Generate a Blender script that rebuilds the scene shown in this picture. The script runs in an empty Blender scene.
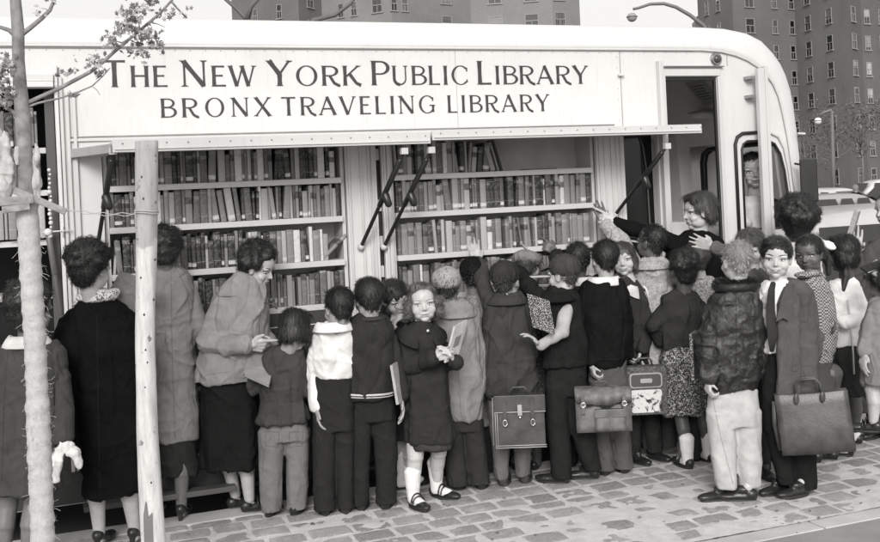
import bpy, bmesh, math, random
import numpy as np
from mathutils import Vector, Matrix, geometry
from mathutils.bvhtree import BVHTree

# ------------------------------------------------------------------ camera, world, sun
FOC, RHO, EYE, DIST = 1050.0, 0.046, 1.72, 6.05
_n = math.hypot(2750, 1050)
FW = np.array([1050 / _n, 2750 / _n, 0.0])      # camera forward (horizontal)
RT = np.array([2750 / _n, -1050 / _n, 0.0])     # camera right
UP = np.array([0.0, 0.0, 1.0])
CAM = np.array([0.0, -DIST, EYE])

scene = bpy.context.scene
scene.view_settings.view_transform = 'Standard'
scene.view_settings.look = 'None'
scene.view_settings.gamma = 1
scene.view_settings.use_curve_mapping = False
scene.view_settings.exposure = 0.25
scene.render.resolution_x, scene.render.resolution_y = 1024, 631
scene.cycles.max_bounces = 6
scene.cycles.diffuse_bounces = 5
scene.cycles.glossy_bounces = 3
scene.cycles.transmission_bounces = 4
scene.cycles.use_denoising = True

cd = bpy.data.cameras.new('camera')
cam = bpy.data.objects.new('camera', cd)
scene.collection.objects.link(cam)
scene.camera = cam
cd.sensor_width = 36
cd.lens = FOC / 880 * 36
cd.shift_y = -79 / 880
cd.clip_start = 0.05
cd.clip_end = 2000
_cx = RT * math.cos(RHO) - UP * math.sin(RHO)
_cy = RT * math.sin(RHO) + UP * math.cos(RHO)
cam.matrix_world = Matrix(((_cx[0], _cy[0], -FW[0], CAM[0]), (_cx[1], _cy[1], -FW[1], CAM[1]),
                           (_cx[2], _cy[2], -FW[2], CAM[2]), (0, 0, 0, 1)))

# high thin overcast: sun behind the camera's left shoulder, diffused
SUN_DIR = Vector((-0.38, -0.84, 0.50)).normalized()        # towards the sun
sun_el = math.asin(SUN_DIR.z)
world = bpy.data.worlds.new('World')
scene.world = world
world.use_nodes = True
wn, wl = world.node_tree.nodes, world.node_tree.links
wn.clear()
sky = wn.new('ShaderNodeTexSky')
sky.sky_type = 'NISHITA'
sky.sun_disc = False
sky.sun_elevation = sun_el
sky.sun_rotation = math.atan2(SUN_DIR.x, SUN_DIR.y)
sky.dust_density = 5.0
sky.air_density = 1.2
bw = wn.new('ShaderNodeRGBToBW')
warm = wn.new('ShaderNodeMix'); warm.data_type = 'RGBA'; warm.blend_type = 'MULTIPLY'
warm.inputs[0].default_value = 1.0
warm.inputs[7].default_value = (1.0, 0.985, 0.96, 1)
bg = wn.new('ShaderNodeBackground')
bg.inputs[1].default_value = 0.05
wo = wn.new('ShaderNodeOutputWorld')
wl.new(sky.outputs[0], bw.inputs[0]); wl.new(bw.outputs[0], warm.inputs[6])
cloud = wn.new('ShaderNodeBackground')                     # the even white of a cloud cover under that sky
cloud.inputs[0].default_value = (0.74, 0.733, 0.722, 1); cloud.inputs[1].default_value = 0.83
addw = wn.new('ShaderNodeAddShader')
wl.new(warm.outputs[2], bg.inputs[0]); wl.new(bg.outputs[0], addw.inputs[0]); wl.new(cloud.outputs[0], addw.inputs[1])
wl.new(addw.outputs[0], wo.inputs[0])
sl = bpy.data.lights.new('sun', 'SUN')
sl.energy = 2.15
sl.angle = math.radians(22)
sl.color = (1.0, 0.985, 0.965)
sun = bpy.data.objects.new('sun', sl)
scene.collection.objects.link(sun)
sun.rotation_euler = SUN_DIR.to_track_quat('Z', 'Y').to_euler()

# ------------------------------------------------------------------ geometry helpers
def ab(px, py):
    u, v = px - 440.0, py - 192.0
    return (u * math.cos(RHO) - v * math.sin(RHO)) / FOC, (u * math.sin(RHO) + v * math.cos(RHO)) / FOC

def P(px, py, Z):
    """World point seen at photograph position (px, py) at Z metres in front of the camera."""
    a, b = ab(px, py)
    return CAM + FW * Z + RT * (a * Z) - UP * (b * Z)

def PY(px, py, y):
    a, b = ab(px, py)
    return P(px, py, (y + DIST) / (FW[1] + RT[1] * a))

def PG(px, py, z=0.0):
    a, b = ab(px, py)
    return P(px, py, (EYE - z) / b)

def depth(p):
    return float(np.dot(np.asarray(p) - CAM, FW))

rng = np.random.RandomState(7)
random.seed(5)

def _hash(ix, iy, iz):
    n = (ix * 374761393 + iy * 668265263 + iz * 2147483647 + 1013904223) & 0xffffffff
    n = ((n ^ (n >> 13)) * 1274126177) & 0xffffffff
    n = n ^ (n >> 16)
    return (n & 0xffff) / 32767.5 - 1.0

def noise3(p):
    p = np.asarray(p, dtype=np.float64)
    i = np.floor(p).astype(np.int64); f = p - i
    f = f * f * (3 - 2 * f)
    out = 0
    for dx in (0, 1):
        wx = f[:, 0] if dx else 1 - f[:, 0]
        for dy in (0, 1):
            wy = f[:, 1] if dy else 1 - f[:, 1]
            for dz in (0, 1):
                wz = f[:, 2] if dz else 1 - f[:, 2]
                out = out + wx * wy * wz * _hash(i[:, 0] + dx, i[:, 1] + dy, i[:, 2] + dz)
    return out

class MB:
    """Collects simple closed shapes and builds them as one mesh."""
    def __init__(s):
        s.v = []; s.f = []; s.m = []; s.n = 0; s.cur = 0
    def add(s, v, f, mat=None):
        v = np.asarray(v, dtype=float)
        s.v.append(v)
        k = s.cur if mat is None else mat
        for q in f:
            s.f.append(tuple(int(i) + s.n for i in q)); s.m.append(k)
        s.n += len(v)
        return s
    def box(s, lo, hi, mat=None):
        (a, b, c), (d, e, g) = lo, hi
        v = [(a, b, c), (d, b, c), (d, e, c), (a, e, c), (a, b, g), (d, b, g), (d, e, g), (a, e, g)]
        return s.add(v, [(0, 3, 2, 1), (4, 5, 6, 7), (0, 1, 5, 4), (1, 2, 6, 5), (2, 3, 7, 6), (3, 0, 4, 7)], mat)
    def obox(s, c, ax, ay, az, mat=None):
        """oriented box: centre and three half-axis vectors"""
        c, ax, ay, az = map(np.asarray, (c, ax, ay, az))
        v = [c + sx * ax + sy * ay + sz * az for sz in (-1, 1) for sx, sy in ((-1, -1), (1, -1), (1, 1), (-1, 1))]
        return s.add(v, [(0, 3, 2, 1), (4, 5, 6, 7), (0, 1, 5, 4), (1, 2, 6, 5), (2, 3, 7, 6), (3, 0, 4, 7)], mat)
    def bar(s, p, q, w, h, mat=None, up=(0, 0, 1)):
        p, q = np.asarray(p, float), np.asarray(q, float)
        d = q - p; L = np.linalg.norm(d); d = d / L
        u = np.asarray(up, float); x = np.cross(d, u)
        if np.linalg.norm(x) < 1e-4: x = np.cross(d, (1, 0, 0))
        x /= np.linalg.norm(x); u = np.cross(x, d)
        return s.obox((p + q) / 2, d * L / 2, x * w / 2, u * h / 2, mat)
    def ell(s, c, r, M=None, seg=14, rings=9, mat=None):
        c = np.asarray(c, float); r = np.asarray(r, float) * np.ones(3)
        v = [(0, 0, -1)]
        for i in range(1, rings):
            t = -math.pi / 2 + math.pi * i / rings
            for j in range(seg):
                a = 2 * math.pi * j / seg
                v.append((math.cos(t) * math.cos(a), math.cos(t) * math.sin(a), math.sin(t)))
        v.append((0, 0, 1))
        v = np.array(v) * r
        if M is not None: v = v @ np.asarray(M).T
        f = [(0, 1 + (j + 1) % seg, 1 + j) for j in range(seg)]
        for i in range(rings - 2):
            for j in range(seg):
                a, b = 1 + i * seg + j, 1 + i * seg + (j + 1) % seg
                f.append((a, b, b + seg, a + seg))
        n = len(v) - 1; o = 1 + (rings - 2) * seg
        f += [(n, o + j, o + (j + 1) % seg) for j in range(seg)]
        return s.add(v + c, f, mat)
    def cap(s, p, q, r0, r1, seg=12, mat=None, flat=1.0, flatdir=None):
        """tapered capsule"""
        p, q = np.asarray(p, float), np.asarray(q, float)
        d = q - p; L = np.linalg.norm(d)
        if L < 1e-6: return s.ell(p, r0, mat=mat)
        d = d / L
        x = np.cross(d, flatdir) if flatdir is not None else np.cross(d, (0.13, 0.2, 0.97))
        if np.linalg.norm(x) < 1e-3: x = np.cross(d, (1, 0, 0))
        x /= np.linalg.norm(x); y = np.cross(d, x)
        rows = []
        for t in (-80, -50, -20): rows.append((r0 * math.sin(math.radians(t)), r0 * math.cos(math.radians(t))))
        for t in (20, 50, 80): rows.append((L + r1 * math.sin(math.radians(t)), r1 * math.cos(math.radians(t))))
        v = []
        for h, r in rows:
            for j in range(seg):
                a = 2 * math.pi * j / seg
                v.append(p + d * h + x * (r * math.cos(a)) + y * (r * flat * math.sin(a)))
        f = [tuple(range(seg))[::-1], tuple(range(5 * seg, 6 * seg))]
        for i in range(5):
            for j in range(seg):
                a, b = i * seg + j, i * seg + (j + 1) % seg
                f.append((a, b, b + seg, a + seg))
        return s.add(v, f, mat)
    def chain(s, pts, seg=12, mat=None):
        for a, b in zip(pts[:-1], pts[1:]):
            s.cap(a[0], b[0], a[1], b[1], seg, mat)
        return s
    def tube(s, pts, rad, seg=8, mat=None, closed=True):
        """swept tube; rad a number or list"""
        pts = [np.asarray(p, float) for p in pts]; n = len(pts)
        rad = [rad] * n if np.isscalar(rad) else rad
        t0 = pts[1] - pts[0]; x = np.cross(t0, (0.1, 0.3, 0.9)); x /= np.linalg.norm(x)
        v = []
        for i in range(n):
            t = pts[min(i + 1, n - 1)] - pts[max(i - 1, 0)]; t /= np.linalg.norm(t)
            x = x - t * np.dot(x, t); x /= np.linalg.norm(x); y = np.cross(t, x)
            for j in range(seg):
                a = 2 * math.pi * j / seg
                v.append(pts[i] + (x * math.cos(a) + y * math.sin(a)) * rad[i])
        f = []
        for i in range(n - 1):
            for j in range(seg):
                a, b = i * seg + j, i * seg + (j + 1) % seg
                f.append((a, b, b + seg, a + seg))
        if closed: f += [tuple(range(seg))[::-1], tuple(range((n - 1) * seg, n * seg))]
        return s.add(v, f, mat)
    def loft(s, rings, mat=None, caps=True):
        k = len(rings[0]); v = [p for r in rings for p in r]; f = []
        for i in range(len(rings) - 1):
            for j in range(k):
                a, b = i * k + j, i * k + (j + 1) % k
                f.append((a, b, b + k, a + k))
        if caps: f += [tuple(range(k))[::-1], tuple(range((len(rings) - 1) * k, len(rings) * k))]
        return s.add(v, f, mat)
    def prism(s, poly, a, b, axis=1, mat=None):
        """extrude a 2D polygon between a and b along an axis"""
        def mk(p, t):
            q = list(p); q.insert(axis, t); return q
        n = len(poly)
        v = [mk(p, a) for p in poly] + [mk(p, b) for p in poly]
        f = [tuple(range(n)), tuple(range(2 * n - 1, n - 1, -1))] + [(i, i + n, (i + 1) % n + n, (i + 1) % n) for i in range(n)]
        return s.add(v, f, mat)
    def mesh(s, name='mesh'):
        me = bpy.data.meshes.new(name)
        v = np.vstack(s.v) if s.v else np.zeros((0, 3))
        me.from_pydata(v.tolist(), [], s.f)
        if any(s.m): me.polygons.foreach_set('material_index', s.m)
        me.update()
        return me
    def build(s, name, mats, parent=None, origin=None, smooth=False, bevel=0, fixn=True):
        me = s.mesh(name)
        if origin is not None: me.transform(Matrix.Translation(-Vector(origin)))
        if fixn:
            bm = bmesh.new(); bm.from_mesh(me); bmesh.ops.recalc_face_normals(bm, faces=bm.faces); bm.to_mesh(me); bm.free()
        return link(name, me, mats, parent, origin if parent is None else None, smooth, bevel)

def link(name, me, mats, parent=None, loc=None, smooth=False, bevel=0):
    o = bpy.data.objects.new(name, me)
    scene.collection.objects.link(o)
    for m in (mats if isinstance(mats, (list, tuple)) else [mats]): me.materials.append(m)
    if smooth: me.polygons.foreach_set('use_smooth', [True] * len(me.polygons))
    if loc is not None: o.location = loc
    if parent is not None: o.parent = parent
    if bevel:
        b = o.modifiers.new('bevel', 'BEVEL'); b.width = bevel; b.segments = 2; b.limit_method = 'ANGLE'; b.angle_limit = math.radians(40)
    return o

def thing(name, loc, label, cat, group=None):
    o = bpy.data.objects.new(name, None)
    o.empty_display_size = 0.1
    scene.collection.objects.link(o); o.location = loc
    return tag(o, label, cat, group)

def tag(o, label=None, cat=None, group=None, kind=None):
    if label: o['label'] = label
    if cat: o['category'] = cat
    if group: o['group'] = group
    if kind: o['kind'] = kind
    return o

def voxel(mb, size, smooth=2, factor=0.5):
    """union of the shapes in mb as one continuous skin -> (mesh)"""
    me = mb.mesh('tmp')
    bm = bmesh.new(); bm.from_mesh(me); bmesh.ops.recalc_face_normals(bm, faces=bm.faces); bm.to_mesh(me); bm.free()
    o = bpy.data.objects.new('tmp', me); scene.collection.objects.link(o)
    r = o.modifiers.new('r', 'REMESH'); r.mode = 'VOXEL'; r.voxel_size = size; r.use_smooth_shade = True
    if smooth:
        m = o.modifiers.new('s', 'SMOOTH'); m.iterations = smooth; m.factor = factor
    dg = bpy.context.evaluated_depsgraph_get()
    out = bpy.data.meshes.new_from_object(o.evaluated_get(dg), depsgraph=dg)
    bpy.data.objects.remove(o); bpy.data.meshes.remove(me)
    out.materials.clear()
    return out

def getco(me):
    a = np.empty(len(me.vertices) * 3); me.vertices.foreach_get('co', a); return a.reshape(-1, 3)
def getno(me):
    a = np.empty(len(me.vertices) * 3); me.vertices.foreach_get('normal', a); return a.reshape(-1, 3)
def setco(me, co):
    me.vertices.foreach_set('co', np.ascontiguousarray(co).ravel()); me.update()

# ------------------------------------------------------------------ materials (all greys: the photograph is black and white)
def g(v, w=1.0):
    return (v, v * (1 - 0.012 * w), v * (1 - 0.026 * w), 1)
MATS = {}
class NT:
    def __init__(s, name):
        s.m = bpy.data.materials.new(name); s.m.use_nodes = True
        s.n, s.l = s.m.node_tree.nodes, s.m.node_tree.links
        s.p = s.n['Principled BSDF']
    def N(s, t, **k):
        n = s.n.new('ShaderNode' + t)
        for a, b in k.items(): setattr(n, a, b)
        return n
    def coord(s, which='Object', scale=(1, 1, 1)):
        c = s.N('TexCoord'); m = s.N('Mapping'); m.inputs['Scale'].default_value = scale
        s.l.new(c.outputs[which], m.inputs[0]); return m.outputs[0]
    def noise(s, vec, scale, detail=4, rough=0.55, dist=0.0):
        n = s.N('TexNoise'); n.inputs['Scale'].default_value = scale; n.inputs['Detail'].default_value = detail
        n.inputs['Roughness'].default_value = rough; n.inputs['Distortion'].default_value = dist
        s.l.new(vec, n.inputs['Vector']); return n.outputs['Fac']
    def ramp(s, fac, stops, interp='LINEAR'):
        r = s.N('ValToRGB'); r.color_ramp.interpolation = interp
        el = r.color_ramp.elements
        while len(el) > 1: el.remove(el[-1])
        el[0].position = stops[0][0]; el[0].color = g(stops[0][1])
        for p, v in stops[1:]:
            e = el.new(p); e.color = g(v)
        s.l.new(fac, r.inputs[0]); return r.outputs[0]
    def math(s, op, a, b=None, c=None):
        n = s.N('Math', operation=op)
        for i, x in enumerate((a, b, c)):
            if x is None: continue
            if isinstance(x, (int, float)): n.inputs[i].default_value = x
            else: s.l.new(x, n.inputs[i])
        return n.outputs[0]
    def mix(s, fac, a, b, mode='MIX'):
        n = s.N('Mix', data_type='RGBA', blend_type=mode)
        for i, x in ((0, fac), (6, a), (7, b)):
            if isinstance(x, tuple): n.inputs[i].default_value = x
            elif isinstance(x, (int, float)): n.inputs[i].default_value = x if i == 0 else g(x)
            else: s.l.new(x, n.inputs[i])
        return n.outputs[2]
    def bump(s, h, strength=0.3, dist=0.002):
        b = s.N('Bump'); b.inputs['Strength'].default_value = strength; b.inputs['Distance'].default_value = dist
        s.l.new(h, b.inputs['Height']); s.l.new(b.outputs[0], s.p.inputs['Normal'])
    def out(s, col=None, rough=None, **k):
        if col is not None:
            if isinstance(col, (int, float)): s.p.inputs['Base Color'].default_value = g(col)
            else: s.l.new(col, s.p.inputs['Base Color'])
        if rough is not None:
            if isinstance(rough, (int, float)): s.p.inputs['Roughness'].default_value = rough
            else: s.l.new(rough, s.p.inputs['Roughness'])
        for a, b in k.items(): s.p.inputs[a.replace('_', ' ')].default_value = b
        return s.m

def fabric(v, rough=0.85, var=0.18, weave=900, bs=0.25, scale=14):
    v = v * (.62 if v < .06 else .72 if v < .13 else .9 if v < .3 else 1)
    key = ('fab', round(v, 3), rough, var, weave)
    if key in MATS: return MATS[key]
    t = NT('fabric'); c = t.coord()
    n = t.noise(c, scale, 5); n2 = t.noise(c, weave / 3, 2, 0.6)
    col = t.ramp(n, [(0.3, v * (1 - var)), (0.7, v * (1 + var))])
    col = t.mix(0.3 if v < .4 else .08, col, t.ramp(n2, [(0.35, v * 0.6), (0.65, v * 1.4)]))
    cr = t.noise(t.coord(scale=(1, 1, .5)), 8, 2, .5, .7)
    rid = t.math('POWER', t.math('SUBTRACT', 1.0, t.math('ABSOLUTE', t.math('MULTIPLY', t.math('SUBTRACT', cr, .5), 5.0))), 3.0)
    rid = t.math('MAXIMUM', rid, 0.0)
    h = t.math('ADD', t.math('MULTIPLY', n2, 0.14), t.math('ADD', t.math('MULTIPLY', t.noise(c, 34, 4), .5), t.math('MULTIPLY', rid, .62)))
    t.bump(h, min(1.0, bs * (2.5 if v < .35 else 1.1)), 0.010)
    MATS[key] = t.out(col, rough, Specular_IOR_Level=0.08)
    return MATS[key]

def skin(v):
    key = ('skin', round(v, 3))
    if key in MATS: return MATS[key]
    t = NT('skin'); c = t.coord()
    col = t.ramp(t.noise(c, 35, 4), [(0.3, v * 0.88), (0.7, v * 1.08)])
    t.bump(t.noise(c, 260, 3), 0.12, 0.001)
    MATS[key] = t.out(col, 0.46, Subsurface_Weight=0.08, Subsurface_Scale=0.01, Specular_IOR_Level=0.45)
    return MATS[key]

def plain(name, v, rough=0.6, metal=0.0, nscale=8, var=0.1, bs=0.1, spec=0.5):
    key = ('plain', name, v, rough, metal)
    if key in MATS: return MATS[key]
    t = NT(name); c = t.coord()
    n = t.noise(c, nscale, 5)
    col = t.ramp(n, [(0.3, v * (1 - var)), (0.7, v * (1 + var))])
    r = t.math('ADD', t.math('MULTIPLY', n, 0.2), rough - 0.1)
    if bs: t.bump(t.noise(c, nscale * 6, 4), bs, 0.002)
    MATS[key] = t.out(col, r, Metallic=metal, Specular_IOR_Level=spec)
    return MATS[key]

def hairmat(v):
    key = ('hair', v)
    if key in MATS: return MATS[key]
    t = NT('hair'); ge = t.N('NewGeometry')
    col = t.ramp(ge.outputs['Random Per Island'], [(0, v * 0.6), (0.7, v * 1.2), (1, v * 1.9)])
    t.bump(t.noise(t.coord(), 240, 3, dist=0.6), 0.5, 0.004)
    MATS[key] = t.out(col, 0.42, Specular_IOR_Level=0.5)
    return MATS[key]

# ------------------------------------------------------------------ people
def facing(deg, pitch=0.0, roll=0.0):
    """matrix whose columns are the figure's right, front and up; 0 = looks away from the camera, 90 = looks right in the picture, 180 = at the camera"""
    t = math.radians(deg)
    f = FW * math.cos(t) + RT * math.sin(t)
    r = RT * math.cos(t) - FW * math.sin(t)
    p = math.radians(pitch)
    f2 = f * math.cos(p) - UP * math.sin(p)
    u2 = UP * math.cos(p) + f * math.sin(p)
    q = math.radians(roll)
    r3 = r * math.cos(q) + u2 * math.sin(q)
    u3 = u2 * math.cos(q) - r * math.sin(q)
    return np.stack([r3, f2, u3], axis=1)

class Head:
    def __init__(s, O, M, hh, smile=0.0, child=True):
        s.O, s.M, s.hh, s.smile, s.child = O, M, hh, smile, child
    def w(s, p): return s.O + s.M @ (np.asarray(p, float) * s.hh)
    def loc(s, co): return ((co - s.O) @ s.M) / s.hh
    def E(s, mb, c, r, seg=18, rings=12): mb.ell(s.w(c), np.asarray(r, float) * s.hh, M=s.M, seg=seg, rings=rings)
    def C(s, mb, p, q, r0, r1): mb.cap(s.w(p), s.w(q), r0 * s.hh, r1 * s.hh)
    def prims(s, mb, face=True):
        E, C = s.E, s.C
        k = 1.0 if s.child else 0.0
        E(mb, (0, -.09, .63), (.345, .42, .375), 24, 16)
        E(mb, (0, .03, .42), (.285 + .03 * k, .30, .31), 20, 14)
        E(mb, (0, .10, .27), (.225 + .02 * k, .22, .21), 18, 12)
        E(mb, (0, .19, .10), (.115, .105, .085), 14, 10)
        for sx in (-1, 1):
            E(mb, (sx * .165, .165, .335), (.115 + .03 * k, .12, .12 + .015 * k))
            E(mb, (sx * .15, .245, .555), (.13, .07, .045))
            E(mb, (sx * .17, .03, .23), (.10, .2, .16)); E(mb, (sx * .13, .15, .22), (.12, .11, .12))
            E(mb, (sx * .335, -.05, .44), (.035, .085, .125))
            E(mb, (sx * .352, -.075, .48), (.03, .06, .075))
        C(mb, (0, .275, .54), (0, .365, .375), .034, .045)
        for sx in (-1, 1): E(mb, (sx * .045, .31, .35), (.035, .042, .032))
        E(mb, (0, .372, .365), (.042, .05, .038))
        E(mb, (0, .285, .245), (.12, .05, .022)); E(mb, (0, .28, .19), (.10, .05, .024))
    def sculpt(s, me):
        co = getco(me); L = s.loc(co)
        m = (np.abs(L[:, 0]) < .6) & (L[:, 2] > -.1) & (L[:, 2] < 1.2) & (L[:, 1] > 0)
        q = L[m]; d = np.zeros(len(q))
        for sx in (-1, 1):
            d -= .045 * np.exp(-(((q[:, 0] - sx * .15) / .075) ** 2 + ((q[:, 2] - .48) / .045) ** 2))
            d -= .02 * np.exp(-(((q[:, 0] - sx * (.13 + .03 * s.smile)) / .025) ** 2 + ((q[:, 2] - .225 - .02 * s.smile) / .025) ** 2))
            d += .014 * s.smile * np.exp(-(((q[:, 0] - sx * .17) / .08) ** 2 + ((q[:, 2] - .33) / .06) ** 2))
        d -= .018 * np.exp(-((q[:, 0] / .1) ** 2 + ((q[:, 2] - .218) / .012) ** 2))
        d -= .016 * np.exp(-((q[:, 0] / .09) ** 2 + ((q[:, 2] - .145) / .02) ** 2))
        q = q.copy(); q[:, 1] += d
        L[m] = q
        co = s.O + (L * s.hh) @ s.M.T
        setco(me, co)
    def features(s, me, parent, org, tone, look=(0, 0), brow=0.04, lips=None, glasses=False):
        """eyes, brows and mouth laid on the face surface"""
        co = getco(me) + org; L = s.loc(co)
        fs = [tuple(p.vertices) for p in me.polygons if len(p.vertices) > 2 and L[p.vertices[0]][2] > 0 and L[p.vertices[0]][2] < .8 and L[p.vertices[0]][1] > 0 and abs(L[p.vertices[0]][0]) < .45]
        bv = BVHTree.FromPolygons([tuple(x) for x in L], fs)
        def surf(x, z):
            h = bv.ray_cast(Vector((x, 2, z)), Vector((0, -1, 0)))
            return h[0].y if h[0] is not None else .25
        def patch(mb, poly, off, dome, cx, cz, mat, nr=3):
            """fan of rings from the centre out to the outline"""
            n = len(poly); v = [(cx, surf(cx, cz) + off + dome, cz)]; f = []
            for r in range(1, nr + 1):
                t = r / nr
                for x, z in poly:
                    X, Z = cx + (x - cx) * t, cz + (z - cz) * t
                    v.append((X, surf(X, Z) + off * (1 if r < nr else -1.0) + dome * (1 - t * t), Z))
            for j in range(n):
                f.append((0, 1 + j, 1 + (j + 1) % n))
                for r in range(nr - 1):
                    a, b = 1 + r * n + j, 1 + r * n + (j + 1) % n
                    f.append((a, a + n, b + n, b))
            mb.add([s.w(p) for p in v], f, mat)
        def strip(mb, pts, w, off, mat):
            v = []; f = []
            for i, (x, z) in enumerate(pts):
                a = pts[max(i - 1, 0)]; b = pts[min(i + 1, len(pts) - 1)]
                dx, dz = b[0] - a[0], b[1] - a[1]; l = math.hypot(dx, dz)
                ww = w[i] if not np.isscalar(w) else w
                nx, nz = -dz / l * ww, dx / l * ww
                y = surf(x, z)
                v += [(x + nx, surf(x + nx, z + nz) - .005, z + nz), (x, y + off, z), (x - nx, surf(x - nx, z - nz) - .005, z - nz)]
            for i in range(len(pts) - 1):
                a = i * 3
                f += [(a, a + 3, a + 4, a + 1), (a + 1, a + 4, a + 5, a + 2)]
            mb.add([s.w(p) for p in v], f, mat)
        sm = s.smile
        for sx in (-1, 1):
            ex, ez = sx * .15, .475
            hw, hu, hl = .075 if not s.child else .070, .034 - .012 * sm, .026 - .006 * sm
            poly = []
            for k in range(16):
                a = 2 * math.pi * k / 16
                c, q = math.cos(a), math.sin(a)
                poly.append((ex + hw * c, ez + (hu if q > 0 else hl) * q * abs(q) ** .2))
            e = MB(); patch(e, poly, .008, .012, ex, ez, 0)
            ix, iz = ex + look[0] * .03, ez + look[1] * .015 + .002
            r = .029
            patch(e, [(ix + r * math.cos(a), iz + min(r * math.sin(a), hu)) for a in np.linspace(0, 2 * math.pi, 12, endpoint=False)], .017, .012, ix, iz, 1, 2)
            strip(e, [(ex + hw * t * 1.05, ez + hu * (1 - t * t) ** .5 * 1.02 + .004) for t in np.linspace(-.98, .98, 7)], [q_ * (.75 if s.child else 1) for q_ in (.004, .008, .010, .010, .010, .009, .005)], .020, 1)
            strip(e, [(ex + hw * t, ez - hl * (1 - t * t) ** .5 - .004) for t in np.linspace(-.9, .9, 5)], .005, .010, 2)
            e.build('eye', [plain('eye white', min(.62, .42 + tone * .5), .3, bs=0), plain('iris', .012, .15, bs=0), skin(tone * .45)], parent, org, True, fixn=False)
            b = MB()
            strip(b, [(sx * (.065 + .2 * t), .572 + .028 * math.sin(t * 2.4) + .01 * sm) for t in np.linspace(0, 1, 6)], [q_ * (1.7 if brow < .03 and s.child else 1.2) for q_ in (.007, .012, .012, .010, .007, .004)], .012, 0)
            b.build('eyebrow', [hairmat(brow)], parent, org, True, fixn=False)
        m = MB()
        lp = skin(lips if lips is not None else tone * (.62 if s.child else .5))
        mw = (.085 if s.child else .1) + .05 * sm
        zc = .218
        if sm > .3:
            up = [(mw * t, zc + .028 * sm * t * t + .012 * (1 - t * t)) for t in np.linspace(-1, 1, 9)]
            lo = [(mw * t, zc + .028 * sm * t * t - .045 * sm * (1 - t * t)) for t in np.linspace(.9, -.9, 8)]
            patch(m, up + lo, .004, .004, 0, zc - .005, 1, 3)
            up2 = [(mw * .84 * t, zc + .028 * sm * t * t * .7 + .008 * (1 - t * t)) for t in np.linspace(-1, 1, 9)]
            lo2 = [(mw * .80 * t, zc + .028 * sm * t * t * .7 - .022 * sm * (1 - t * t)) for t in np.linspace(.95, -.95, 8)]
            patch(m, up2 + lo2, .009, .008, 0, zc - .003, 2, 3)
            strip(m, [(mw * t * 1.03, zc + .028 * sm * t * t + .012 * (1 - t * t) + .010) for t in np.linspace(-1, 1, 9)], [.003, .01, .012, .013, .012, .013, .012, .01, .003], .012, 0)
            strip(m, [(mw * t * .95, zc + .028 * sm * t * t - .045 * sm * (1 - t * t) - .010) for t in np.linspace(-1, 1, 9)], [.003, .01, .014, .016, .017, .016, .014, .01, .003], .014, 0)
        else:
            strip(m, [(mw * t, zc + .014 + .004 * (1 - abs(t)) + .008 * sm * t * t) for t in np.linspace(-1, 1, 9)], [.003, .008, .012, .014, .011, .014, .012, .008, .003], .010, 0)
            strip(m, [(mw * t * .9, zc - .018 + .012 * t * t) for t in np.linspace(-1, 1, 7)], [.003, .012, .016, .018, .016, .012, .003], .012, 0)
            strip(m, [(mw * t * 1.05, zc + .001 + .004 * t * t) for t in np.linspace(-1, 1, 7)], [.002, .004, .005, .005, .005, .004, .002], .014, 1)
        m.build('mouth', [lp, skin(tone * .1), plain('teeth', .62, .25, bs=0)], parent, org, True, fixn=False)
        n = MB()
        for sx in (-1, 1):
            patch(n, [(sx * .03 + .015 * math.cos(a), .322 + .008 * math.sin(a)) for a in np.linspace(0, 6.28, 8, endpoint=False)], .004, .002, sx * .03, .322, 0, 1)
        n.build('nostrils', [skin(tone * .2)], parent, org, True, fixn=False)
        if glasses:
            q = MB()
            for sx in (-1, 1):
                ring = [s.w((sx * .155 + .105 * math.cos(a), surf(sx * .155, .5) + .06, .465 + .085 * math.sin(a))) for a in np.linspace(0, 2 * math.pi, 17)]
                q.tube(ring, .006 * s.hh, 5)
                q.tube([s.w((sx * .26, .30, .49)), s.w((sx * .34, 0, .5))], .006 * s.hh, 5)
            q.tube([s.w((-.05, .36, .47)), s.w((.05, .36, .47))], .006 * s.hh, 5)
            q.build('glasses', [plain('glasses frame', .3, .3)], parent, org, True)

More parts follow.
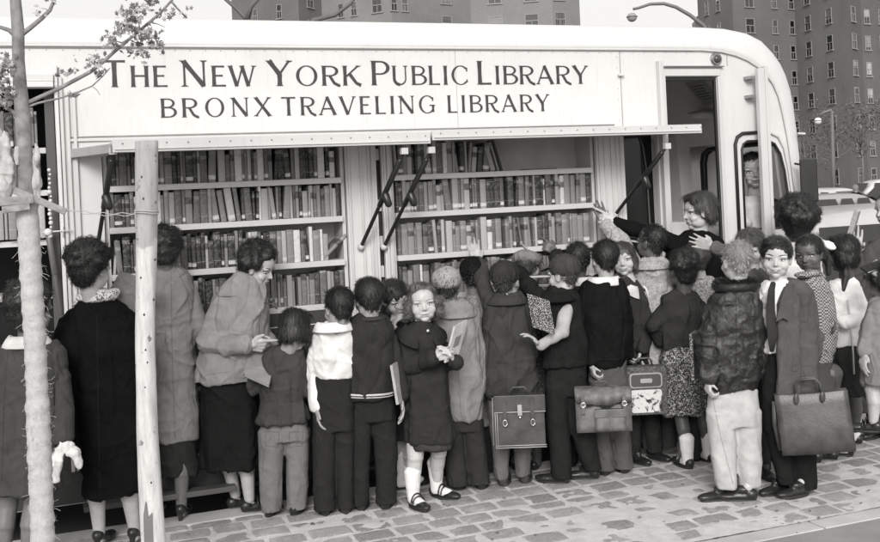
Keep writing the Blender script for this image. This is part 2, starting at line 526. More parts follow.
def make_hair(H, style, v, parent, org):
    mb = MB(); hh = H.hh
    E = H.E
    amp, ns = .012, 9.0
    if style in ('short', 'crew', 'neat'):
        th = {'short': 1.0, 'crew': .975, 'neat': 1.03}[style]
        E(mb, (0, -.125, .665), (.368 * th, .43 * th, .378 * th), 26, 18)
        E(mb, (0, -.24, .46), (.26, .225, .25), 18, 12); E(mb, (0, -.22, .30), (.19, .16, .16), 14, 10)
        if style == 'neat':
            amp = .005
            E(mb, (.06, .14, .93), (.24, .17, .10)); E(mb, (-.12, .12, .9), (.16, .14, .09))
    elif style in ('curly', 'bigcurly', 'wavycrop'):
        k = {'curly': 1.10, 'bigcurly': 1.36, 'wavycrop': 1.0}[style]
        E(mb, (0, -.21, .69), (.41 * k, .41 * k, .385 * k), 22, 16)
        E(mb, (0, -.28, .45), (.36 * k, .27 * k, .28 * k)); E(mb, (0, -.27, .25 if style != 'bigcurly' else .16), (.27 * k, .19 * k, .19 * k))
        r2 = np.random.RandomState(int(v * 999) + int(abs(org[0]) * 100) % 77)
        for i in range(60 if style != 'bigcurly' else 90):
            a = r2.uniform(0, 2 * math.pi); t = r2.uniform(-.35, 1.5)
            d = np.array([math.cos(t) * math.cos(a), math.cos(t) * math.sin(a), math.sin(t)])
            p = np.array([0, -.19, .67]) + d * np.array([.40, .41, .385]) * k
            if p[1] > .08 and p[2] < .84: continue
            E(mb, p, r2.uniform(.07, .12) * k, 10, 7)
        amp, ns = .022, 16.0
    elif style in ('bob', 'bobshort', 'long'):
        E(mb, (0, -.12, .665), (.39, .44, .39), 26, 18)
        bot = {'bob': .28, 'bobshort': .32, 'long': .05}[style]
        for sx in (-1, 1):
            E(mb, (sx * .30, -.08, bot + .12), (.13, .22, .30))
            E(mb, (sx * .33, -.02, bot), (.11, .16, .15))
        E(mb, (0, -.30, bot + .12), (.34, .22, .34)); E(mb, (0, -.30, bot), (.33, .18, .17))
        if style == 'long':
            E(mb, (0, -.33, .0), (.26, .16, .3))
        E(mb, (.08, .12, .95), (.22, .13, .07))
        amp, ns = .024, 9.0
    elif style == 'curlbob':
        E(mb, (0, -.155, .665), (.385, .43, .385), 26, 18); E(mb, (.12, .05, .95), (.24, .20, .09)); E(mb, (-.2, .06, .88), (.15, .16, .10))
        r2 = np.random.RandomState(4)
        for sx in (-1, 1):
            E(mb, (sx * .33, -.08, .42), (.13, .19, .24)); E(mb, (sx * .37, -.04, .24), (.13, .16, .14))
            for q_ in range(14): E(mb, (sx * r2.uniform(.33, .5), r2.uniform(-.2, .12), r2.uniform(.12, .6)), r2.uniform(.06, .1), 10, 7)
        E(mb, (0, -.32, .35), (.34, .2, .32))
        amp, ns = .026, 10.0
    elif style == 'parted':
        E(mb, (0, -.13, .66), (.37, .43, .375), 26, 18)
        for sx in (-1, 1):
            E(mb, (sx * .33, -.16, .42), (.10, .15, .16))
        E(mb, (0, -.33, .45), (.28, .15, .22))
        amp, ns = .008, 8.0
    elif style == 'wave':
        E(mb, (0, -.13, .66), (.385, .445, .39), 26, 18)
        for sx in (-1, 1):
            E(mb, (sx * .29, -.19, .50), (.14, .19, .20)); E(mb, (sx * .31, -.24, .36), (.12, .14, .15))
            E(mb, (sx * .22, .12, .88), (.17, .15, .10))
        E(mb, (0, -.36, .38), (.34, .17, .22))
        amp, ns = .016, 8.0
    me = voxel(mb, .055 * hh, 2)
    co, no = getco(me), getno(me)
    L = H.loc(co)
    d = noise3(L * ns) * amp + noise3(L * np.array([ns * 3, ns * 3, ns * .8])) * amp * .5
    setco(me, co + no * (d * hh)[:, None])
    # strands lying on that volume
    co, no = getco(me), getno(me)
    L = H.loc(co); Nl = no @ H.M
    r = np.random.RandomState(len(co) % 1000)
    ok = np.where((L[:, 2] > -.25) & ~((L[:, 1] > .2) & (L[:, 2] < .72)))[0]
    curly0 = style in ('curly', 'bigcurly', 'wavycrop')
    cnt = {'curly': 2000, 'bigcurly': 2600, 'wavycrop': 1800, 'crew': 1900}.get(style, 2800)
    V, F = [], []
    idx = r.choice(ok, cnt)
    for i in idx:
        p = L[i].copy(); n = Nl[i]; curly = curly0 or (style == 'curlbob' and p[2] < .6)
        fl = np.array([p[0] * .9, (p[1] + .05) * .9 if p[2] > .75 else 0.0, -1.0])
        if style in ('neat', 'short', 'parted') and p[1] > -.05 and p[2] > .8: fl = np.array([.9 if style != 'parted' else p[0] * 3, .5, -.2])
        if style == 'crew': fl = fl * .5 + n * .8
        if curly: fl = r.normal(size=3)
        fl = fl + r.normal(size=3) * .22
        t = fl - n * np.dot(fl, n) * (.85 if style == 'crew' else 1); t /= (np.linalg.norm(t) + 1e-6)
        side = np.cross(n, t); side /= (np.linalg.norm(side) + 1e-6)
        ln = r.uniform(.09, .2) if style != 'crew' else r.uniform(.04, .09)
        if style in ('bob', 'bobshort', 'long', 'wave'): ln = r.uniform(.15, .34)
        w = r.uniform(.004, .009); lf_ = r.uniform(.01, .035) if r.rand() < .8 else r.uniform(.03, .07)
        b = len(V)
        q = p - n * .004; last_c = q; fz = .80 + .05 * math.sin(i)
        for k in range(5):
            s_ = k / 4
            if curly:
                ang = s_ * r.uniform(3.5, 5.5)
                c = q + n * (.012 + .05 * math.sin(ang * .5) * s_) + (t * math.sin(ang) + side * (1 - math.cos(ang))) * .035
            else:
                lift = .010 + lf_ * math.sin(s_ * 2.2)
                c = q + t * ln * s_ + n * lift - n * (ln * s_) ** 2 * .9 + side * .012 * math.sin(s_ * 5 + i)
            ww = w * (1 - s_ * .8)
            if c[1] > .12 and c[2] < fz and abs(c[0]) < .27: c = last_c
            last_c = c
            V.append(H.w(c + side * ww)); V.append(H.w(c - side * ww))
        for k in range(4):
            a = b + k * 2
            F.append((a, a + 1, a + 3, a + 2))
    base = [tuple(p.vertices) for p in me.polygons]
    nb = len(co)
    mb2 = MB(); mb2.add(co, base); mb2.add(np.array(V), F)
    bpy.data.meshes.remove(me)
    return mb2.build('hair', [hairmat(v)], parent, org, True, fixn=False)

def hand(mb, W, d, pn, side, hl, curl=0.5, pose='relax', thumb=1):
    """palm + five fingers. W wrist, d pointing direction, pn palm normal, side towards the thumb, hl hand length"""
    d = np.asarray(d, float); d /= np.linalg.norm(d)
    side = np.asarray(side, float); side = side - d * np.dot(side, d); side /= np.linalg.norm(side)
    pn = np.cross(side, d) * (1 if np.dot(np.cross(side, d), pn) > 0 else -1)
    pl = hl * .5
    r = hl * .052
    mb.cap(W, W + d * pl * .3, hl * .13, hl * .14, flat=.7)
    offs = (-.165, -.055, .055, .165)
    lens = (.36, .46, .5, .44)
    for k, (o, l) in enumerate(zip(offs, lens)):
        b = W + d * pl * (1 - .1 * abs(k - 1.7)) + side * o * hl
        mb.cap(W + side * o * hl * .55 + d * hl * .05, b, hl * .075, hl * .068)
        c = curl
        if pose == 'point': c = 0.05 if k == 3 else 1.3
        if pose == 'spread': c = .12 + .08 * (k % 2)
        if pose == 'grip': c = 1.25
        sp = (o * (.9 if pose == 'spread' else .25))
        p = b; ang = c * .55
        seg = [.45, .33, .25]
        rr = [r * 1.12, r, r * .93, r * .8]
        for j in range(3):
            dd = d * math.cos(ang) + pn * math.sin(ang) + side * sp
            dd /= np.linalg.norm(dd)
            q = p + dd * (l * hl * seg[j])
            mb.cap(p, q, rr[j], rr[j + 1], 8)
            p = q; ang += c * .75
    b = W + d * pl * .25 + side * hl * .14
    td = d * .75 + side * .62 + pn * (.15 if pose != 'grip' else .5); td /= np.linalg.norm(td)
    q = b + td * hl * .2
    mb.cap(b - side * hl * .06, q, r * 1.5, r * 1.2, 8)
    td = d * .9 + side * .25 + pn * (.2 if pose != 'grip' else .9); td /= np.linalg.norm(td)
    mb.cap(q, q + td * hl * .17, r * 1.15, r * .9, 8)

def wrinkle(me, org, amp=1.0, style='cloth', zlo=0, zhi=2):
    co, no = getco(me), getno(me)
    p = co
    t = np.clip((zhi - p[:, 2]) / max(zhi - zlo, .1), 0, 1)
    a = noise3(p * np.array([15, 15, 2.2])) * (.003 + .009 * t)
    sk = p[:, 2] + .8 * p[:, 0]; w1 = noise3(p * 4)
    a = a + (1 - np.abs(noise3(np.stack([p[:, 0] * 7 + w1, p[:, 1] * 7, sk * 4.5 + w1], 1)))) ** 5 * .014 - (1 - np.abs(noise3(np.stack([p[:, 0] * 11, p[:, 1] * 11 + 9, (p[:, 2] - .6 * p[:, 0]) * 5], 1)))) ** 6 * .011
    b = noise3(p * np.array([9, 9, 14]) + 5 + 1.5 * noise3(p * 5)[:, None])
    ridge = (1 - np.abs(b)) ** 3 * .006
    c = noise3(p * 30) * .0012
    if style == 'leather': a = a * .5; ridge = ridge * 1.5 + (1 - np.abs(noise3(p * 24))) ** 3 * .005
    if style == 'trousers':
        sk = p[:, 2] + p[:, 0] * .7
        ridge = (1 - np.abs(noise3(np.stack([p[:, 0] * 9, p[:, 1] * 9, sk * 13 + 3], 1)))) ** 4 * .0055; a = noise3(p * np.array([24, 24, 2])) * .0045
    d = (a + ridge + c) * amp
    setco(me, co + no * d[:, None])

def ring(c, rx, ry, ax, ay, n=26, sup=1.0, tilt=0, folds=0, ph=0, fa=0):
    out = []
    for k in range(n):
        a = 2 * math.pi * k / n
        cx, sy = math.cos(a), math.sin(a)
        cx = math.copysign(abs(cx) ** sup, cx); sy = math.copysign(abs(sy) ** sup, sy)
        m = 1 + fa * math.sin(folds * a + ph)
        out.append(c + ax * (rx * cx * m) + ay * (ry * sy * m) + UP * (tilt * cx))
    return out

def rows_loft(mb, rows, Z, dmax=.17, dmin=.05, sup=.85, n=30, folds=0, fa=0, dr=.74):
    """horizontal sections given by (y, x_left, x_right[, depth shift, half depth]) of the outline"""
    rings = []
    for i, r in enumerate(rows):
        y, xl, xr = r[:3]
        dz = r[3] if len(r) > 3 and r[3] is not None else 0
        c = P((xl + xr) / 2, y, Z + dz)
        w = (xr - xl) / 2 * (Z + dz) / FOC
        hd = r[4] if len(r) > 4 else min(max(w * dr, dmin), dmax)
        t = i / max(len(rows) - 1, 1)
        rings.append(ring(c, w, hd, RT, FW, n, sup, folds=folds, ph=1.3 * i * 0 + Z * 9, fa=fa * t))
    mb.loft(rings)

PEOPLE = []; VREC = {}
def person(label, cat='person', group=None, foot=(0, 0), top=(0, 0), hh=.205, hy=0, hp=0, hr=0, by=0, tone=.42, hair='short', hv=.02, Z=None,
           zh=0, sh=None, hip=None, feet=None, al=None, ar=None, hands=('relax', 'relax'), face=False, smile=0, look=(0, 0), fat=1.0,
           garments=(), shoes=None, socks=None, legtone=None, cap=None, extra=None, vox=None, adult=False, glasses=False, shoe_v=.02, brow=None, lips=None,
           kneeb=0, nohair=False, neck=True, toes=None, heels=False, seams=None, hdir=(None, None)):
    fp = PG(*foot)
    Z0 = Z if Z is not None else depth(fp)
    base = P(foot[0], foot[1], Z0); base[2] = 0 if Z is None else base[2]
    org = np.array([base[0], base[1], 0.0 if Z is None else base[2]])
    sc = Z0 / FOC
    T = P(top[0], top[1], Z0 + zh)
    M = facing(hy, hp, hr)
    O = T - M[:, 2] * hh
    H = Head(O, M, hh, smile, not adult)
    h = T[2] - org[2]
    B = facing(by)
    s_ = B[:, 0]; fwd = B[:, 1]
    k = hh / .21
    nk = O + M @ np.array([0, -.14, .05]) * hh
    # shoulders: picture-left and picture-right
    if sh is None:
        nx = top[0]
        sh = ((nx - 17, top[1] + hh / sc * 1.35), (nx + 17, top[1] + hh / sc * 1.35))
    def pt(q): return P(q[0], q[1], Z0 + (q[2] if len(q) > 2 else 0))
    SL, SR = pt(sh[0]) - UP * .030 * k + RT * .008, pt(sh[1]) - UP * .030 * k - RT * .008
    if hip is None: hip = ((top[0] + foot[0]) / 2, foot[1] - .5 * (foot[1] - top[1]))
    HP = pt(hip)
    if feet is None: feet = ((foot[0] - 9, foot[1]), (foot[0] + 9, foot[1]))
    mb = MB()
    H.prims(mb)
    mid = (SL + SR) / 2
    mb.cap(mid + UP * .0, O + M @ np.array([0, -.13, .22]) * hh, .052 * k, .046 * k)
    tw = np.linalg.norm(SR - SL) / 2
    for S_ in (SL, SR): mb.cap(mid + UP * .03 * k, S_ * .8 + mid * .2, .04 * k, .03 * k)
    mb.cap(SL + (mid - SL) * .3, SR + (mid - SR) * .3, .035 * k, .035 * k)
    mb.ell(mid * .65 + HP * .35, (tw * .62, .055 * k, np.linalg.norm(mid - HP) * .4), M=np.stack([RT, FW, UP], 1))
    mb.ell(HP, (.075 * k, .055 * k, .08 * k), M=np.stack([RT, FW, UP], 1))
    mb.cap(mid - UP * .07, HP, .055 * k, .06 * k)
    ank = []
    for i, ft in enumerate(feet):
        A = PG(ft[0], ft[1], .0) if Z is None else pt(ft)
        if len(ft) > 2: A = P(ft[0], ft[1], depth(A) + ft[2]); 
        A = np.array([A[0], A[1], (0 if Z is None else A[2]) + (ft[3] if len(ft) > 3 else 0)])
        sx = -1 if i == 0 else 1
        hpj = HP + RT * sx * .065 * k - UP * .03
        an = A + UP * .075
        kn = hpj * .48 + an * .52 + fwd * (.02 + kneeb)
        lg = next((q_['legs'] for q_ in garments if q_.get('legs')), None)
        if lg:       # the legs run inside the trouser legs
            lr = lg[min(i, len(lg) - 1)]
            pts = [(P((q_[1] + q_[2]) / 2, q_[0], Z0), (q_[2] - q_[1]) / 2 * sc * .62) for q_ in lr]
            pts = [(p_, min(r_, .06 * k)) for p_, r_ in pts]
            last = pts[-1][0]
            if len(ft) <= 2: an = np.array([last[0], last[1], an[2]]) * .6 + an * .4
            pts[-1] = (last * .5 + an * .5 + UP * .02, .028 * k)
            mb.chain([(HP * .6 + pts[0][0] * .4, .042 * k)] + pts + [(an, .027 * k)])
        else:
            mb.cap(hpj, kn, .066 * k, .048 * k)
            calf = kn * .62 + an * .38 - fwd * .012
            mb.cap(kn, calf, .046 * k, .046 * k); mb.cap(calf, an, .045 * k, .029 * k)
        td = facing(toes[i] if toes else by)[:, 1]
        mb.cap(an - UP * .04 - td * .005, an - UP * .055 + td * .09 * k, .024 * k, .014 * k)
        ank.append((an, td))
    arms = []
    for i, (S, arm, hm) in enumerate(((SL, al, hands[0]), (SR, ar, hands[1]))):
        if arm is None: continue
        El, Wr = pt(arm[0]), pt(arm[1])
        mb.cap(S, El, .042 * k, .033 * k); mb.cap(El, El * .6 + Wr * .4, .034 * k, .033 * k); mb.cap(El * .6 + Wr * .4, Wr, .033 * k, .022 * k)
        d = Wr - El; d /= np.linalg.norm(d)
        if hdir[i] is not None:
            q = hdir[i]; d = RT * q[0] + UP * q[1] + FW * q[2]
            d = d / np.linalg.norm(d)
        sgn = 1 if i == 0 else -1
        if abs(d[2]) > .75: side, pn = -FW * (1 if by > -90 and by < 90 else -1) + RT * .2, RT * sgn
        else: side, pn = UP + RT * .1, -FW
        if hm in ('spread', 'point', 'reach') : side = RT * sgn * .8 + UP * .3; pn = FW
        if abs(np.dot(side / np.linalg.norm(side), d)) > .9: side = side + FW * 1.2 + RT * .3
        if hm != 'none':
            hand(mb, Wr, d, pn, side, (.145 if hm not in ('spread', 'point') else .160) * k * (1.12 if adult else 1.0), .5 if hm in ('relax', 'reach') else 1.0, hm)
        arms.append((S, El, Wr, d))
    vs = vox or (.0048 if face else .0058)
    me = voxel(mb, vs, 4)
    H.sculpt(me)
    setco(me, getco(me) - org)
    body = link('person', me, [skin(tone)], None, org, True)
    tag(body, label, cat, group)
    if face:
        H.features(me, body, org, tone, look, brow if brow is not None else hv, lips, glasses)
    if not nohair: make_hair(H, hair, hv, body, org)
    if cap: make_cap(H, body, org, **cap)
    ctx = dict(H=H, Z0=Z0, sc=sc, org=org, body=body, SL=SL, SR=SR, HP=HP, k=k, B=B, arms=arms, pt=pt, M=M, O=O, fwd=fwd, ank=ank, by=by, mid=mid, nk=nk)
    for gm in garments: garment(ctx, **gm)
    if socks:
        for (an, td), zt in zip(ank, socks['h']):
            q = MB(); q.cap(an - UP * .03, an + UP * zt * .4, .036 * k, .042 * k); q.cap(an + UP * zt * .4, an + UP * zt, .042 * k, .051 * k); q.cap(an - UP * .035, an - UP * .045 + td * .08, .034 * k, .028 * k)
            sm = voxel(q, .006, 2); wrinkle(sm, org, .35, 'trousers'); setco(sm, getco(sm) - org)
            link('sock', sm, [fabric(socks.get('v', .7), .9, .06, 600)], body, None, True)
    if shoes is not None:
        for an, td in ank: make_shoe(an, td, k, shoes, body, org, shoe_v, org[2] if Z is not None else 0)
    if extra: extra(ctx)
    if seams: sew(ctx, seams)
    PEOPLE.append(body)
    return body

def sew(c, lines):
    """stitched seams, pocket edges and creases lying on the clothes"""
    kids = [o for o in c['body'].children if o.name.split('.')[0] in ('coat', 'overcoat', 'jacket', 'swing_jacket', 'sweater', 'trousers', 'jeans', 'shirt', 'leather_jacket', 'tweed_coat', 'coat_front', 'skirt', 'cardigan', 'pale_sleeve')]
    trees = []
    for o in kids:
        co = getco(o.data) + c['org']
        trees.append((o, BVHTree.FromPolygons([tuple(v) for v in co], [tuple(p.vertices) for p in o.data.polygons])))
    for ln in lines:
        pts = [np.array(p, float) for p in ln]; pl = []
        for a, b in zip(pts[:-1], pts[1:]):
            n = max(2, int(np.linalg.norm(b - a) / 3)); pl += [a + (b - a) * i / n for i in range(n)]
        pl.append(pts[-1]); hit = []; own = None
        for x, y in pl:
            d_ = P(x, y, 1.0) - CAM; d_ /= np.linalg.norm(d_); best = None
            for o, t_ in trees:
                h_ = t_.ray_cast(Vector(CAM), Vector(d_), 20)
                if h_[0] is not None and (best is None or h_[3] < best[0]): best = (h_[3], h_[0], o)
            if best is None: continue
            if own is None: own = best[2]
            if best[2] is own: hit.append(np.array(best[1]) - d_ * .0004)
        if len(hit) > 1:
            m = MB(); m.tube(hit, .0013, 5); v_ = VREC.get(own.name, .1)
            m.build('seam', [plain('seam thread', round(max(.008, v_ * (.4 if v_ < .2 else .55)), 3), .9, bs=0)], own, c['org'], True)

def make_shoe(an, td, k, kind, body, org, v, gz=0):
    sd = np.cross(td, UP); Mx = np.stack([sd, td, UP], 1)
    q = MB(); A = np.array([an[0], an[1], gz])
    L = k * .87
    if kind == 'heel':
        q.ell(A + td * .115 * L + UP * .025, (.036 * L, .07 * L, .026 * L), Mx)
        q.ell(A - td * .015 * L + UP * .065, (.032 * L, .042 * L, .034 * L), Mx)
        q.cap(A - td * .01 + UP * .055, A + td * .10 * L + UP * .02, .028 * L, .030 * L)
        q.cap(A - td * .03 * L + UP * .05, A - td * .035 * L + UP * .006, .019 * L, .013 * L)
        me = voxel(q, .005, 1)
    else:
        q.ell(A + td * .12 * L + UP * .024, (.039 * L, .072 * L, .024 * L), Mx)
        q.cap(A - td * .025 * L + UP * .026, A + td * .10 * L + UP * .022, .031 * L, .033 * L)
        q.ell(A - td * .018 * L + UP * .036, (.034 * L, .042 * L, .036 * L), Mx)
        if kind == 'oxford': q.ell(A + td * .03 * L + UP * .06, (.033 * L, .05 * L, .026 * L), Mx)
        me = voxel(q, .006, 1)
    co = getco(me); co[:, 2] = np.maximum(co[:, 2], gz + .002)
    setco(me, co - org)
    so = link('shoe', me, [plain('shoe leather', v, .34, bs=.25, var=.3, nscale=30)], body, None, True)
    w = MB()
    if kind != 'heel':
        r = [A + sd * (.043 * L * math.cos(a)) * (1 + .08 * math.sin(a)) + td * (.045 * L + .128 * L * math.sin(a) * (1.0 if math.sin(a) > 0 else .72)) for a in np.linspace(0, 2 * math.pi, 21)[:-1]]
        w.loft([[p + UP * .001 for p in r], [p + UP * .013 for p in r]])
        w.build('sole', [plain('shoe sole', v * .6 + .008, .6)], so, org, True)
    if kind == 'strap':
        st = MB()
        for t, zz in ((.045, .068), (.065, .056)):
            st.tube([A + td * t * L + sd * (.042 * L * math.cos(a)) + UP * (.03 + (zz - .02) * math.sin(a)) for a in np.linspace(0, math.pi, 9)], .0045, 5)
        st.build('strap', [plain('shoe leather', v, .28)], so, org, True)
    if kind == 'oxford':
        st = MB()
        for t in (.03, .045, .06):
            st.tube([A + td * t * L + sd * x * .02 + UP * (.078 - t * .25) for x in (-1, 0, 1)], .0025, 5)
        st.build('lace', [plain('lace', v * 1.5, .7)], so, org, True)

def make_cap(H, body, org, v=.3, kind='news', brim=True):
    q = MB(); hh = H.hh
    if kind == 'news':
        H.E(q, (0, -.12, .80), (.45, .50, .27), 24, 14); H.E(q, (0, -.10, .70), (.41, .46, .18), 24, 12)
    else:
        H.E(q, (0, -.12, .70), (.41, .46, .37), 24, 14); H.E(q, (0, -.12, .56), (.40, .445, .12), 24, 12)
    me = voxel(q, .05 * hh, 2)
    co, no = getco(me), getno(me); L = H.loc(co)
    ang = np.arctan2(L[:, 0], L[:, 1] + .12)
    d = -.012 * np.exp(-((np.abs(((ang / (math.pi / 3)) % 1) - .5) - .5) / .04) ** 2) * (L[:, 2] > .72) + noise3(L * 7) * .012
    setco(me, co + no * (d * hh)[:, None] - org)
    c = link('cap', me, [fabric(v, .9, .25, 700, .4)], body, None, True)
    if brim:
        b = MB()
        pts = [(.30 * math.sin(a) , .27 + .30 * math.cos(a) ** .8 * 1.0, .67 - .07 * math.cos(a)) for a in np.linspace(-1.45, 1.45, 13)]
        inner = [(.33 * math.sin(a), .27 * math.cos(a) + .03, .70) for a in np.linspace(-1.45, 1.45, 13)]
        for up_ in (0,):
            v_ = [H.w(p) for p in inner] + [H.w(p) for p in pts] + [H.w((p[0], p[1], p[2] + .03)) for p in inner] + [H.w((p[0], p[1], p[2] + .03)) for p in pts]
            f = []
            for i in range(12):
                f += [(i, i + 1, 14 + i, 13 + i), (26 + i, 39 + i, 40 + i, 27 + i), (13 + i, 14 + i, 40 + i, 39 + i)]
            b.add(v_, f)
        b.build('brim', [fabric(v * .9, .9, .25, 700, .4)], c, org, True)
    if kind == 'news':
        b = MB(); H.E(b, (0, -.12, 1.075), (.03, .03, .015), 8, 6); b.build('cap_button', [fabric(v, .9, .25, 700, .4)], c, org, True)

def garment(c, name='coat', v=.2, rows=None, dmax=.17, sleeves=None, slr=(.058, .052, .042), mat=None, amp=1.0, style='cloth', vs=.0075, folds=0, fa=0,
            legs=None, sup=.85, collar=None, sm=3, shoulder=True, cuff=None, zoff=0):
    mb = MB(); k = c['k']; org = c['org']; Z = c['Z0'] + zoff
    if rows:
        rows_loft(mb, rows, Z, dmax, sup=sup, folds=folds, fa=fa, dr=.58 if name in ('trousers', 'jeans') else .82 if name in ('skirt', 'dress_hem') else .76)
    if legs:
        for i, lg in enumerate(legs):
            g_ = (0, 1.6) if i == 0 else (1.6, 0)
            if len(legs) > 1: lg = [(q[0], q[1] + g_[0] * min(1, j * .8), q[2] - g_[1] * min(1, j * .8)) + tuple(q[3:]) for j, q in enumerate(lg)]
            rows_loft(mb, lg, Z + (.012 if i else -.012), .095, sup=.95, n=22, dr=.95)
    if rows and shoulder:
        a, b = c['SL'], c['SR']
        mb.cap(a - UP * .01, b - UP * .01, slr[0] * k * .85, slr[0] * k * .85)
        for e_ in (a, b): mb.cap((a + b) / 2 + UP * .045 * k, e_, .050 * k, slr[0] * k * .82)
    sleeves = [0, 1] if sleeves is None else sleeves
    tips = []
    if name not in ('trousers', 'skirt', 'jeans'):
        for i in sleeves:
            if i < len(c['arms']):
                S, El, Wr, d = c['arms'][i]
                mb.cap(S, El, slr[0] * k, slr[1] * k)
                E2 = Wr - (Wr - El) / np.linalg.norm(Wr - El) * (.012 - (cuff or 0))
                mb.cap(El, E2, slr[1] * k, slr[2] * k)
    me = voxel(mb, vs, sm)
    co = getco(me)
    zhi, zlo = co[:, 2].max(), co[:, 2].min()
    wrinkle(me, org, amp, style, zlo, zhi)
    co = getco(me); co[:, 2] = np.maximum(co[:, 2], org[2] + .03)
    setco(me, co - org)
    o = link(name, me, [mat or fabric(v)], c['body'], None, True)
    VREC[o.name] = v
    if collar: make_collar(c, o, **collar)
    return o

def make_collar(c, parent, v=.2, kind='coat', w=.045, r=.068, mat=None, dy=0, drop=.0, lift=None):
    """turned-down collar: a band round the neck that folds outwards, open at the front"""
    k = c['k']; O = c['mid'] + UP * ((lift if lift is not None else (.076 if v > .5 else .060)) * k - drop) + c['fwd'] * (-.005 + dy)
    B = c['B']; rr = r * k
    n = 26; prof = [(-.004, .006), (.0, .018), (.007, .021), (.022, .002), (w, -.026 if kind != 'stand' else .0), (w * .93, -.032), (.018, -.012), (.0, -.016)]
    rings = []
    for i in range(n):
        a = math.radians(-160 + 320 * i / (n - 1)) - math.pi / 2      # gap at the front
        cx, sy = math.cos(a), math.sin(a)
        front = max(0, sy)
        d = B[:, 0] * cx + B[:, 1] * sy
        rng_ = []
        for (o_, z_) in prof:
            ext = 1 + (.5 if w > .04 else .1) * front * (o_ > .025)
            rng_.append(O + d * (rr * (1 + .12 * abs(cx)) + o_ * k * ext) + UP * ((z_ - .045 * front - (.03 * front if o_ > .025 else 0) + .004) * k))
        rings.append(rng_)
    mb = MB(); mb.loft(rings)
    mb.build('collar', [mat or fabric(v)], parent, c['org'], True)

# ------------------------------------------------------------------ ground
def mat_cobble():
    t = NT('granite setts'); c = t.coord(); ge = t.N('NewGeometry')
    per = t.ramp(ge.outputs['Random Per Island'], [(0, .23), (.5, .35), (1, .47)])
    n = t.noise(c, 60, 6, .7)
    col = t.mix(.55, per, t.ramp(n, [(.3, .10), (.5, .25), (.7, .42)]))
    dust = t.noise(t.coord(scale=(1, 1, 1)), 5.5, 6, .65)
    col = t.mix(t.ramp(dust, [(.50, 0), (.68, .7)]), col, .5)
    t.bump(n, .6, .006)
    return t.out(col, .85, Specular_IOR_Level=.25)
def mat_dust():
    t = NT('cement dust'); c = t.coord()
    n = t.noise(c, 9, 8, .7); n2 = t.noise(c, 90, 5, .7)
    col = t.ramp(n, [(.3, .46), (.55, .58), (.75, .66)])
    col = t.mix(t.ramp(n2, [(.28, .6), (.42, 0)]), col, .2)
    t.bump(n2, .6, .005)
    return t.out(col, .9, Specular_IOR_Level=.2)
def mat_concrete(v, nm='concrete'):
    t = NT(nm); c = t.coord()
    n = t.noise(c, 3, 8, .65); n2 = t.noise(c, 120, 4, .7)
    col = t.ramp(n, [(.3, v * .8), (.7, v * 1.15)])
    col = t.mix(t.ramp(n2, [(.3, .5), (.45, 0)]), col, v * .55)
    t.bump(n2, .35, .003)
    return t.out(col, .85, Specular_IOR_Level=.25)

def sheet(name, x0, y0, x1, y1, z, mat, sub=None, disp=None):
    if sub:
        xs = np.linspace(x0, x1, sub[0]); ys = np.linspace(y0, y1, sub[1])
        X, Y = np.meshgrid(xs, ys); V = np.stack([X.ravel(), Y.ravel(), np.full(X.size, float(z))], 1)
        if disp is not None: V[:, 2] += disp(V)
        f = [(j * sub[0] + i, j * sub[0] + i + 1, (j + 1) * sub[0] + i + 1, (j + 1) * sub[0] + i) for j in range(sub[1] - 1) for i in range(sub[0] - 1)]
        mb = MB(); mb.add(V, f)
    else:
        mb = MB(); mb.add([(x0, y0, z), (x1, y0, z), (x1, y1, z), (x0, y1, z)], [(0, 1, 2, 3)])
    o = mb.build(name, [mat], None, None, bool(sub), fixn=False)
    o['kind'] = 'structure'
    return o

sheet('ground', -700, -300, 900, 900, -.16, plain('far ground', .16, .9, bs=0))
sheet('road', -60, .0, 200, 14, -.13, mat_concrete(.085, 'asphalt'))
dz = lambda V: noise3(V * np.array([1.6, 1.6, 1])) * .004 + noise3(V * np.array([9, 9, 1])) * .003 + noise3(V * np.array([31, 31, 1])) * .0016 + np.clip((V[:, 0] - 1.5) * .0010, -.004, .0022) - np.clip((V[:, 1] + 1.25) * .003, -.01, .003)
sheet('ground_dust', -3.2, -1.80, 9, -.30, -.0012, mat_dust(), (620, 90), dz)
sheet('ground_bedding', -14, -1.80, 30, -.30, -.012, mat_dust())
mb = MB(); r = np.random.RandomState(3)
y = -1.79; row = 0
while y < -.33:
    dy = r.uniform(.145, .165)
    x = -3.2 + (row % 2) * .1 + r.uniform(-.02, .02)
    while x < 11:
        dx = r.uniform(.17, .235)
        j = lambda: r.uniform(-.007, .007)
        zt = r.uniform(-.003, .0045)
        a, b, cc, d = (x + .012 + j(), y + .01 + j()), (x + dx - .012 + j(), y + .01 + j()), (x + dx - .012 + j(), y + dy - .01 + j()), (x + .012 + j(), y + dy - .01 + j())
        q = [a, ((a[0] + b[0]) / 2, a[1] - .004), b, ((b[0] + cc[0]) / 2 + .004, (b[1] + cc[1]) / 2), cc, ((cc[0] + d[0]) / 2, d[1] + .004), d, ((a[0] + d[0]) / 2 - .004, (a[1] + d[1]) / 2)]
        cx, cy = sum(p[0] for p in q) / 8, sum(p[1] for p in q) / 8
        sc2 = lambda s_, z_: [np.array((cx + (p[0] - cx) * s_, cy + (p[1] - cy) * s_, z_ + r.uniform(-.0008, .0008))) for p in q]
        mb.loft([sc2(1, -.03), sc2(1.0, zt - .006), sc2(.93, zt), sc2(.5, zt + .002)])
        x += dx
    y += dy; row += 1
o = mb.build('cobble_paving', [mat_cobble()], None, None, False); o['kind'] = 'structure'
sheet('pavement', -16, -30, 40, -1.93, -.0005, mat_concrete(.27))
mb = MB(); x = -16
